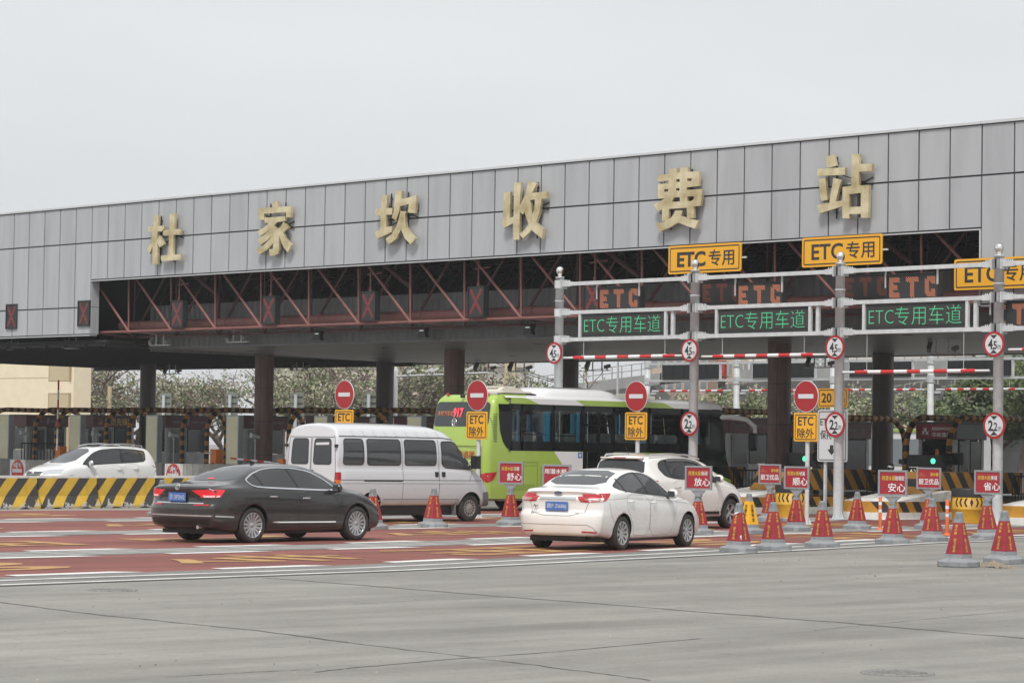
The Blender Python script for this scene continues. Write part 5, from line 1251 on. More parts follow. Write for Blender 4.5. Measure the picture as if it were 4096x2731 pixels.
# ---- white sedan
C = Car('sedan', (0, 0, 0), R(16), 'dusty white sedan with blue rear number plate, nearest car on the right', 'car', 'p_white', dict(
    L=4.534, ro=.93, wbase=2.687, r=.316, rim=.218, arch=.352, archup=.015,
    top=[(0, 1.07), (.12, 1.125), (.4, 1.145), (.6, 1.17), (1.05, 1.365), (1.5, 1.475), (2.0, 1.495), (2.4, 1.455), (2.8, 1.32), (3.25, 1.09), (3.4, 1.035), (3.9, .94), (4.3, .81), (4.534, .68)],
    belt=[(0, 1.0), (.5, 1.06), (1.0, 1.06), (2.0, 1.00), (2.9, .94), (3.4, .91), (4.0, .81), (4.534, .60)],
    wb=[(0, .85), (.45, .895), (1.0, .912), (2.4, .912), (3.6, .905), (4.2, .86), (4.534, .80)], wt=[(0, .70), (.55, .66), (1.45, .57), (2.1, .575), (2.7, .60), (3.35, .70), (4.1, .68), (4.534, .60)],
    bot=[(0, .27), (.3, .24), (.7, .20), (3.9, .19), (4.3, .2), (4.534, .24)],
    xr=[(.2, .14), (.33, .03), (.55, 0), (.66, .01), (.70, .06), (.85, .06), (.93, .045), (1.0, .10), (1.1, .06), (1.3, .1)], xf=[(.2, .08), (.4, 0), (.6, .02), (.8, .07), (1.2, .1)], rr=.24, rf=.36, bulge=.035))
C.t.location = Vector((-33.70, 35.43, 0)) - Vector((math.cos(R(16)), math.sin(R(16)), 0)) * .892
DLO = [(.80, 1.16), (.92, 1.10), (1.4, 1.055), (1.97, 1.02), (2.93, .965), (2.82, 1.09), (2.6, 1.24), (2.32, 1.36), (2.1, 1.40), (1.7, 1.405), (1.35, 1.355), (1.05, 1.27)]
sidewin(C, DLO, [[(1.99, 1.01), (1.86, 1.42)], [(1.08, 1.06), (1.06, 1.30)]], ('blackp', .022), 1)
C.part('rear_window', 'cglass2', lambda m: C.patch(m, 'B', [(-.60, 1.185), (.60, 1.185), (.51, 1.445), (-.51, 1.445)], .004, n=1))
C.part('windscreen', 'cglass', lambda m: C.patch(m, 'F', [(-.66, 1.07), (.66, 1.07), (.52, 1.42), (-.52, 1.42)], .004, n=1))
C.doors([[(1.10, 1.03), (1.05, .80), (1.32, .45), (1.40, .27), (1.98, .26), (1.97, .99)], [(1.99, .99), (2.0, .26), (2.95, .26), (2.97, .93)]], [(1.20, .89), (2.12, .865)], 'p_white', .22)
for sx in (1, -1):
    m = MB(); a = lambda p: [(x * sx, z) for x, z in p]; v = 'R' if sx > 0 else 'L'
    C.patch(m, 'B', a([(.39, .975), (.55, 1.0), (.85, 1.03), (.85, .90), (.55, .875), (.46, .885)]), .006); C.patch(m, v, [(.06, 1.03), (.50, 1.045), (.44, .985), (.34, .92), (.24, .895), (.06, .895)], .006)
    C.patch(m, 'B', a([(.42, .965), (.53, .968), (.53, .905), (.47, .91)]), .009, 1); C.ribbon(m, 'B', a([(.54, .93), (.80, .945)]), .018, .011, 2); m.build('tail_lamp', ['lampred', 'lampred2', 'lamppink'], C.t)
C.part('boot_trim', 'greytrim', lambda m: C.ribbon(m, 'B', [(-.38, .945), (.38, .945)], .05, .006))
for k in (1, -1): C.part('reflector', 'lampred', lambda m: C.patch(m, 'B', [(.5 * k, .36), (.76 * k, .35), (.76 * k, .325), (.5 * k, .335)], .006))
def seams(m):
    C.ribbon(m, 'B', [(-.74, 1.09), (-.60, .88), (-.52, .63), (.52, .63), (.60, .88), (.74, 1.09)], .010, .003, n=1); C.ribbon(m, 'B', [(-.84, .46), (-.6, .47), (.6, .47), (.70, .42), (.76, .34)], .010, .003)
    C.ribbon(m, 'R', [(.42, .88), (.50, .62), (.63, .50)], .008, .003); C.ribbon(m, 'R', [(3.55, .90), (3.12, .90), (3.0, .55)], .006, .003); C.ribbon(m, 'R', [(.3, .93), (1.1, .95), (2.0, .915), (2.95, .88), (3.6, .84)], .006, .002)
C.part('body_seam', 'seam2', seams)
def oval(m):
    p, nn = C.hit('B', 0, 1.045); m.prism([(.085 * math.cos(k * .314), .036 * math.sin(k * .314)) for k in range(20)], (0, p.y - .004, 1.04), XX, ZZ, .01, 0)
    m.prism([(.075 * math.cos(k * .314), .028 * math.sin(k * .314)) for k in range(20)], (0, p.y - .015, 1.04), XX, ZZ, .003, 1); m.text('Ford', (0, p.y - .019, 1.04), XX, ZZ, h=.036, w=.09, mi=0)
C.part('badge', ['chromec', 'badgeblue'], oval)
def letters(m):
    p, nn = C.hit('B', -.45, .68); m.text('ESCORT', (-.44, p.y - .008, .675), XX, ZZ, h=.03, w=.2, off=.02); m.text('长安福特', (.36, p.y - .008, .675), XX, ZZ, h=.034, w=.18, off=.02)
    m.tube([(-.50, p.y - .006, .79), (-.47, p.y - .006, .81), (-.44, p.y - .006, .79), (-.41, p.y - .006, .81)], .008, 5); m.tube([(-.48, p.y - .006, .83), (-.45, p.y - .006, .80), (-.46, p.y - .006, .76)], .006, 5)
C.part('rear_lettering', 'signblk', letters)
C.plate(0, .80, '冀F·Z686J')
C.part('rear_valance', 'blackp', lambda m: C.patch(m, 'B', [(-.66, .285), (.66, .285), (.6, .262), (-.6, .262)], .004))
C.part('exhaust', 'blackp', lambda m: (m.tube([(.42, -.78, .25), (.42, -.5, .26)], .03, 10), m.box(-.3, .5, -.75, -.3, .2, .3)))
C.mirror(2.74, 1.0, 'p_white', 1.05, shell='p_white'); C.wheels((10, .026, .085), .205)

# ---- white SUV
C = Car('suv', (0, 0, 0), R(11), 'white SUV with silver roof rails, behind the white sedan', 'car', 'p_white2', dict(
    L=4.64, ro=.97, wbase=2.705, r=.358, rim=.235, arch=.415, archup=.015,
    top=[(0, 1.20), (.10, 1.42), (.22, 1.66), (.30, 1.695), (.8, 1.725), (1.6, 1.735), (2.3, 1.70), (2.8, 1.60), (3.2, 1.38), (3.55, 1.20), (3.8, 1.13), (4.2, 1.05), (4.5, .92), (4.64, .80)],
    belt=[(0, 1.10), (.5, 1.16), (1.4, 1.15), (2.6, 1.10), (3.4, 1.04), (3.8, .99), (4.3, .88), (4.64, .66)],
    wb=[(0, .86), (.45, .90), (1.0, .91), (3.6, .908), (4.2, .88), (4.64, .82)], wt=[(0, .70), (.3, .60), (1.6, .60), (2.6, .61), (3.4, .70), (4.2, .70), (4.64, .64)],
    bot=[(0, .36), (.3, .32), (.7, .28), (4.0, .27), (4.4, .28), (4.64, .32)],
    xr=[(.3, .12), (.5, .0), (.8, .0), (.9, .05), (1.1, .03), (1.5, .04), (1.8, .02)], xf=[(.2, .08), (.5, 0), (.8, .03), (1.0, .08), (1.3, .1)], rr=.20, rf=.38, bulge=.02, crown=.09))
wl = on_z(2925, 2113); rv = Vector((math.cos(R(11)), math.sin(R(11)), 0)); fv = Vector((-math.sin(R(11)), math.cos(R(11)), 0))
C.t.location = Vector((wl.x, wl.y, 0)) - rv * .90 - fv * 2.705
DLO = [(.62, 1.40), (.80, 1.24), (1.2, 1.185), (1.9, 1.16), (3.12, 1.09), (3.0, 1.23), (2.75, 1.44), (2.45, 1.575), (2.0, 1.635), (1.3, 1.635), (.85, 1.59), (.66, 1.52)]
sidewin(C, DLO, [[(1.98, 1.16), (1.88, 1.63)], [(1.06, 1.2), (1.0, 1.61)]], ('blackp', .024), 1)
C.part('window_visor', 'greytrim2', lambda m: (C.ribbon(m, 'R', [(1.05, 1.59), (1.5, 1.605), (2.0, 1.605), (2.4, 1.55), (2.75, 1.40), (2.95, 1.24)], .07, .02, n=1)))
C.part('rear_window', 'cglass', lambda m: C.patch(m, 'B', [(-.66, 1.26), (.66, 1.26), (.60, 1.62), (-.60, 1.62)], .004, n=1))
C.part('windscreen', 'cglass', lambda m: C.patch(m, 'F', [(-.68, 1.22), (.68, 1.22), (.54, 1.58), (-.54, 1.58)], .004, n=1))
def spoiler(m): m.prism([(-.56, .05), (.56, .05), (.56, -.06), (.3, -.10), (-.3, -.10), (-.56, -.06)], (0, -.72, 1.635), XX, YY, .03, 0); m.box(-.16, .16, -.835, -.825, 1.64, 1.66, 1)
C.part('spoiler', ['p_white2', 'lampred'], spoiler)
C.doors([[(1.1, 1.15), (1.08, .85), (1.38, .50), (1.45, .40), (2.0, .38), (1.97, 1.12)], [(1.99, 1.12), (2.02, .38), (3.05, .38), (3.08, 1.05)]], [(1.22, .98), (2.15, .96)], 'chromec', .22)
for sx in (1, -1):
    m = MB(); a = lambda p: [(x * sx, z) for x, z in p]; v = 'R' if sx > 0 else 'L'
    C.patch(m, 'B', a([(.50, 1.10), (.86, 1.14), (.86, .98), (.55, 1.0)]), .006); C.patch(m, v, [(.04, 1.15), (.44, 1.14), (.34, 1.02), (.04, .98)], .006); m.build('tail_lamp', 'lampred', C.t)
    m = MB(); x = .60 * sx
    m.tube([(x, -.55, 1.665), (x, -.48, 1.715), (x, .3, 1.745), (x, 1.1, 1.73), (x, 1.6, 1.665), (x, 1.68, 1.63)], [.016, .022, .022, .022, .02, .014], 8); m.build('roof_rail', 'chrome', C.t)
def lower(m):
    for v in 'RL': C.patch(m, v, [(1.44, .42), (3.14, .42), (3.18, .29), (1.40, .29)], .006); C.ribbon(m, v, [(1.42, .345), (3.16, .345)], .03, .012, 1)
    for v in 'RL':
        for cyy in (.97, 3.675): C.ribbon(m, v, [(cyy + .445 * math.cos(R(a)), .373 + .445 * math.sin(R(a))) for a in range(0, 181, 10)], .05, .008)
C.part('sill_cladding', ['blackp', 'greytrim'], lower)
for v in 'RL': C.part('head_lamp', 'lampclear', lambda m: C.patch(m, v, [(4.0, .97), (4.35, .93), (4.42, .80), (4.2, .84)], .005))
C.part('aerial', 'blackp', lambda m: m.tube([(0, -.45, 1.72), (0, -.62, 1.92)], .006, 5))
C.mirror(2.95, 1.16, 'p_white2', 1.1, shell='p_white2'); C.wheels((5, .03, .14), .225)

# ---- white hatchback coming out towards the left, behind the striped barrier
C = Car('hatchback', (0, 0, 0), R(180), 'white hatchback with dark glass roof, driving out behind the striped barrier', 'car', 'p_white3', dict(
    L=4.204, ro=.80, wbase=2.578, r=.316, rim=.21, arch=.35,
    top=[(0, 1.05), (.12, 1.30), (.30, 1.52), (.42, 1.565), (1.2, 1.605), (1.8, 1.60), (2.3, 1.53), (2.7, 1.36), (3.2, 1.10), (3.42, 1.02), (3.8, .93), (4.1, .82), (4.204, .72)],
    belt=[(0, .95), (.5, 1.03), (1.4, 1.02), (2.4, .97), (3.2, .92), (3.7, .84), (4.204, .62)],
    wb=[(0, .84), (.45, .87), (1.0, .88), (3.2, .88), (3.8, .85), (4.204, .80)], wt=[(0, .70), (.4, .56), (1.5, .57), (2.3, .58), (3.2, .68), (3.9, .66), (4.204, .58)],
    bot=[(0, .3), (.4, .22), (3.8, .2), (4.204, .24)], xr=[(.2, .1), (.45, 0), (.8, .02), (1.1, .04), (1.5, .06)], xf=[(.2, .08), (.45, 0), (.7, .02), (.9, .08), (1.2, .1)], rr=.2, rf=.3, bulge=.02))
DLO = [(.52, 1.42), (.58, 1.13), (1.0, 1.09), (1.9, 1.05), (2.95, .985), (2.75, 1.16), (2.45, 1.36), (2.15, 1.46), (1.6, 1.505), (1.0, 1.49), (.62, 1.45)]
sidewin(C, DLO, [[(1.45, 1.07), (1.42, 1.5)]], ('blackp', .02), 1)
C.part('windscreen', 'cglass2', lambda m: C.patch(m, 'F', [(-.66, 1.05), (.66, 1.05), (.50, 1.49), (-.50, 1.49)], .004, n=1))
C.part('rear_window', 'cglass', lambda m: C.patch(m, 'B', [(-.58, 1.12), (.58, 1.12), (.52, 1.46), (-.52, 1.46)], .004, n=1))
C.part('glass_roof', 'cglass', lambda m: C.patch(m, 'T', [(-.42, 1.2), (.42, 1.2), (.42, 2.2), (-.42, 2.2)], .004, n=1))
C.doors([[(.85, 1.04), (1.0, .6), (1.1, .3), (1.46, .28), (1.45, 1.02)], [(1.48, 1.02), (1.48, .28), (2.5, .28), (2.55, .95)]], [(1.0, .90), (1.62, .88)], 'p_white3', .2)
for sx in (1, -1):
    v = 'R' if sx > 0 else 'L'; m = MB(); C.patch(m, 'F', [(x * sx, z) for x, z in ((.36, .80), (.60, .86), (.80, .87), (.82, .74), (.5, .70))], .006); C.patch(m, v, [(3.75, .86), (4.1, .84), (4.1, .72), (3.9, .74)], .006); m.build('head_lamp', 'lampclear', C.t)
    m = MB(); C.patch(m, v, [(.08, 1.0), (.22, 1.0), (.24, .8), (.1, .74)], .006); C.patch(m, 'B', [(x * sx, z) for x, z in ((.5, .98), (.82, 1.0), (.82, .76), (.55, .8))], .006); m.build('tail_lamp', 'lampred', C.t)
    m = MB(); x = .565 * sx; m.tube([(x, -.25, 1.555), (x, -.2, 1.615), (x, .5, 1.65), (x, 1.0, 1.63), (x, 1.35, 1.57)], .018, 8); m.build('roof_rail', 'chrome', C.t)
def grille(m):
    C.patch(m, 'F', [(-.40, .78), (.40, .78), (.36, .66), (-.36, .66)], .006)
    for z in (.70, .74): C.ribbon(m, 'F', [(-.38, z), (.38, z)], .012, .012, 1)
    p, nn = C.hit('F', 0, .73); m.lathe([(.0, .02), (.05, .02), (.06, .0)], 18, 1, o=(0, p.y, .73), ax='y')
C.part('grille', ['blackp', 'chromec'], grille)
C.mirror(2.72, 1.03, 'chromec', 1.05); C.wheels((7, .03, .0), .2)
C.t.location = (-72.05, 51.95, 0); C.t.scale = (1.06, 1.06, 1.06)

# ---- silver van
VR = R(1.5)
C = Car('van', (0, 0, 0), VR, 'silver high roofed van between the dark sedan and the bus', 'van', 'p_silver', dict(
    L=5.36, ro=1.08, wbase=3.35, r=.335, rim=.20, arch=.385, archup=.02, inset=.05,
    top=[(0, 2.29), (.05, 2.335), (.2, 2.355), (1.5, 2.37), (3.2, 2.35), (3.6, 2.29), (3.9, 2.15), (4.35, 1.66), (4.62, 1.38), (4.9, 1.20), (5.15, 1.08), (5.36, .85)],
    belt=[(0, 1.30), (3.6, 1.30), (4.3, 1.24), (4.7, 1.10), (5.1, .95), (5.36, .70)],
    wb=[(0, .965), (.3, .985), (4.2, .985), (4.8, .96), (5.1, .92), (5.36, .86)], wt=[(0, .80), (.4, .79), (3.4, .78), (3.9, .78), (4.5, .78), (5.0, .76), (5.36, .68)],
    bot=[(0, .42), (.4, .40), (4.3, .40), (4.8, .36), (5.36, .36)], xr=[(.3, .02), (.5, 0), (1.2, .02), (1.9, .05), (2.2, .09), (2.4, .13)], xf=[(.3, .05), (.5, 0), (.8, .02), (1.2, .05), (2, .1)], rr=.03, rf=.30, bulge=.085, crown=.13))
fv = Vector((-math.sin(VR), math.cos(VR), 0)); rv = Vector((math.cos(VR), math.sin(VR), 0))
C.t.location = Vector((-48.1, 45.1, 0)) - rv * .95 - fv * 3.35
WN = [[(.20, 1.38), (.86, 1.38), (.86, 1.985), (.24, 1.985)], [(.97, 1.375), (2.06, 1.375), (2.06, 1.985), (.97, 1.985)], [(2.19, 1.375), (3.24, 1.375), (3.24, 1.98), (2.19, 1.98)], [(3.42, 1.95), (3.42, 1.42), (3.55, 1.32), (4.42, 1.28), (4.46, 1.33), (4.25, 1.62), (4.0, 1.90), (3.85, 1.96)]]
for vw in 'RL':
    for poly in WN:
        m = MB(); poly = rounded(poly, .09); C.patch(m, vw, poly, .005, 0); C.ribbon(m, vw, poly, .022, .008, 1, closed=True); m.build('side_window', ['cglass2', 'blackp'], C.t)
for sx in (1, -1):
    m = MB(); p = [(x * sx, z) for x, z in ((.09, 1.38), (.72, 1.38), (.68, 1.98), (.11, 1.98))]; p = rounded(p, .09); C.patch(m, 'B', p, .005, 0); C.ribbon(m, 'B', p, .02, .008, 1, closed=True); m.build('rear_window', ['cglass', 'blackp'], C.t)
    m = MB(); p = [(x * sx, z) for x, z in ((.015, .62), (.84, .62), (.86, 1.3), (.80, 2.02), (.015, 2.02))]; C.ribbon(m, 'B', p, .014, .003, 0, closed=True)
    h, nn = C.hit('B', .10 * sx, 1.15); 
    if sx > 0: m.box(.05, .10, h.y - .03, h.y, 1.10, 1.24, 1)
    for z in (.9, 1.78): m.box(min(.86 * sx, .92 * sx), max(.86 * sx, .92 * sx), h.y - .02, h.y + .06, z, z + .07, 1)
    m.build('rear_door', ['seam', 'blackp'], C.t)
    m = MB(); v = 'R' if sx > 0 else 'L'
    for z0, z1, mi in ((1.02, 1.20, 0), (.93, 1.02, 1), (.84, .93, 0)):
        h, nn = C.hit('B', .86 * sx, z0); h2, nn = C.hit(v, .12, z0); m.box(min(.87 * sx, h2.x + .006 * sx), max(.87 * sx, h2.x + .006 * sx), h.y - .012, h.y + .09, z0, z1, mi)
    m.build('tail_lamp', ['lampred', 'lamporange'], C.t)
C.part('windscreen', 'cglass', lambda m: C.patch(m, 'F', [(-.80, 1.36), (.80, 1.36), (.66, 2.05), (-.66, 2.05)], .005, n=1))
def vseams(m):
    for v in 'RL':
        C.ribbon(m, v, [(.08, 2.045), (3.5, 2.04), (3.95, 2.0), (4.25, 1.72)], .022, .006)
        for z, w_ in ((1.02, .012), (.56, .012)): C.ribbon(m, v, [(.55 if z < .8 else .08, z), (4.85 if z > .8 else 4.05, z - .01)], w_, .004)
        C.ribbon(m, v, [(2.12, 2.0), (2.12, .46)], .010, .004); C.ribbon(m, v, [(3.33, 2.0), (3.33, .46)], .012, .004); C.ribbon(m, v, [(4.5, 1.26), (4.36, 1.0)], .010, .004)
        C.ribbon(m, v, [(.85, 1.0), (2.1, .995)], .03, .006)
C.part('body_seam', 'seam', vseams)
def strips(m):
    for v in 'RL': C.ribbon(m, v, [(.1, .965), (4.8, .955)], .03, .008); C.ribbon(m, v, [(.6, .53), (4.0, .525)], .02, .006)
    for yy in (.6, .95, 1.3, 1.65, 2.0, 2.35, 2.7, 3.05, 3.4):
        for v in 'RL': C.ribbon(m, v, [(yy, 2.07), (yy - .02, 2.20)], .05, .012)
    for v in 'RL':
        for cyy in (1.08, 4.43): C.ribbon(m, v, [(cyy + .42 * math.cos(R(a)), .355 + .42 * math.sin(R(a))) for a in range(0, 181, 9)], .075, .02)
C.part('side_strip', 'p_silver', strips)
for v, sx in (('R', 1), ('L', -1)):
    m = MB()
    for yy in (3.24, 3.47):
        h, nn = C.hit(v, yy, 1.16); m.box(h.x - .01, h.x + .02, h.y - .05, h.y + .05, 1.10, 1.22, 0) if sx > 0 else m.box(h.x - .02, h.x + .01, h.y - .05, h.y + .05, 1.10, 1.22, 0)
    m.build('door_handle', 'blackp', C.t)
def bumper(m): 
    for v in 'RL': C.patch(m, v, [(4.88, .72), (5.3, .74), (5.3, .38), (4.92, .38)], .012)
    C.patch(m, 'F', [(-.84, .74), (.84, .74), (.84, .38), (-.84, .38)], .012); C.patch(m, 'B', [(-.93, .58), (.93, .58), (.93, .43), (-.93, .43)], .02)
MT['greybump'] = pbr('grey_bumper_plastic', (.16, .16, .16), .55)
C.part('bumper', 'greybump', bumper)
for k in (.62, -.93): C.part('mud_flap', 'greybump', lambda m: m.box(k, k + .31, 3.35 - .5, 3.35 - .47, .16, .5))
C.part('window_sticker', 'signwht', lambda m: C.patch(m, 'B', [(.16, 1.83), (.62, 1.84), (.62, 1.90), (.16, 1.885)], .010))
for sx in (1, -1):
    m = MB(); h, nn = C.hit('R' if sx > 0 else 'L', 4.45, 1.34); m.box(min(h.x + sx * .05, h.x + sx * .26), max(h.x + sx * .05, h.x + sx * .26), h.y - .05, h.y + .09, 1.30, 1.62); m.bar((h.x, h.y + .03, 1.36), (h.x + sx * .1, h.y + .03, 1.4), .04); m.bar((h.x, h.y + .03, 1.52), (h.x + sx * .1, h.y + .03, 1.5), .03); m.build('mirror', 'blackp', C.t)
C.wheels('cap', .2)
# ------------------------------------------------------------------ green city bus (hollow, glazed, with seats)
MT['busgreen'] = carpaint('lime_green_paint', (.34, .49, .075), (.28, .33, .11), .0, .28, .3, 1.0); MT['buswhite'] = pbr('white_bus_paint', (.74, .75, .76), .3, coat=.5)
MT['busblack'] = pbr('black_bus_glass_edge', (.008, .009, .010), .06, spec=.22); MT['busglass'] = thin_glass('tinted_bus_glass', (.90, .97, .98), .97)
MT['curtain'] = pbr('blue_curtain', (.10, .48, .70), .8); MT['seatcov'] = pbr('pale_seat_cover', (.80, .84, .82), .8); MT['seatblue'] = pbr('dark_seat', (.05, .055, .07), .8); MT['rearglass'] = pbr('rear_bus_glass', (.02, .028, .028), .05, spec=.8)
bus = thing('bus', (-56.67, 52.55, 0), 'lime green and white bus on route 917 queueing at the toll lane', 'bus')
HW, BL, Z0, ZW, ZT = 1.26, 10.6, .36, 1.74, 3.12
m = MB()
def rear_x(z):  # rear face leans forward with height
    return interp(z, [(.3, .06), (.6, 0), (1.7, .0), (2.2, .08), (3.3, .30)])
# rear face with rounded vertical corners, lofted in z
zs = [.36, .5, .7, 1.0, 1.3, 1.6, 1.75, 2.0, 2.3, 2.6, 2.9, 3.12, 3.22, 3.30, 3.34]
prof = []
for z in zs:
    r = .22; sh = 0 if z < 3.2 else (z - 3.2) * 1.2; row = []
    hw = HW - (0 if z < 3.05 else (z - 3.05) * .45)
    for k in range(9): a = R(180 + 90 * k / 8) ; row.append((-hw + r + r * math.cos(a), r + r * math.sin(a)))
    for k in range(1, 8): row.append((-hw + r + (2 * hw - 2 * r) * k / 8, -.03 * math.sin(math.pi * k / 8)))
    for k in range(9): a = R(270 + 90 * k / 8); row.append((hw - r + r * math.cos(a), r + r * math.sin(a)))
    row = [(-hw, .95)] + row + [(hw, .95)]
    prof.append([(x, y + (rear_x(z) + sh) * max(0, 1 - y / .95), z) for x, y in row])
K = len(prof[0]); m.add([p for row in prof for p in row], [(i * K + k, i * K + k + 1, (i + 1) * K + k + 1, (i + 1) * K + k) for i in range(len(prof) - 1) for k in range(K - 1)], 0, True)
m.build('rear_shell', 'busgreen', bus)
bmr = bmesh.new(); bmr.from_mesh(bus.children[0].data); rbvh = BVHTree.FromBMesh(bmr); bmr.free()
def rpatch(mb, poly, off, mi=0, view='B'):
    """panel laid on the rear shell: (x,z) from behind or (y,z) from the right"""
    pts = []
    for i, p in enumerate(poly):
        q = poly[(i + 1) % len(poly)]; k = max(1, int(math.hypot(q[0] - p[0], q[1] - p[1]) / .08)); pts += [(p[0] + (q[0] - p[0]) * j / k, p[1] + (q[1] - p[1]) * j / k) for j in range(k)]
    b = bmesh.new(); v = [b.verts.new((x, y, 0)) for x, y in pts]; e = [b.edges.new((v[i], v[(i + 1) % len(v)])) for i in range(len(v))]
    bmesh.ops.triangle_fill(b, use_beauty=True, edges=e)
    for _ in range(4):
        lg = [x for x in b.edges if x.calc_length() > .14]
        if not lg: break
        bmesh.ops.subdivide_edges(b, edges=lg, cuts=1); bmesh.ops.triangulate(b, faces=b.faces[:])
    b.verts.index_update(); vs = []
    for q in b.verts:
        h = rbvh.ray_cast(Vector((q.co.x, -5, q.co.y)), Vector((0, 1, 0))) if view == 'B' else rbvh.ray_cast(Vector((5, q.co.x, q.co.y)), Vector((-1, 0, 0)))
        if h[0] is None: h = rbvh.find_nearest(Vector((q.co.x, 0, q.co.y)) if view == 'B' else Vector((HW, q.co.x, q.co.y)))
        nn = h[1] if (h[1].y < 0 or h[1].x > .3) else -h[1]
        vs.append(h[0] + nn * off)
    mb.add(vs, [tuple(q.index for q in f.verts) for f in b.faces], mi, True); b.free()
m = MB(); rpatch(m, rounded([(-1.16, 2.42), (1.16, 2.42), (1.13, 3.13), (-1.13, 3.13)], .16), .008); m.build('rear_window', 'rearglass', bus)
ym_ = -.02
m = MB(); m.text('天桥汽车站', (-.66, rear_x(2.82) - .05, 2.80), XX, Vector((0, .16, 1)), h=.15, w=.66, off=0, mi=1); m.text('917', (-.12, rear_x(2.85) - .05, 2.82), XX, Vector((0, .16, 1)), h=.28, w=.42, off=.04, mi=0)
MT['ledredb'] = pbr('red_route_led', (.4, .03, .04), .5, emit=(1., .08, .12), es=1.1); MT['leddim2'] = pbr('orange_route_led', (.3, .08, .03), .5, emit=(.85, .25, .08), es=.55)
m.build('route_display', ['ledredb', 'leddim2'], bus)
m = MB(); zc = 2.53; yc = rear_x(zc) - .045; m.tube([(-.22 + .10 * math.cos(a), yc, zc + .115 * math.sin(a)) for a in [2 * math.pi * k / 20 for k in range(21)]], .014, 6)
for a, b in (((-.06, .05), (.10, .05)), ((.10, .05), (.02, -.09)), ((-.06, .05), (-.01, -.05)), ((.0, .05), (.03, -.02))): m.bar((-.24 + a[0], yc - .005, zc + a[1]), (-.24 + b[0], yc - .005, zc + b[1]), .022)
m.build('badge', 'chromec', bus)
m = MB(); m.text('严防追尾', (.32, -.035, 1.62), XX, ZZ, h=.21, w=.95, off=.03, mi=0); m.text('B·7399', (.38, -.035, 1.33), XX, ZZ, h=.27, w=1.1, off=.01, mi=1)
MT['palegreen'] = pbr('pale_green_letters', (.62, .72, .5), .5)
m.build('rear_lettering', ['red_ink', 'palegreen'], bus)
m = MB()
for sx in (1, -1): rpatch(m, [(x * sx, z) for x, z in ((.80, 1.0), (1.22, 1.10), (1.20, .88), (.96, .80))], .012)
rpatch(m, [(.04, 1.10), (.42, 1.13), (.30, .92), (.10, .82), (.04, .84)], .012, 0, 'R'); m.build('tail_lamp', 'lampred', bus)
m = MB()
for a, b in (((-1.05, 1.86), (1.05, 1.86)), ((-1.05, .62), (1.05, .62)), ((-1.05, 1.86), (-1.05, .62)), ((1.05, 1.86), (1.05, .62))): m.bar((a[0], -.025, a[1]), (b[0], -.025, b[1]), .014)
m.tube([(.0, .28, 3.3), (.0, .16, 3.29)], .05, 8); m.build('rear_seam', 'seam', bus)
# flanks
def flank(sx, name):
    x = HW * sx; t = -.04 * sx
    m = MB()
    def pan(poly, mi, o=0.): # polygon in (y,z)
        m.prism(poly if sx > 0 else [(-y, z) for y, z in poly], (x + o * sx, 0, 0), YY * sx, ZZ, .006, mi)
    pan([(.95, .36), (2.55, .36), (3.42, 1.12), (3.0, 1.74), (.95, 1.74)], 0); pan([(2.55, .36), (3.93, .36), (3.93, 1.74), (3.0, 1.74), (3.42, 1.12)], 0)
    pan([(2.72, 1.735), (3.92, 1.735), (3.92, .99), (3.42, .99)], 1, .006)
    pan([(5.25, .36), (10.3, .36), (10.6, .6), (10.55, .92), (9.4, 1.28), (8.6, 1.53), (7.9, 1.74), (5.25, 1.74)], 0); pan([(7.9, 1.74), (8.6, 1.53), (9.4, 1.28), (10.55, .92), (10.45, 1.3), (10.3, 1.74)], 2); pan([(9.66, 1.74), (10.3, 1.74), (10.12, 2.9), (10.0, 3.11), (9.66, 3.11)], 2)
    pan([(.95, 3.10), (10.15, 3.10), (9.95, 3.26), (.95, 3.26)], 1)
    pan([(.95, 3.10), (2.1, 3.10), (1.6, 3.26), (.95, 3.26)], 0, .004); pan([(4.0, 3.10), (7.9, 3.10), (7.4, 3.26), (3.6, 3.26)], 0, .004)
    return m.build(name, ['busgreen', 'buswhite', 'busblack'], bus)
flank(1, 'side_panel'); flank(-1, 'side_panel')
m = MB(); rpatch(m, [(.46, 3.08), (.95, 3.08), (.95, 1.76), (.80, 1.82), (.64, 2.0), (.52, 2.3), (.47, 2.7)], .012, 0, 'R'); m.build('quarter_window', 'busblack', bus)
m = MB()
for k in range(15):
    z = 2.0 + k * .055; rpatch(m, [(.16 + .10 * (1 - k / 15) + .02, z), (.40, z), (.40, z + .018), (.16 + .1 * (1 - k / 15) + .02, z + .018)], .010, 0, 'R')
m.build('corner_vent', 'seam', bus)
PIL = [.95, 1.42, 2.70, 3.93, 5.25, 6.80, 8.25, 9.66]
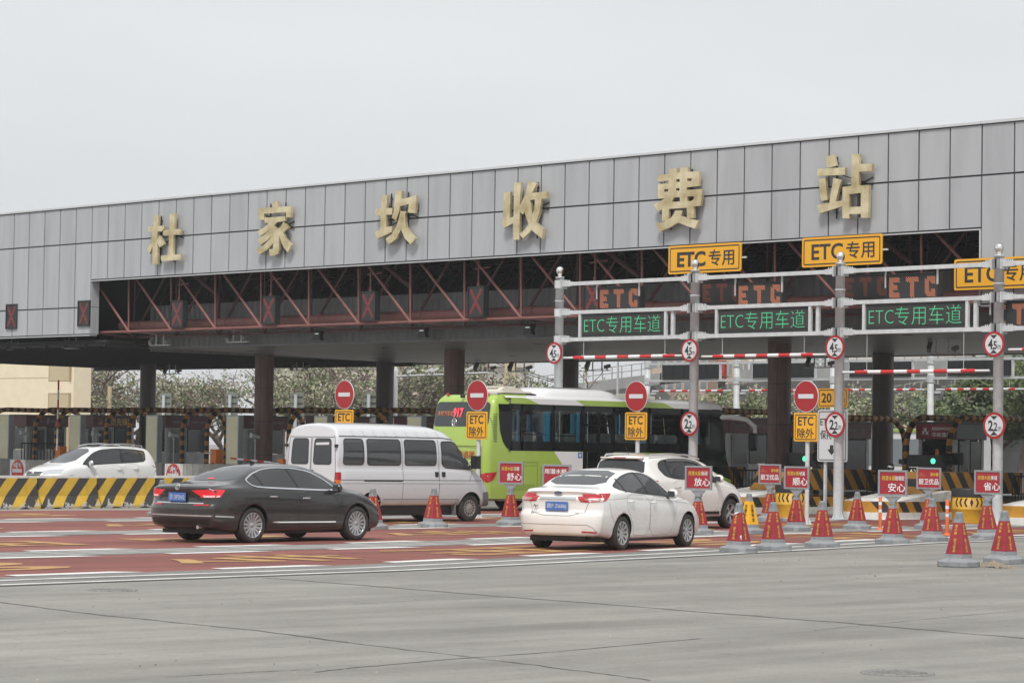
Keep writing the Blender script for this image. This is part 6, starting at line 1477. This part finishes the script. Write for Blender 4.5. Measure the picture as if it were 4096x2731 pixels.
for sx in (1, -1):
    m = MB()
    for p in PIL: m.box(min(HW * sx, (HW - .05) * sx), max(HW * sx, (HW - .05) * sx), p - .06, p + .06, 1.70, 3.11)
    m.box(min(HW * sx, (HW - .03) * sx), max(HW * sx, (HW - .03) * sx), .95, 9.6, 2.93, 3.11); m.box(min(HW * sx, (HW - .03) * sx), max(HW * sx, (HW - .03) * sx), .95, 9.6, 1.74, 2.02 if sx > 0 else 1.9)
    if sx > 0:
        m.box(HW - .03, HW, 3.93, 5.25, .40, .62); 
        for yy in (3.99, 4.55, 4.63, 5.19): m.box(HW - .04, HW + .004, yy - .03, yy + .03, .40, 2.95)
        m.box(HW - .03, HW + .002, 3.93, 5.25, 2.50, 2.56)
    else: m.box(-HW, -HW + .03, 3.93, 5.25, .36, 1.74)
    m.build('window_frame', 'busblack', bus)
    for a, b in zip(PIL, PIL[1:]):
        m = MB(); z0 = .62 if (sx > 0 and a == 3.93) else 1.95; xx = (HW - .012) * sx
        m.add([(xx, a + .06, z0), (xx, b - .06, z0), (xx, b - .06, 2.94), (xx, a + .06, 2.94)], [(0, 1, 2, 3) if sx > 0 else (0, 3, 2, 1)]); m.build('door_glass' if z0 < 1 else 'side_window', 'busglass', bus)
m = MB(); m.box(-HW + .05, HW - .05, .3, 9.9, 1.05, 1.10); m.box(-HW + .05, HW - .05, .6, 9.9, 3.11, 3.14); m.box(-HW + .06, HW - .06, .85, .9, 1.1, 3.1); m.box(-HW + .1, HW - .1, .6, 10.2, .30, .42); m.build('floor_and_ceiling', 'greyconc', bus)
m = MB()
for yy in (1.3, 2.2, 3.1, 5.6, 6.5, 7.4, 8.3):
    for xx in (.85, .40, -.40, -.85):
        m.prism([(-.20, 1.1), (.20, 1.1), (.20, 2.1), (-.20, 2.1)], (xx, yy, 0), XX, ZZ, .09, 1); m.prism(roundrect(.40, .34, .08), (xx, yy - .02, 2.12), XX, ZZ, .12, 0)
m.build('seat_row', ['seatcov', 'seatblue'], bus)
m = MB()
for yy, w_, sx in ((1.28, .26, 1), (2.35, .55, 1), (3.75, .22, 1), (6.55, .30, 1), (1.9, .4, -1), (6.0, .5, -1), (7.9, .35, -1), (8.9, .3, 1)):
    n = int(w_ / .02)
    m.add([((HW - .10 + .015 * math.sin(k * 1.1)) * sx, yy + k * w_ / n, z) for z in (1.85, 2.9) for k in range(n + 1)], [(k, k + 1, n + 2 + k, n + 1 + k) for k in range(n)], 0, True)
m.build('curtain', 'curtain', bus)
m = MB()
for yy in (4.0, 5.2, 6.6, 8.0):
    m.tube([(.2, yy, 1.1), (.2, yy, 3.1)], .018, 6)
m.tube([(HW - .12, 1.0, 2.22), (HW - .12, 2.6, 2.22)], .02, 6); m.tube([(HW - .12, 2.75, 2.2), (HW - .12, 3.85, 2.2)], .02, 6)
m.build('hand_rail', 'chrome', bus)
# roof
m = MB(); zr = [(-HW + .01, 3.26), (-HW + .08, 3.31), (-HW + .30, 3.36), (0, 3.39), (HW - .30, 3.36), (HW - .08, 3.31), (HW - .01, 3.26)]
m.add([(x, yy, z) for yy in (.75, 9.75) for x, z in zr] + [(x * .97, 10.05, z - .06) for x, z in zr] + [(x * .93, 10.25, z - .28) for x, z in zr], [(i * 7 + k, i * 7 + k + 1, (i + 1) * 7 + k + 1, (i + 1) * 7 + k) for i in range(3) for k in range(6)], 0, True)
for sx in (1, -1): m.add([(sx * (HW + .002), .75, 3.262), (sx * (HW - .30), .75, 3.372), (sx * (HW - .25), 1.8, 3.372), (sx * (HW + .002), 1.55, 3.262)], [(0, 1, 2, 3)], 1)
m.build('roof', ['buswhite', 'busgreen'], bus)
m = MB(); m.prism([(0, 0), (1.2, 0), (1.15, .06), (.95, .18), (.3, .20), (.1, .08)], (-.55, 1.05, 3.38), YY, ZZ, 1.1); m.prism(roundrect(1.5, 1.25, .08), (0, 1.7, 3.42), XX, YY, .05)
for k in range(3): m.box(-.35, .35, 1.25 + k * .3, 1.4 + k * .3, 3.56, 3.62)
MT['beige'] = pbr('beige_roof_unit', (.60, .57, .50), .5)
m.build('roof_hatch', 'beige', bus)
m = MB()
pr = [(-.95, 3.36), (-.92, 3.50), (-.7, 3.60), (0, 3.63), (.7, 3.60), (.92, 3.50), (.95, 3.36)]; lv = [(2.35, .3), (2.6, .85), (3.0, 1), (5.2, 1), (5.6, .8), (5.9, .3)]
m.add([(x * (.9 + .1 * f), yy, 3.36 + (z - 3.36) * f) for yy, f in lv for x, z in pr], [(i * 7 + k, i * 7 + k + 1, (i + 1) * 7 + k + 1, (i + 1) * 7 + k) for i in range(5) for k in range(6)], 0, True)
m.box(-.6, .6, 3.1, 5.0, 3.62, 3.635, 1); m.build('air_conditioner', ['buswhite', 'greytrim'], bus)
m = MB(); m.prism(roundrect(1.1, .9, .08), (0, 7.4, 3.38), XX, YY, .10); m.prism(roundrect(.9, .7, .08), (0, 7.4, 3.48), XX, YY, .06); m.build('roof_hatch', 'beige', bus)
for sx in (1, -1): m = MB(); m.lathe([(.05, 0), (.05, .04), (.03, .06), (0, .065)], 12, o=(sx * .85, .42, 3.33)); m.build('marker_lamp', 'lampred', bus)
# front, mirror, wheels, small notices
m = MB()
fr = [(10.32, .36), (10.6, .62), (10.56, .92), (10.46, 1.3), (10.3, 1.9), (10.12, 2.9), (9.98, 3.2)]
m.add([(sx * HW * .985 if abs(sx) == 1 else 0, yy + (.12 if sx == 0 else 0), z) for yy, z in fr for sx in (1, 0, -1)], [(i * 3 + k, i * 3 + k + 1, i * 3 + k + 4, i * 3 + k + 3) for i in range(6) for k in range(2)], 0, True); m.build('windscreen', 'busblack', bus)
m = MB(); m.box(HW - .02, HW + .004, 9.6, 9.70, 1.74, 3.1); m.build('front_pillar', 'busblack', bus)
m = MB(); m.tube([(HW - .1, 9.95, 2.86), (HW + .1, 10.4, 2.88), (HW + .28, 10.95, 2.82), (HW + .36, 11.25, 2.6), (HW + .36, 11.28, 2.3)], [.075, .085, .08, .075, .06], 10); m.prism(roundrect(.26, .56, .08), (HW + .36, 11.23, 2.12), XX, ZZ, .12, 1); m.prism(roundrect(.2, .46, .06), (HW + .36, 11.105, 2.12), XX, ZZ, .008, 2)
m.build('mirror', ['buswhite', 'busblack', 'cglass2'], bus)
td = MB(); td.lathe([(.27, -.12), (.45, -.13), (.48, -.08), (.48, .08), (.45, .13), (.28, .13)], 36, 0, ax='x'); td.lathe([(.28, .10), (.2, .06), (.16, .12), (0, .12)], 24, 1, ax='x')
tdm = td.data('wheel', ['tyre', 'hubcap'])
for yy in (3.25, 8.3):
    for sx in (1, -1):
        o = bpy.data.objects.new('wheel', tdm); COL.objects.link(o); o.parent = bus; o.location = (sx * (HW - .18), yy, .48); o.rotation_euler = (0, 0, 0 if sx > 0 else math.pi)
        m = MB(); m.lathe([(0, .0), (.56, .0), (.56, .016), (0, .016)], 36, 0, o=(HW * sx - (.004 if sx > 0 else .012), yy, .50), ax='x'); m.build('wheel_arch', 'blackp', bus)
m = MB()
def line(a, b, w_=.012): m.bar((HW + .008, a[0], a[1]), (HW + .008, b[0], b[1]), w_, .006)
for p in ([(.40 + .55, .42), (.95, 1.42), (2.05, 1.42), (2.05, .42)], [(2.2, .42), (2.2, 1.28), (3.3, 1.28)], [(.95, 1.78), (.95, 1.76)]):
    for a, b in zip(p, p[1:]): line(a, b)
for k in range(22): line((1.0 + k * .045, .60), (1.0 + k * .045, .78), .010)
for k in range(20): line((1.12 + k * .045, 1.30), (1.12 + k * .045, 1.33), .012)
MT['busseam'] = pbr('green_panel_gap', (.12, .2, .03), .7)
m.build('hatch_seam', 'busseam', bus)
m = MB(); m.box(HW + .006, HW + .014, 3.72, 3.90, 1.55, 1.72, 0); m.box(HW + .014, HW + .016, 3.77, 3.85, 1.59, 1.68, 2); m.box(HW + .006, HW + .014, 8.55, 8.95, 1.66, 1.82, 1); m.box(HW + .006, HW + .014, 8.68, 8.95, 1.86, 2.0, 0)
m.text('无人售票', (HW + .018, 8.815, 1.93), YY, ZZ, h=.08, w=.24, off=.02, mi=2); m.text('公交', (HW + .018, 8.80, 1.74), YY, ZZ, h=.10, w=.2, off=.02, mi=2)
MT['skyblue'] = pbr('blue_notice', (.06, .26, .55), .4)
m.build('door_notice', ['plateblue', 'skyblue', 'signwht'], bus)
m = MB(); m.lathe([(.05, 0), (.05, .02), (0, .03)], 12, o=(HW + .006, 1.0, .92), ax='x'); m.build('side_lamp', 'lamporange', bus)

# ------------------------------------------------------------------ background
MT['bark'] = pbr('bark', (.17, .135, .12), .9, var=.2); MT['leafa'] = pbr('leaf_pale', (.33, .36, .22), .6); MT['leafb'] = pbr('leaf_green', (.15, .195, .075), .6); MT['leafc'] = pbr('leaf_olive', (.20, .17, .11), .6); MT['leafd'] = pbr('leaf_dusty', (.40, .32, .28), .7)
MT['leafe'] = pbr('leaf_dark', (.11, .145, .08), .6)
def tree_mesh(seed, H, Rr, n, mats, dense=1.):
    rg = random.Random(seed); tk = MB(); tips = []
    def limb(p, d, L_, r, lev):
        pts = [p]; q = p
        for i in range(4):
            d = (d + Vector((rg.uniform(-.25, .25), rg.uniform(-.25, .25), rg.uniform(-.08, .16)))).normalized(); q = q + d * L_ / 4; pts.append(q)
        tk.tube(pts, [r * (1 - .13 * i) for i in range(5)], 6 if lev < 2 else 4, caps=False)
        if lev >= 2: tips.extend([(pts[i], lev) for i in (2, 3, 4)])
        if lev < 4:
            for k in range(4 if lev < 2 else 3):
                b = pts[rg.choice((2, 3, 4))] if lev else pts[rg.choice((3, 4))]
                a = rg.uniform(0, 6.28); nd = (d * .5 + Vector((math.cos(a), math.sin(a), rg.uniform(-.05, .65)))).normalized()
                limb(b, nd, L_ * rg.uniform(.6, .8) if lev else Rr * rg.uniform(.6, .8), r * .58, lev + 1)
    limb(Vector((0, 0, 0)), Vector((0, 0, 1)), H * .30, .17 + H * .014, 0)
    lf = MB(); clump = [(c, rg.choice((0, 1, 1, 2, 3, 0))) for c, l in tips if rg.random() < .55]
    for _ in range(n):
        c, ty = rg.choice(clump); s_ = rg.uniform(.07, .15)
        o = c + Vector((rg.gauss(0, .24), rg.gauss(0, .24), rg.gauss(0, .2)))
        if o.z < H * .18: continue
        a = Vector((rg.gauss(0, 1), rg.gauss(0, 1), rg.gauss(0, .6))).normalized(); b = a.cross(Vector((rg.gauss(0, 1), rg.gauss(0, 1), rg.gauss(0, 1)))).normalized()
        lf.add([o - a * s_, o + b * s_ * .5, o + a * s_, o - b * s_ * .5], [(0, 1, 2, 3)], ty if rg.random() < .92 else rg.randrange(4))
    return tk.data('trunk', 'bark'), lf.data('crown', mats)
TV = [tree_mesh(s, 8.5, 3.6, 2300, ['leafa', 'leafb', 'leafc', 'leafd']) for s in (1, 2, 3, 4)]
TV2 = [tree_mesh(s, 6.4, 3.0, 4200, ['leafb', 'leafa', 'leafb', 'leafd']) for s in (11, 12)]
TV3 = [tree_mesh(s, 7.0, 3.4, 11000, ['leafb', 'leafe', 'leafb', 'leafe']) for s in (21,)]
def tree(px, Y, tv, sc, label, seed):
    d = ray(px, 1700); k = Y / d.y; t = thing('tree', (d.x * k, Y, 0), label, 'tree', 'roadside trees behind the toll station', seed * 1.7)
    t.scale = (sc, sc, sc)
    for nme, me in zip(('trunk', 'crown'), tv): o = bpy.data.objects.new(nme, me); COL.objects.link(o); o.parent = t
TL = ['behind the cream building corner', 'just right of the cream building', 'left of the first dark column', 'behind the first dark column', 'between the first two columns', 'left of the white tiled building', 'in front of the white tiled building', 'right of the second column', 'behind the no entry sign over the van', 'left of the third dark column', 'behind the white camera mast', 'behind the red sheds', 'left of the bus column', 'right of the bus column', 'above the rear of the bus', 'at the end of the row by the first gantry post']
for i in range(16):
    if i in (3, 7, 12): continue
    px = 300 + i * 122; tree(px, 98 + (i * 37 % 11) * .9, TV[i % 4], .82 + (i * 13 % 5) * .08, 'pale leafed tree with open branches, ' + TL[i], i)
for i, px in enumerate((380, 560, 760, 980, 1330, 1500, 1700, 1830)):
    if i in (1, 3, 4, 6): continue
    tree(px, 112 + i % 3 * 2, TV[(i + 1) % 4], 1.1, 'bare branched tree in the second row, ' + ['far left', 'behind the first dark column', 'above the striped hoops', 'beside the white tiled building', 'over the silver van roof', 'left of the white mast', 'over the bus rear window', 'over the bus roof hatch'][i], i + 30)
for i, (px, Y, sc) in enumerate(((2700, 104, .86), (2860, 100, .84), (3010, 106, .88), (3130, 101, .80), (3480, 103, .90), (3600, 106, .86), (3350, 108, .88))): tree(px, Y, TV2[i % 2], sc, 'light green bushy tree ' + ['left of the second gantry post', 'behind the second gantry post', 'over the front of the bus', 'left of the wide brown column', 'right of the third gantry post', 'in the gap beside the rear gantry post', 'behind the third gantry post'][i], i + 50)
for i, (px, Y, sc) in enumerate(((3960, 98, .92), (4100, 96, 1.0), (4230, 99, 1.0), (3800, 112, .6))): tree(px, Y, TV3[0], sc, 'dense dark green tree ' + ['behind the fourth gantry post', 'at the right edge of the photo', 'beyond the right edge of the photo', 'low behind the right hand booth'][i], i + 70)

MT['creamwall'] = pbr('cream_render', (.78, .68, .50), .85, var=.04, vscale=1.5); MT['tanwall'] = pbr('tan_render', (.40, .31, .19), .85, var=.04); MT['whitetile'] = pbr('white_tile', (.66, .62, .57), .5, var=.05)
MT['tanbrick'] = pbr('tan_cladding', (.48, .38, .30), .8, var=.06); MT['redshed'] = pbr('red_roof_sheet', (.42, .06, .05), .6)
MT['viaconc'] = pbr('viaduct_concrete', (.30, .30, .295), .85, var=.12, vscale=.5); MT['winpale'] = pbr('pale_window', (.22, .25, .27), .15)
# cream building on the left
a, b = on_y(-500, 1500, 92), on_y(296, 1500, 92); d_ = ray(365, 1500); DB = b.x * d_.y / d_.x - 92
t = thing('cream_building', (b.x, 92, 0), 'cream rendered building with recessed tan window bays at the left edge', 'building')
m = MB(); W = b.x - a.x; m.box(-W, 0, 0, DB, 0, 11)
for z in (3.0, 5.55, 8): m.box(-W, -(b.x - on_y(192, 1560, 92).x), -.004, .0, z, z + .04, 1)
m.build('wall', ['creamwall', 'tanwall'], t)
x0, x1 = on_y(194, 1560, 92).x - b.x, on_y(284, 1560, 92).x - b.x
for z0, z1 in ((-.0, 4.65), (5.35, 7.6)):
    m = MB(); m.box(x0, x1, -.02, .0, z0 + .02, z1); m.box(x0 + .12, x1 - .05, -.024, -.02, z0 + .05, z1 - .1, 1); m.box(x1 - .1, x1, -.12, 0, z0 + .02, z1, 0)
    MT.setdefault('tanwall2', pbr('tan_panel', (.52, .43, .28), .8)); m.build('window_bay', ['tanwall', 'tanwall2'], t)
# white tiled building behind the trees
a, b = on_y(1085, 1600, 124), on_y(1620, 1600, 124); t = thing('white_building', (a.x, 124, 0), 'white tiled building seen through the branches in the middle distance', 'building')
m = MB(); W = b.x - a.x; m.box(0, W, 0, 12, 0, 7.6); m.build('wall', 'whitetile', t)
m = MB()
for k in range(int(W / 1.5)): m.box(k * 1.5, k * 1.5 + .03, -.012, 0, 0, 7.6)
for k in range(8): m.box(0, W, -.012, 0, k * .95, k * .95 + .03)
m.build('tile_joint', 'tanwall', t)
m = MB(); m.box(-.3, W + .3, -.4, 12.3, 7.6, 8.0); m.build('roof_edge', 'whitetile', t)
for px0, px1, Y, zt, lb in ((1590, 1660, 118, 4.1, 'low shed with a red roof left of the bus'), (1430, 1545, 116, 3.6, 'low shed with a red roof behind the striped hoops')):
    a, b = on_y(px0, 1640, Y), on_y(px1, 1640, Y); t = thing('red_shed', (a.x, Y, 0), lb, 'shed', 'red roofed sheds')
    W = b.x - a.x; m = MB(); m.box(0, W, 0, 4, 0, zt - .9); m.build('wall', 'greyconc', t)
    m = MB(); m.add([(-.3, -.4, zt - 1.0), (W + .3, -.4, zt - 1.0), (W + .3, 2, zt), (-.3, 2, zt), (-.3, 4.4, zt - 1.0), (W + .3, 4.4, zt - 1.0)], [(0, 1, 2, 3), (3, 2, 5, 4)]); m.add([(-.3, -.4, zt - 1.0), (-.3, 2, zt), (-.3, 4.4, zt - 1.0), (W + .3, -.4, zt - 1.0), (W + .3, 2, zt), (W + .3, 4.4, zt - 1.0)], [(0, 1, 2), (5, 4, 3)]); m.build('roof', 'redshed', t)
# tall blocks behind the rear gantry
def block(px0, px1, Y, H, mat_, label, nx, nz, z0=0):
    a, b = on_y(px0, 1600, Y), on_y(px1, 1600, Y); W = b.x - a.x; t = thing('apartment_block', (a.x, Y, 0), label, 'building', 'buildings beyond the toll station')
    m = MB(); m.box(0, W, 0, 15, 0, H); m.build('wall', mat_, t)
    for i in range(nx):
        for k in range(nz):
            x = W * (i + .5) / nx; z = 2.5 + (H - 3) * (k + .5) / nz; w_, h_ = W / nx * .62, (H - 3) / nz * .55
            m = MB(); m.box(x - w_ / 2, x + w_ / 2, -.02, .0, z - h_ / 2, z + h_ / 2); m.build('window', 'winpale', t)
    m = MB(); m.box(-.2, W + .2, -.3, 15.2, H, H + .5); m.build('parapet', mat_, t); return t, W
block(2600, 2830, 172, 15, 'tanbrick', 'tan clad block behind the rear gantry boards', 7, 6)
t, W = block(2870, 2992, 168, 17, 'tanbrick', 'tan block with a fine window grid and a red sign', 6, 8)
m = MB(); m.box(.1, 1.0, -.3, -.05, 7.6, 9.3, 0); m.text('B', (.4, -.31, 8.7), XX, ZZ, h=.6, mi=1); m.text('S', (.4, -.31, 7.95), XX, ZZ, h=.5, mi=1); m.build('red_sign', ['signred', 'signwht'], t)
block(2992, 3062, 166, 17, 'whitetile', 'narrow white block beside the tan one', 2, 6); block(3250, 3400, 150, 9.5, 'whitetile', 'pale building behind the third gantry post', 5, 4)
# viaduct
def deck(p0, p1, Y0, Y1, th, label, piers):
    a, b = on_y(*p0, Y0), on_y(*p1, Y1); t = thing('viaduct', (a.x, a.y, 0), label, 'bridge', 'viaduct spans beyond the toll station'); d = b - a
    m = MB(); n = Vector((0, 1, 0)) * 9
    m.add([(0, 0, a.z), (d.x, d.y, b.z), (d.x, d.y, b.z - .9), (0, 0, a.z - .9)], [(0, 3, 2, 1)]); m.add([(0, 0, a.z), (d.x, d.y, b.z), (d.x, d.y + 9, b.z), (0, 9, a.z)], [(0, 1, 2, 3)])
    m.add([(0, 0, a.z - .9), (d.x, d.y, b.z - .9), (d.x, d.y + 2.2, b.z - th), (0, 2.2, a.z - th), (d.x, d.y + 9, b.z - th), (0, 9, a.z - th)], [(0, 3, 2, 1), (3, 5, 4, 2)]); m.build('deck', 'viaconc', t)
    m = MB(); k = int(d.length / 1.6)
    for i in range(k + 1): q = d * (i / k); m.bar((q.x, q.y + .2, a.z + (b.z - a.z) * i / k), (q.x, q.y + .2, a.z + (b.z - a.z) * i / k + 1.0), .07)
    for h in (.5, 1.0): m.bar((0, .2, a.z + h), (d.x, d.y + .2, b.z + h), .06)
    m.build('parapet_rail', 'viaconc', t)
    for f in piers:
        q = d * f; z = a.z + (b.z - a.z) * f - th; m = MB(); m.prism([(-1.1, 0), (1.1, 0), (1.1, z - 1.4), (1.9, z), (-1.9, z), (-1.1, z - 1.4)], (q.x, q.y + 6.5, 0), XX, ZZ, 3.5); m.build('pier', 'viaconc', t)
deck((2080, 1560), (2640, 1492), 165, 158, 2.6, 'hazy concrete viaduct rising to the right above the bus', (.2, .75))
deck((2950, 1480), (4250, 1405), 140, 132, 2.4, 'concrete viaduct deck behind the rear gantry on the right', (.12, .66, .98))
deck((3420, 1640), (4250, 1500), 122, 116, 1.6, 'lower concrete ramp passing below the viaduct on the right', (.42, .9))

# rear gantry with dark boards
YR = 88.5; gt2 = thing('sign_gantry', (-75, YR, 0), 'second steel gantry behind the canopy with the backs of dark boards', 'gantry')
PR = [on_y(p, 1500, YR).x for p in (2590, 2947, 3333, 3723, 4125)]
for x in PR:
    m = MB(); m.lathe([(.13, 0), (.13, 5.95), (0, 6.0)], 16, o=(x + 75, 0, 0)); m.lathe([(.16, 5.5), (.16, 5.8)], 16, o=(x + 75, 0, 0)); m.lathe([(.16, 4.75), (.16, 5.05)], 16, o=(x + 75, 0, 0)); m.build('post', 'galv', gt2)
for a, b in zip(PR, PR[1:]):
    for z in (5.68, 4.92): m = MB(); m.box(a + 75.13, b + 75 - .13, -.05, .05, z - .05, z + .05); m.build('beam', 'galv', gt2)
for i, (a, b) in enumerate(zip(PR, PR[1:])):
    nm = ['left of the wide brown column', 'behind the wide brown column', 'right of the rear brown column', 'at the right edge of the photo'][i]
    t = thing('message_board', ((a + b) / 2, YR, 4.98), 'dark board back on the rear gantry ' + nm, 'message board', 'dark boards on the rear gantry'); w_ = (b - a) * .62
    m = MB(); m.box(-w_ / 2, w_ / 2, -.1, .1, .02, .64)
    for k in range(6): m.box(-w_ / 2 + w_ * k / 5 - .012, -w_ / 2 + w_ * k / 5 + .012, -.115, -.1, .02, .64, 1)
    m.build('board_back', ['ledbox', 'dark'], t); m = MB(); m.box(-w_ / 2 - .1, -w_ / 2 - .02, -.05, .05, 0, .68); m.box(w_ / 2 + .02, w_ / 2 + .1, -.05, .05, 0, .68); m.build('upright', 'galv', t)
    hbar(a + .3, b - .3, 4.46, YR, 'thin rear height bar ' + nm, 'rear height bars', 11, .05)
    t = thing('round_sign', (a + .18, YR + .2, 4.35), 'back of a round rear gantry sign ' + nm, 'road sign', 'round sign backs on the rear gantry'); m = MB(); m.disc((0, 0, 0), XX, ZZ, .33, .02, 28); m.build('disc_back', 'camgrey', t); m = MB(); m.box(-.2, .2, -.06, -.02, -.05, .05); m.build('bracket', 'galv', t)
# backs of signs above the exit lanes
MT['signback'] = pbr('grey_green_sign_back', (.20, .215, .18), .6)
for i, px in enumerate((655, 920, 1183, 1475)):
    p = on_y(px, 1600, 85.5); t = thing('sign_post', (p.x, 85.5, 0), 'grey back of a double road sign on a post, ' + ['nearest the cream building', 'before the white tiled building', 'right of the brown column', 'beside the third dark column'][i], 'road sign', 'sign backs above the exit lanes')
    m = MB(); m.tube([(0, 0, 0), (0, 0, 4.3)], .09, 12); m.build('post', 'galv', t)
    for z, h_ in ((4.02, .80), (3.05, .72)):
        m = MB(); m.prism(roundrect(.98, h_, .08), (0, .14, z), XX, ZZ, .03); m.box(-.42, .42, .09, .11, z + .13, z + .19, 1); m.box(-.42, .42, .09, .11, z - .19, z - .13, 1); m.build('sign_back', ['signback', 'boothdark'], t)
# white camera mast and its arm, concrete pole, lamp posts, wires
t = thing('camera_mast', Vector((on_y(1582, 1600, 80).x, 80, 0)), 'white mast with a long camera arm behind the canopy', 'camera mast')
e = on_y(1955, 1491, 80); zb_ = on_y(1582, 1505, 80).z; dx = e.x - on_y(1582, 1600, 80).x
m = MB(); m.tube([(0, 0, 0), (0, 0, zb_ + .25)], .10, 12); m.lathe([(.1, zb_ + .25), (.05, zb_ + .4), (.015, zb_ + .75)], 10); m.tube([(0, 0, zb_), (dx, 0, e.z)], .05, 10); m.build('mast', 'barwht', t)
for f in (.16, .36, .42, .79): m = MB(); x = dx * f; z = zb_ + (e.z - zb_) * f; m.bar((x, 0, z), (x, 0, z + .14), .04); m.bar((x - .1, -.12, z + .14), (x + .12, .14, z + .30), .11, .1); m.build('camera', 'barwht', t)
for px, Y, zt, lb in ((438, 100, 5.3, 'stub of a concrete utility pole left of the first dark column'), (2025, 112, 7.2, 'concrete utility pole above the bus roof hatch'), (2055, 113, 7.4, 'concrete utility pole just right of its twin above the bus')):
    p = on_y(px, 1600, Y); t = thing('utility_pole', (p.x, Y, 0), lb, 'utility pole', 'concrete utility poles'); m = MB(); m.tube([(0, 0, 0), (0, 0, zt)], [.17, .14], 14); m.build('pole', 'tanwall2', t); m = MB(); m.bar((-.7, 0, zt - .8), (.7, 0, zt - .8), .08); m.build('cross_arm', 'camgrey', t)
for px, Y, zt, lb in ((2343, 148, 12, 'slim street lamp left of the viaduct in the haze'), (2470, 130, 9.0, 'street lamp standing over the bus roof'), (3245, 120, 8.2, 'street lamp beside the third gantry post')):
    p = on_y(px, 1600, Y); t = thing('street_lamp', (p.x, Y, 0), lb, 'street lamp', 'street lamps'); m = MB(); m.tube([(0, 0, 0), (0, 0, zt), (.3, -.1, zt + .3), (1.4, -.3, zt + .5)], [.1, .07, .06, .05], 8); m.build('pole', 'galv', t); m = MB(); m.bar((1.3, -.3, zt + .5), (2.0, -.4, zt + .52), .2, .08); m.build('lamp_head', 'galv', t)
for i, ((x0, y0), (x1, y1)) in enumerate((((2290, 1528), (2470, 1578)), ((2290, 1537), (2470, 1588)))):
    a, b = on_y(x0, y0, 125), on_y(x1, y1, 125); d = b - a; m = MB(); a2 = a - d * 2; b2 = b + d * 2; m.tube([a2.lerp(b2, k / 10) - Vector((0, 0, 1.2 * (1 - (k / 5 - 1) ** 2))) * .2 - a2 for k in range(11)], .03, 5); o = m.build('power_line', 'dark', loc=a2); tag(o, ['upper', 'lower'][i] + ' black power line crossing the hazy gap above the bus', 'power line', 'power lines')
# white and green bus far behind the canopy
p = on_y(3560, 1800, 93); t = thing('bus', (p.x - 6, 93, 0), 'distant white and green bus waiting beyond the right hand booths', 'bus')
m = MB(); m.box(0, 10, 0, 2.5, .4, 2.75); m.build('body', 'buswhite', t); m = MB(); m.box(-.02, 10.02, -.03, 0, 1.3, 2.45); m.build('window_band', 'winpale', t); m = MB(); m.box(-.03, 10.03, -.05, 2.5, 2.75, 2.9); m.box(4, 10.03, -.06, -.05, 2.76, 2.88, 1); m.build('roof_edge', ['buswhite', 'busgreen'], t)
for x in (2, 7.6): m = MB(); m.lathe([(.0, -.05), (.48, -.05), (.48, .2), (0, .2)], 24, o=(x, 0, .48), ax='y'); m.build('wheel', 'tyre', t)
# thin haze over the whole plaza
m = MB(); m.box(-1600, 760, -320, 1560, -1.0, 40); hz = m.build('haze', 'ledbox'); hm = bpy.data.materials.new('haze'); hm.use_nodes = True; hn = hm.node_tree; hn.nodes.clear()
ho = hn.nodes.new('ShaderNodeOutputMaterial'); hv = hn.nodes.new('ShaderNodeVolumePrincipled'); hv.inputs['Density'].default_value = HAZE; hv.inputs['Color'].default_value = (.94, .95, .96, 1); hv.inputs['Anisotropy'].default_value = .2; hn.links.new(hv.outputs[0], ho.inputs['Volume'])
hz.data.materials.clear(); hz.data.materials.append(hm); tag(hz, 'thin grey haze over the toll plaza', 'haze', kind='stuff')
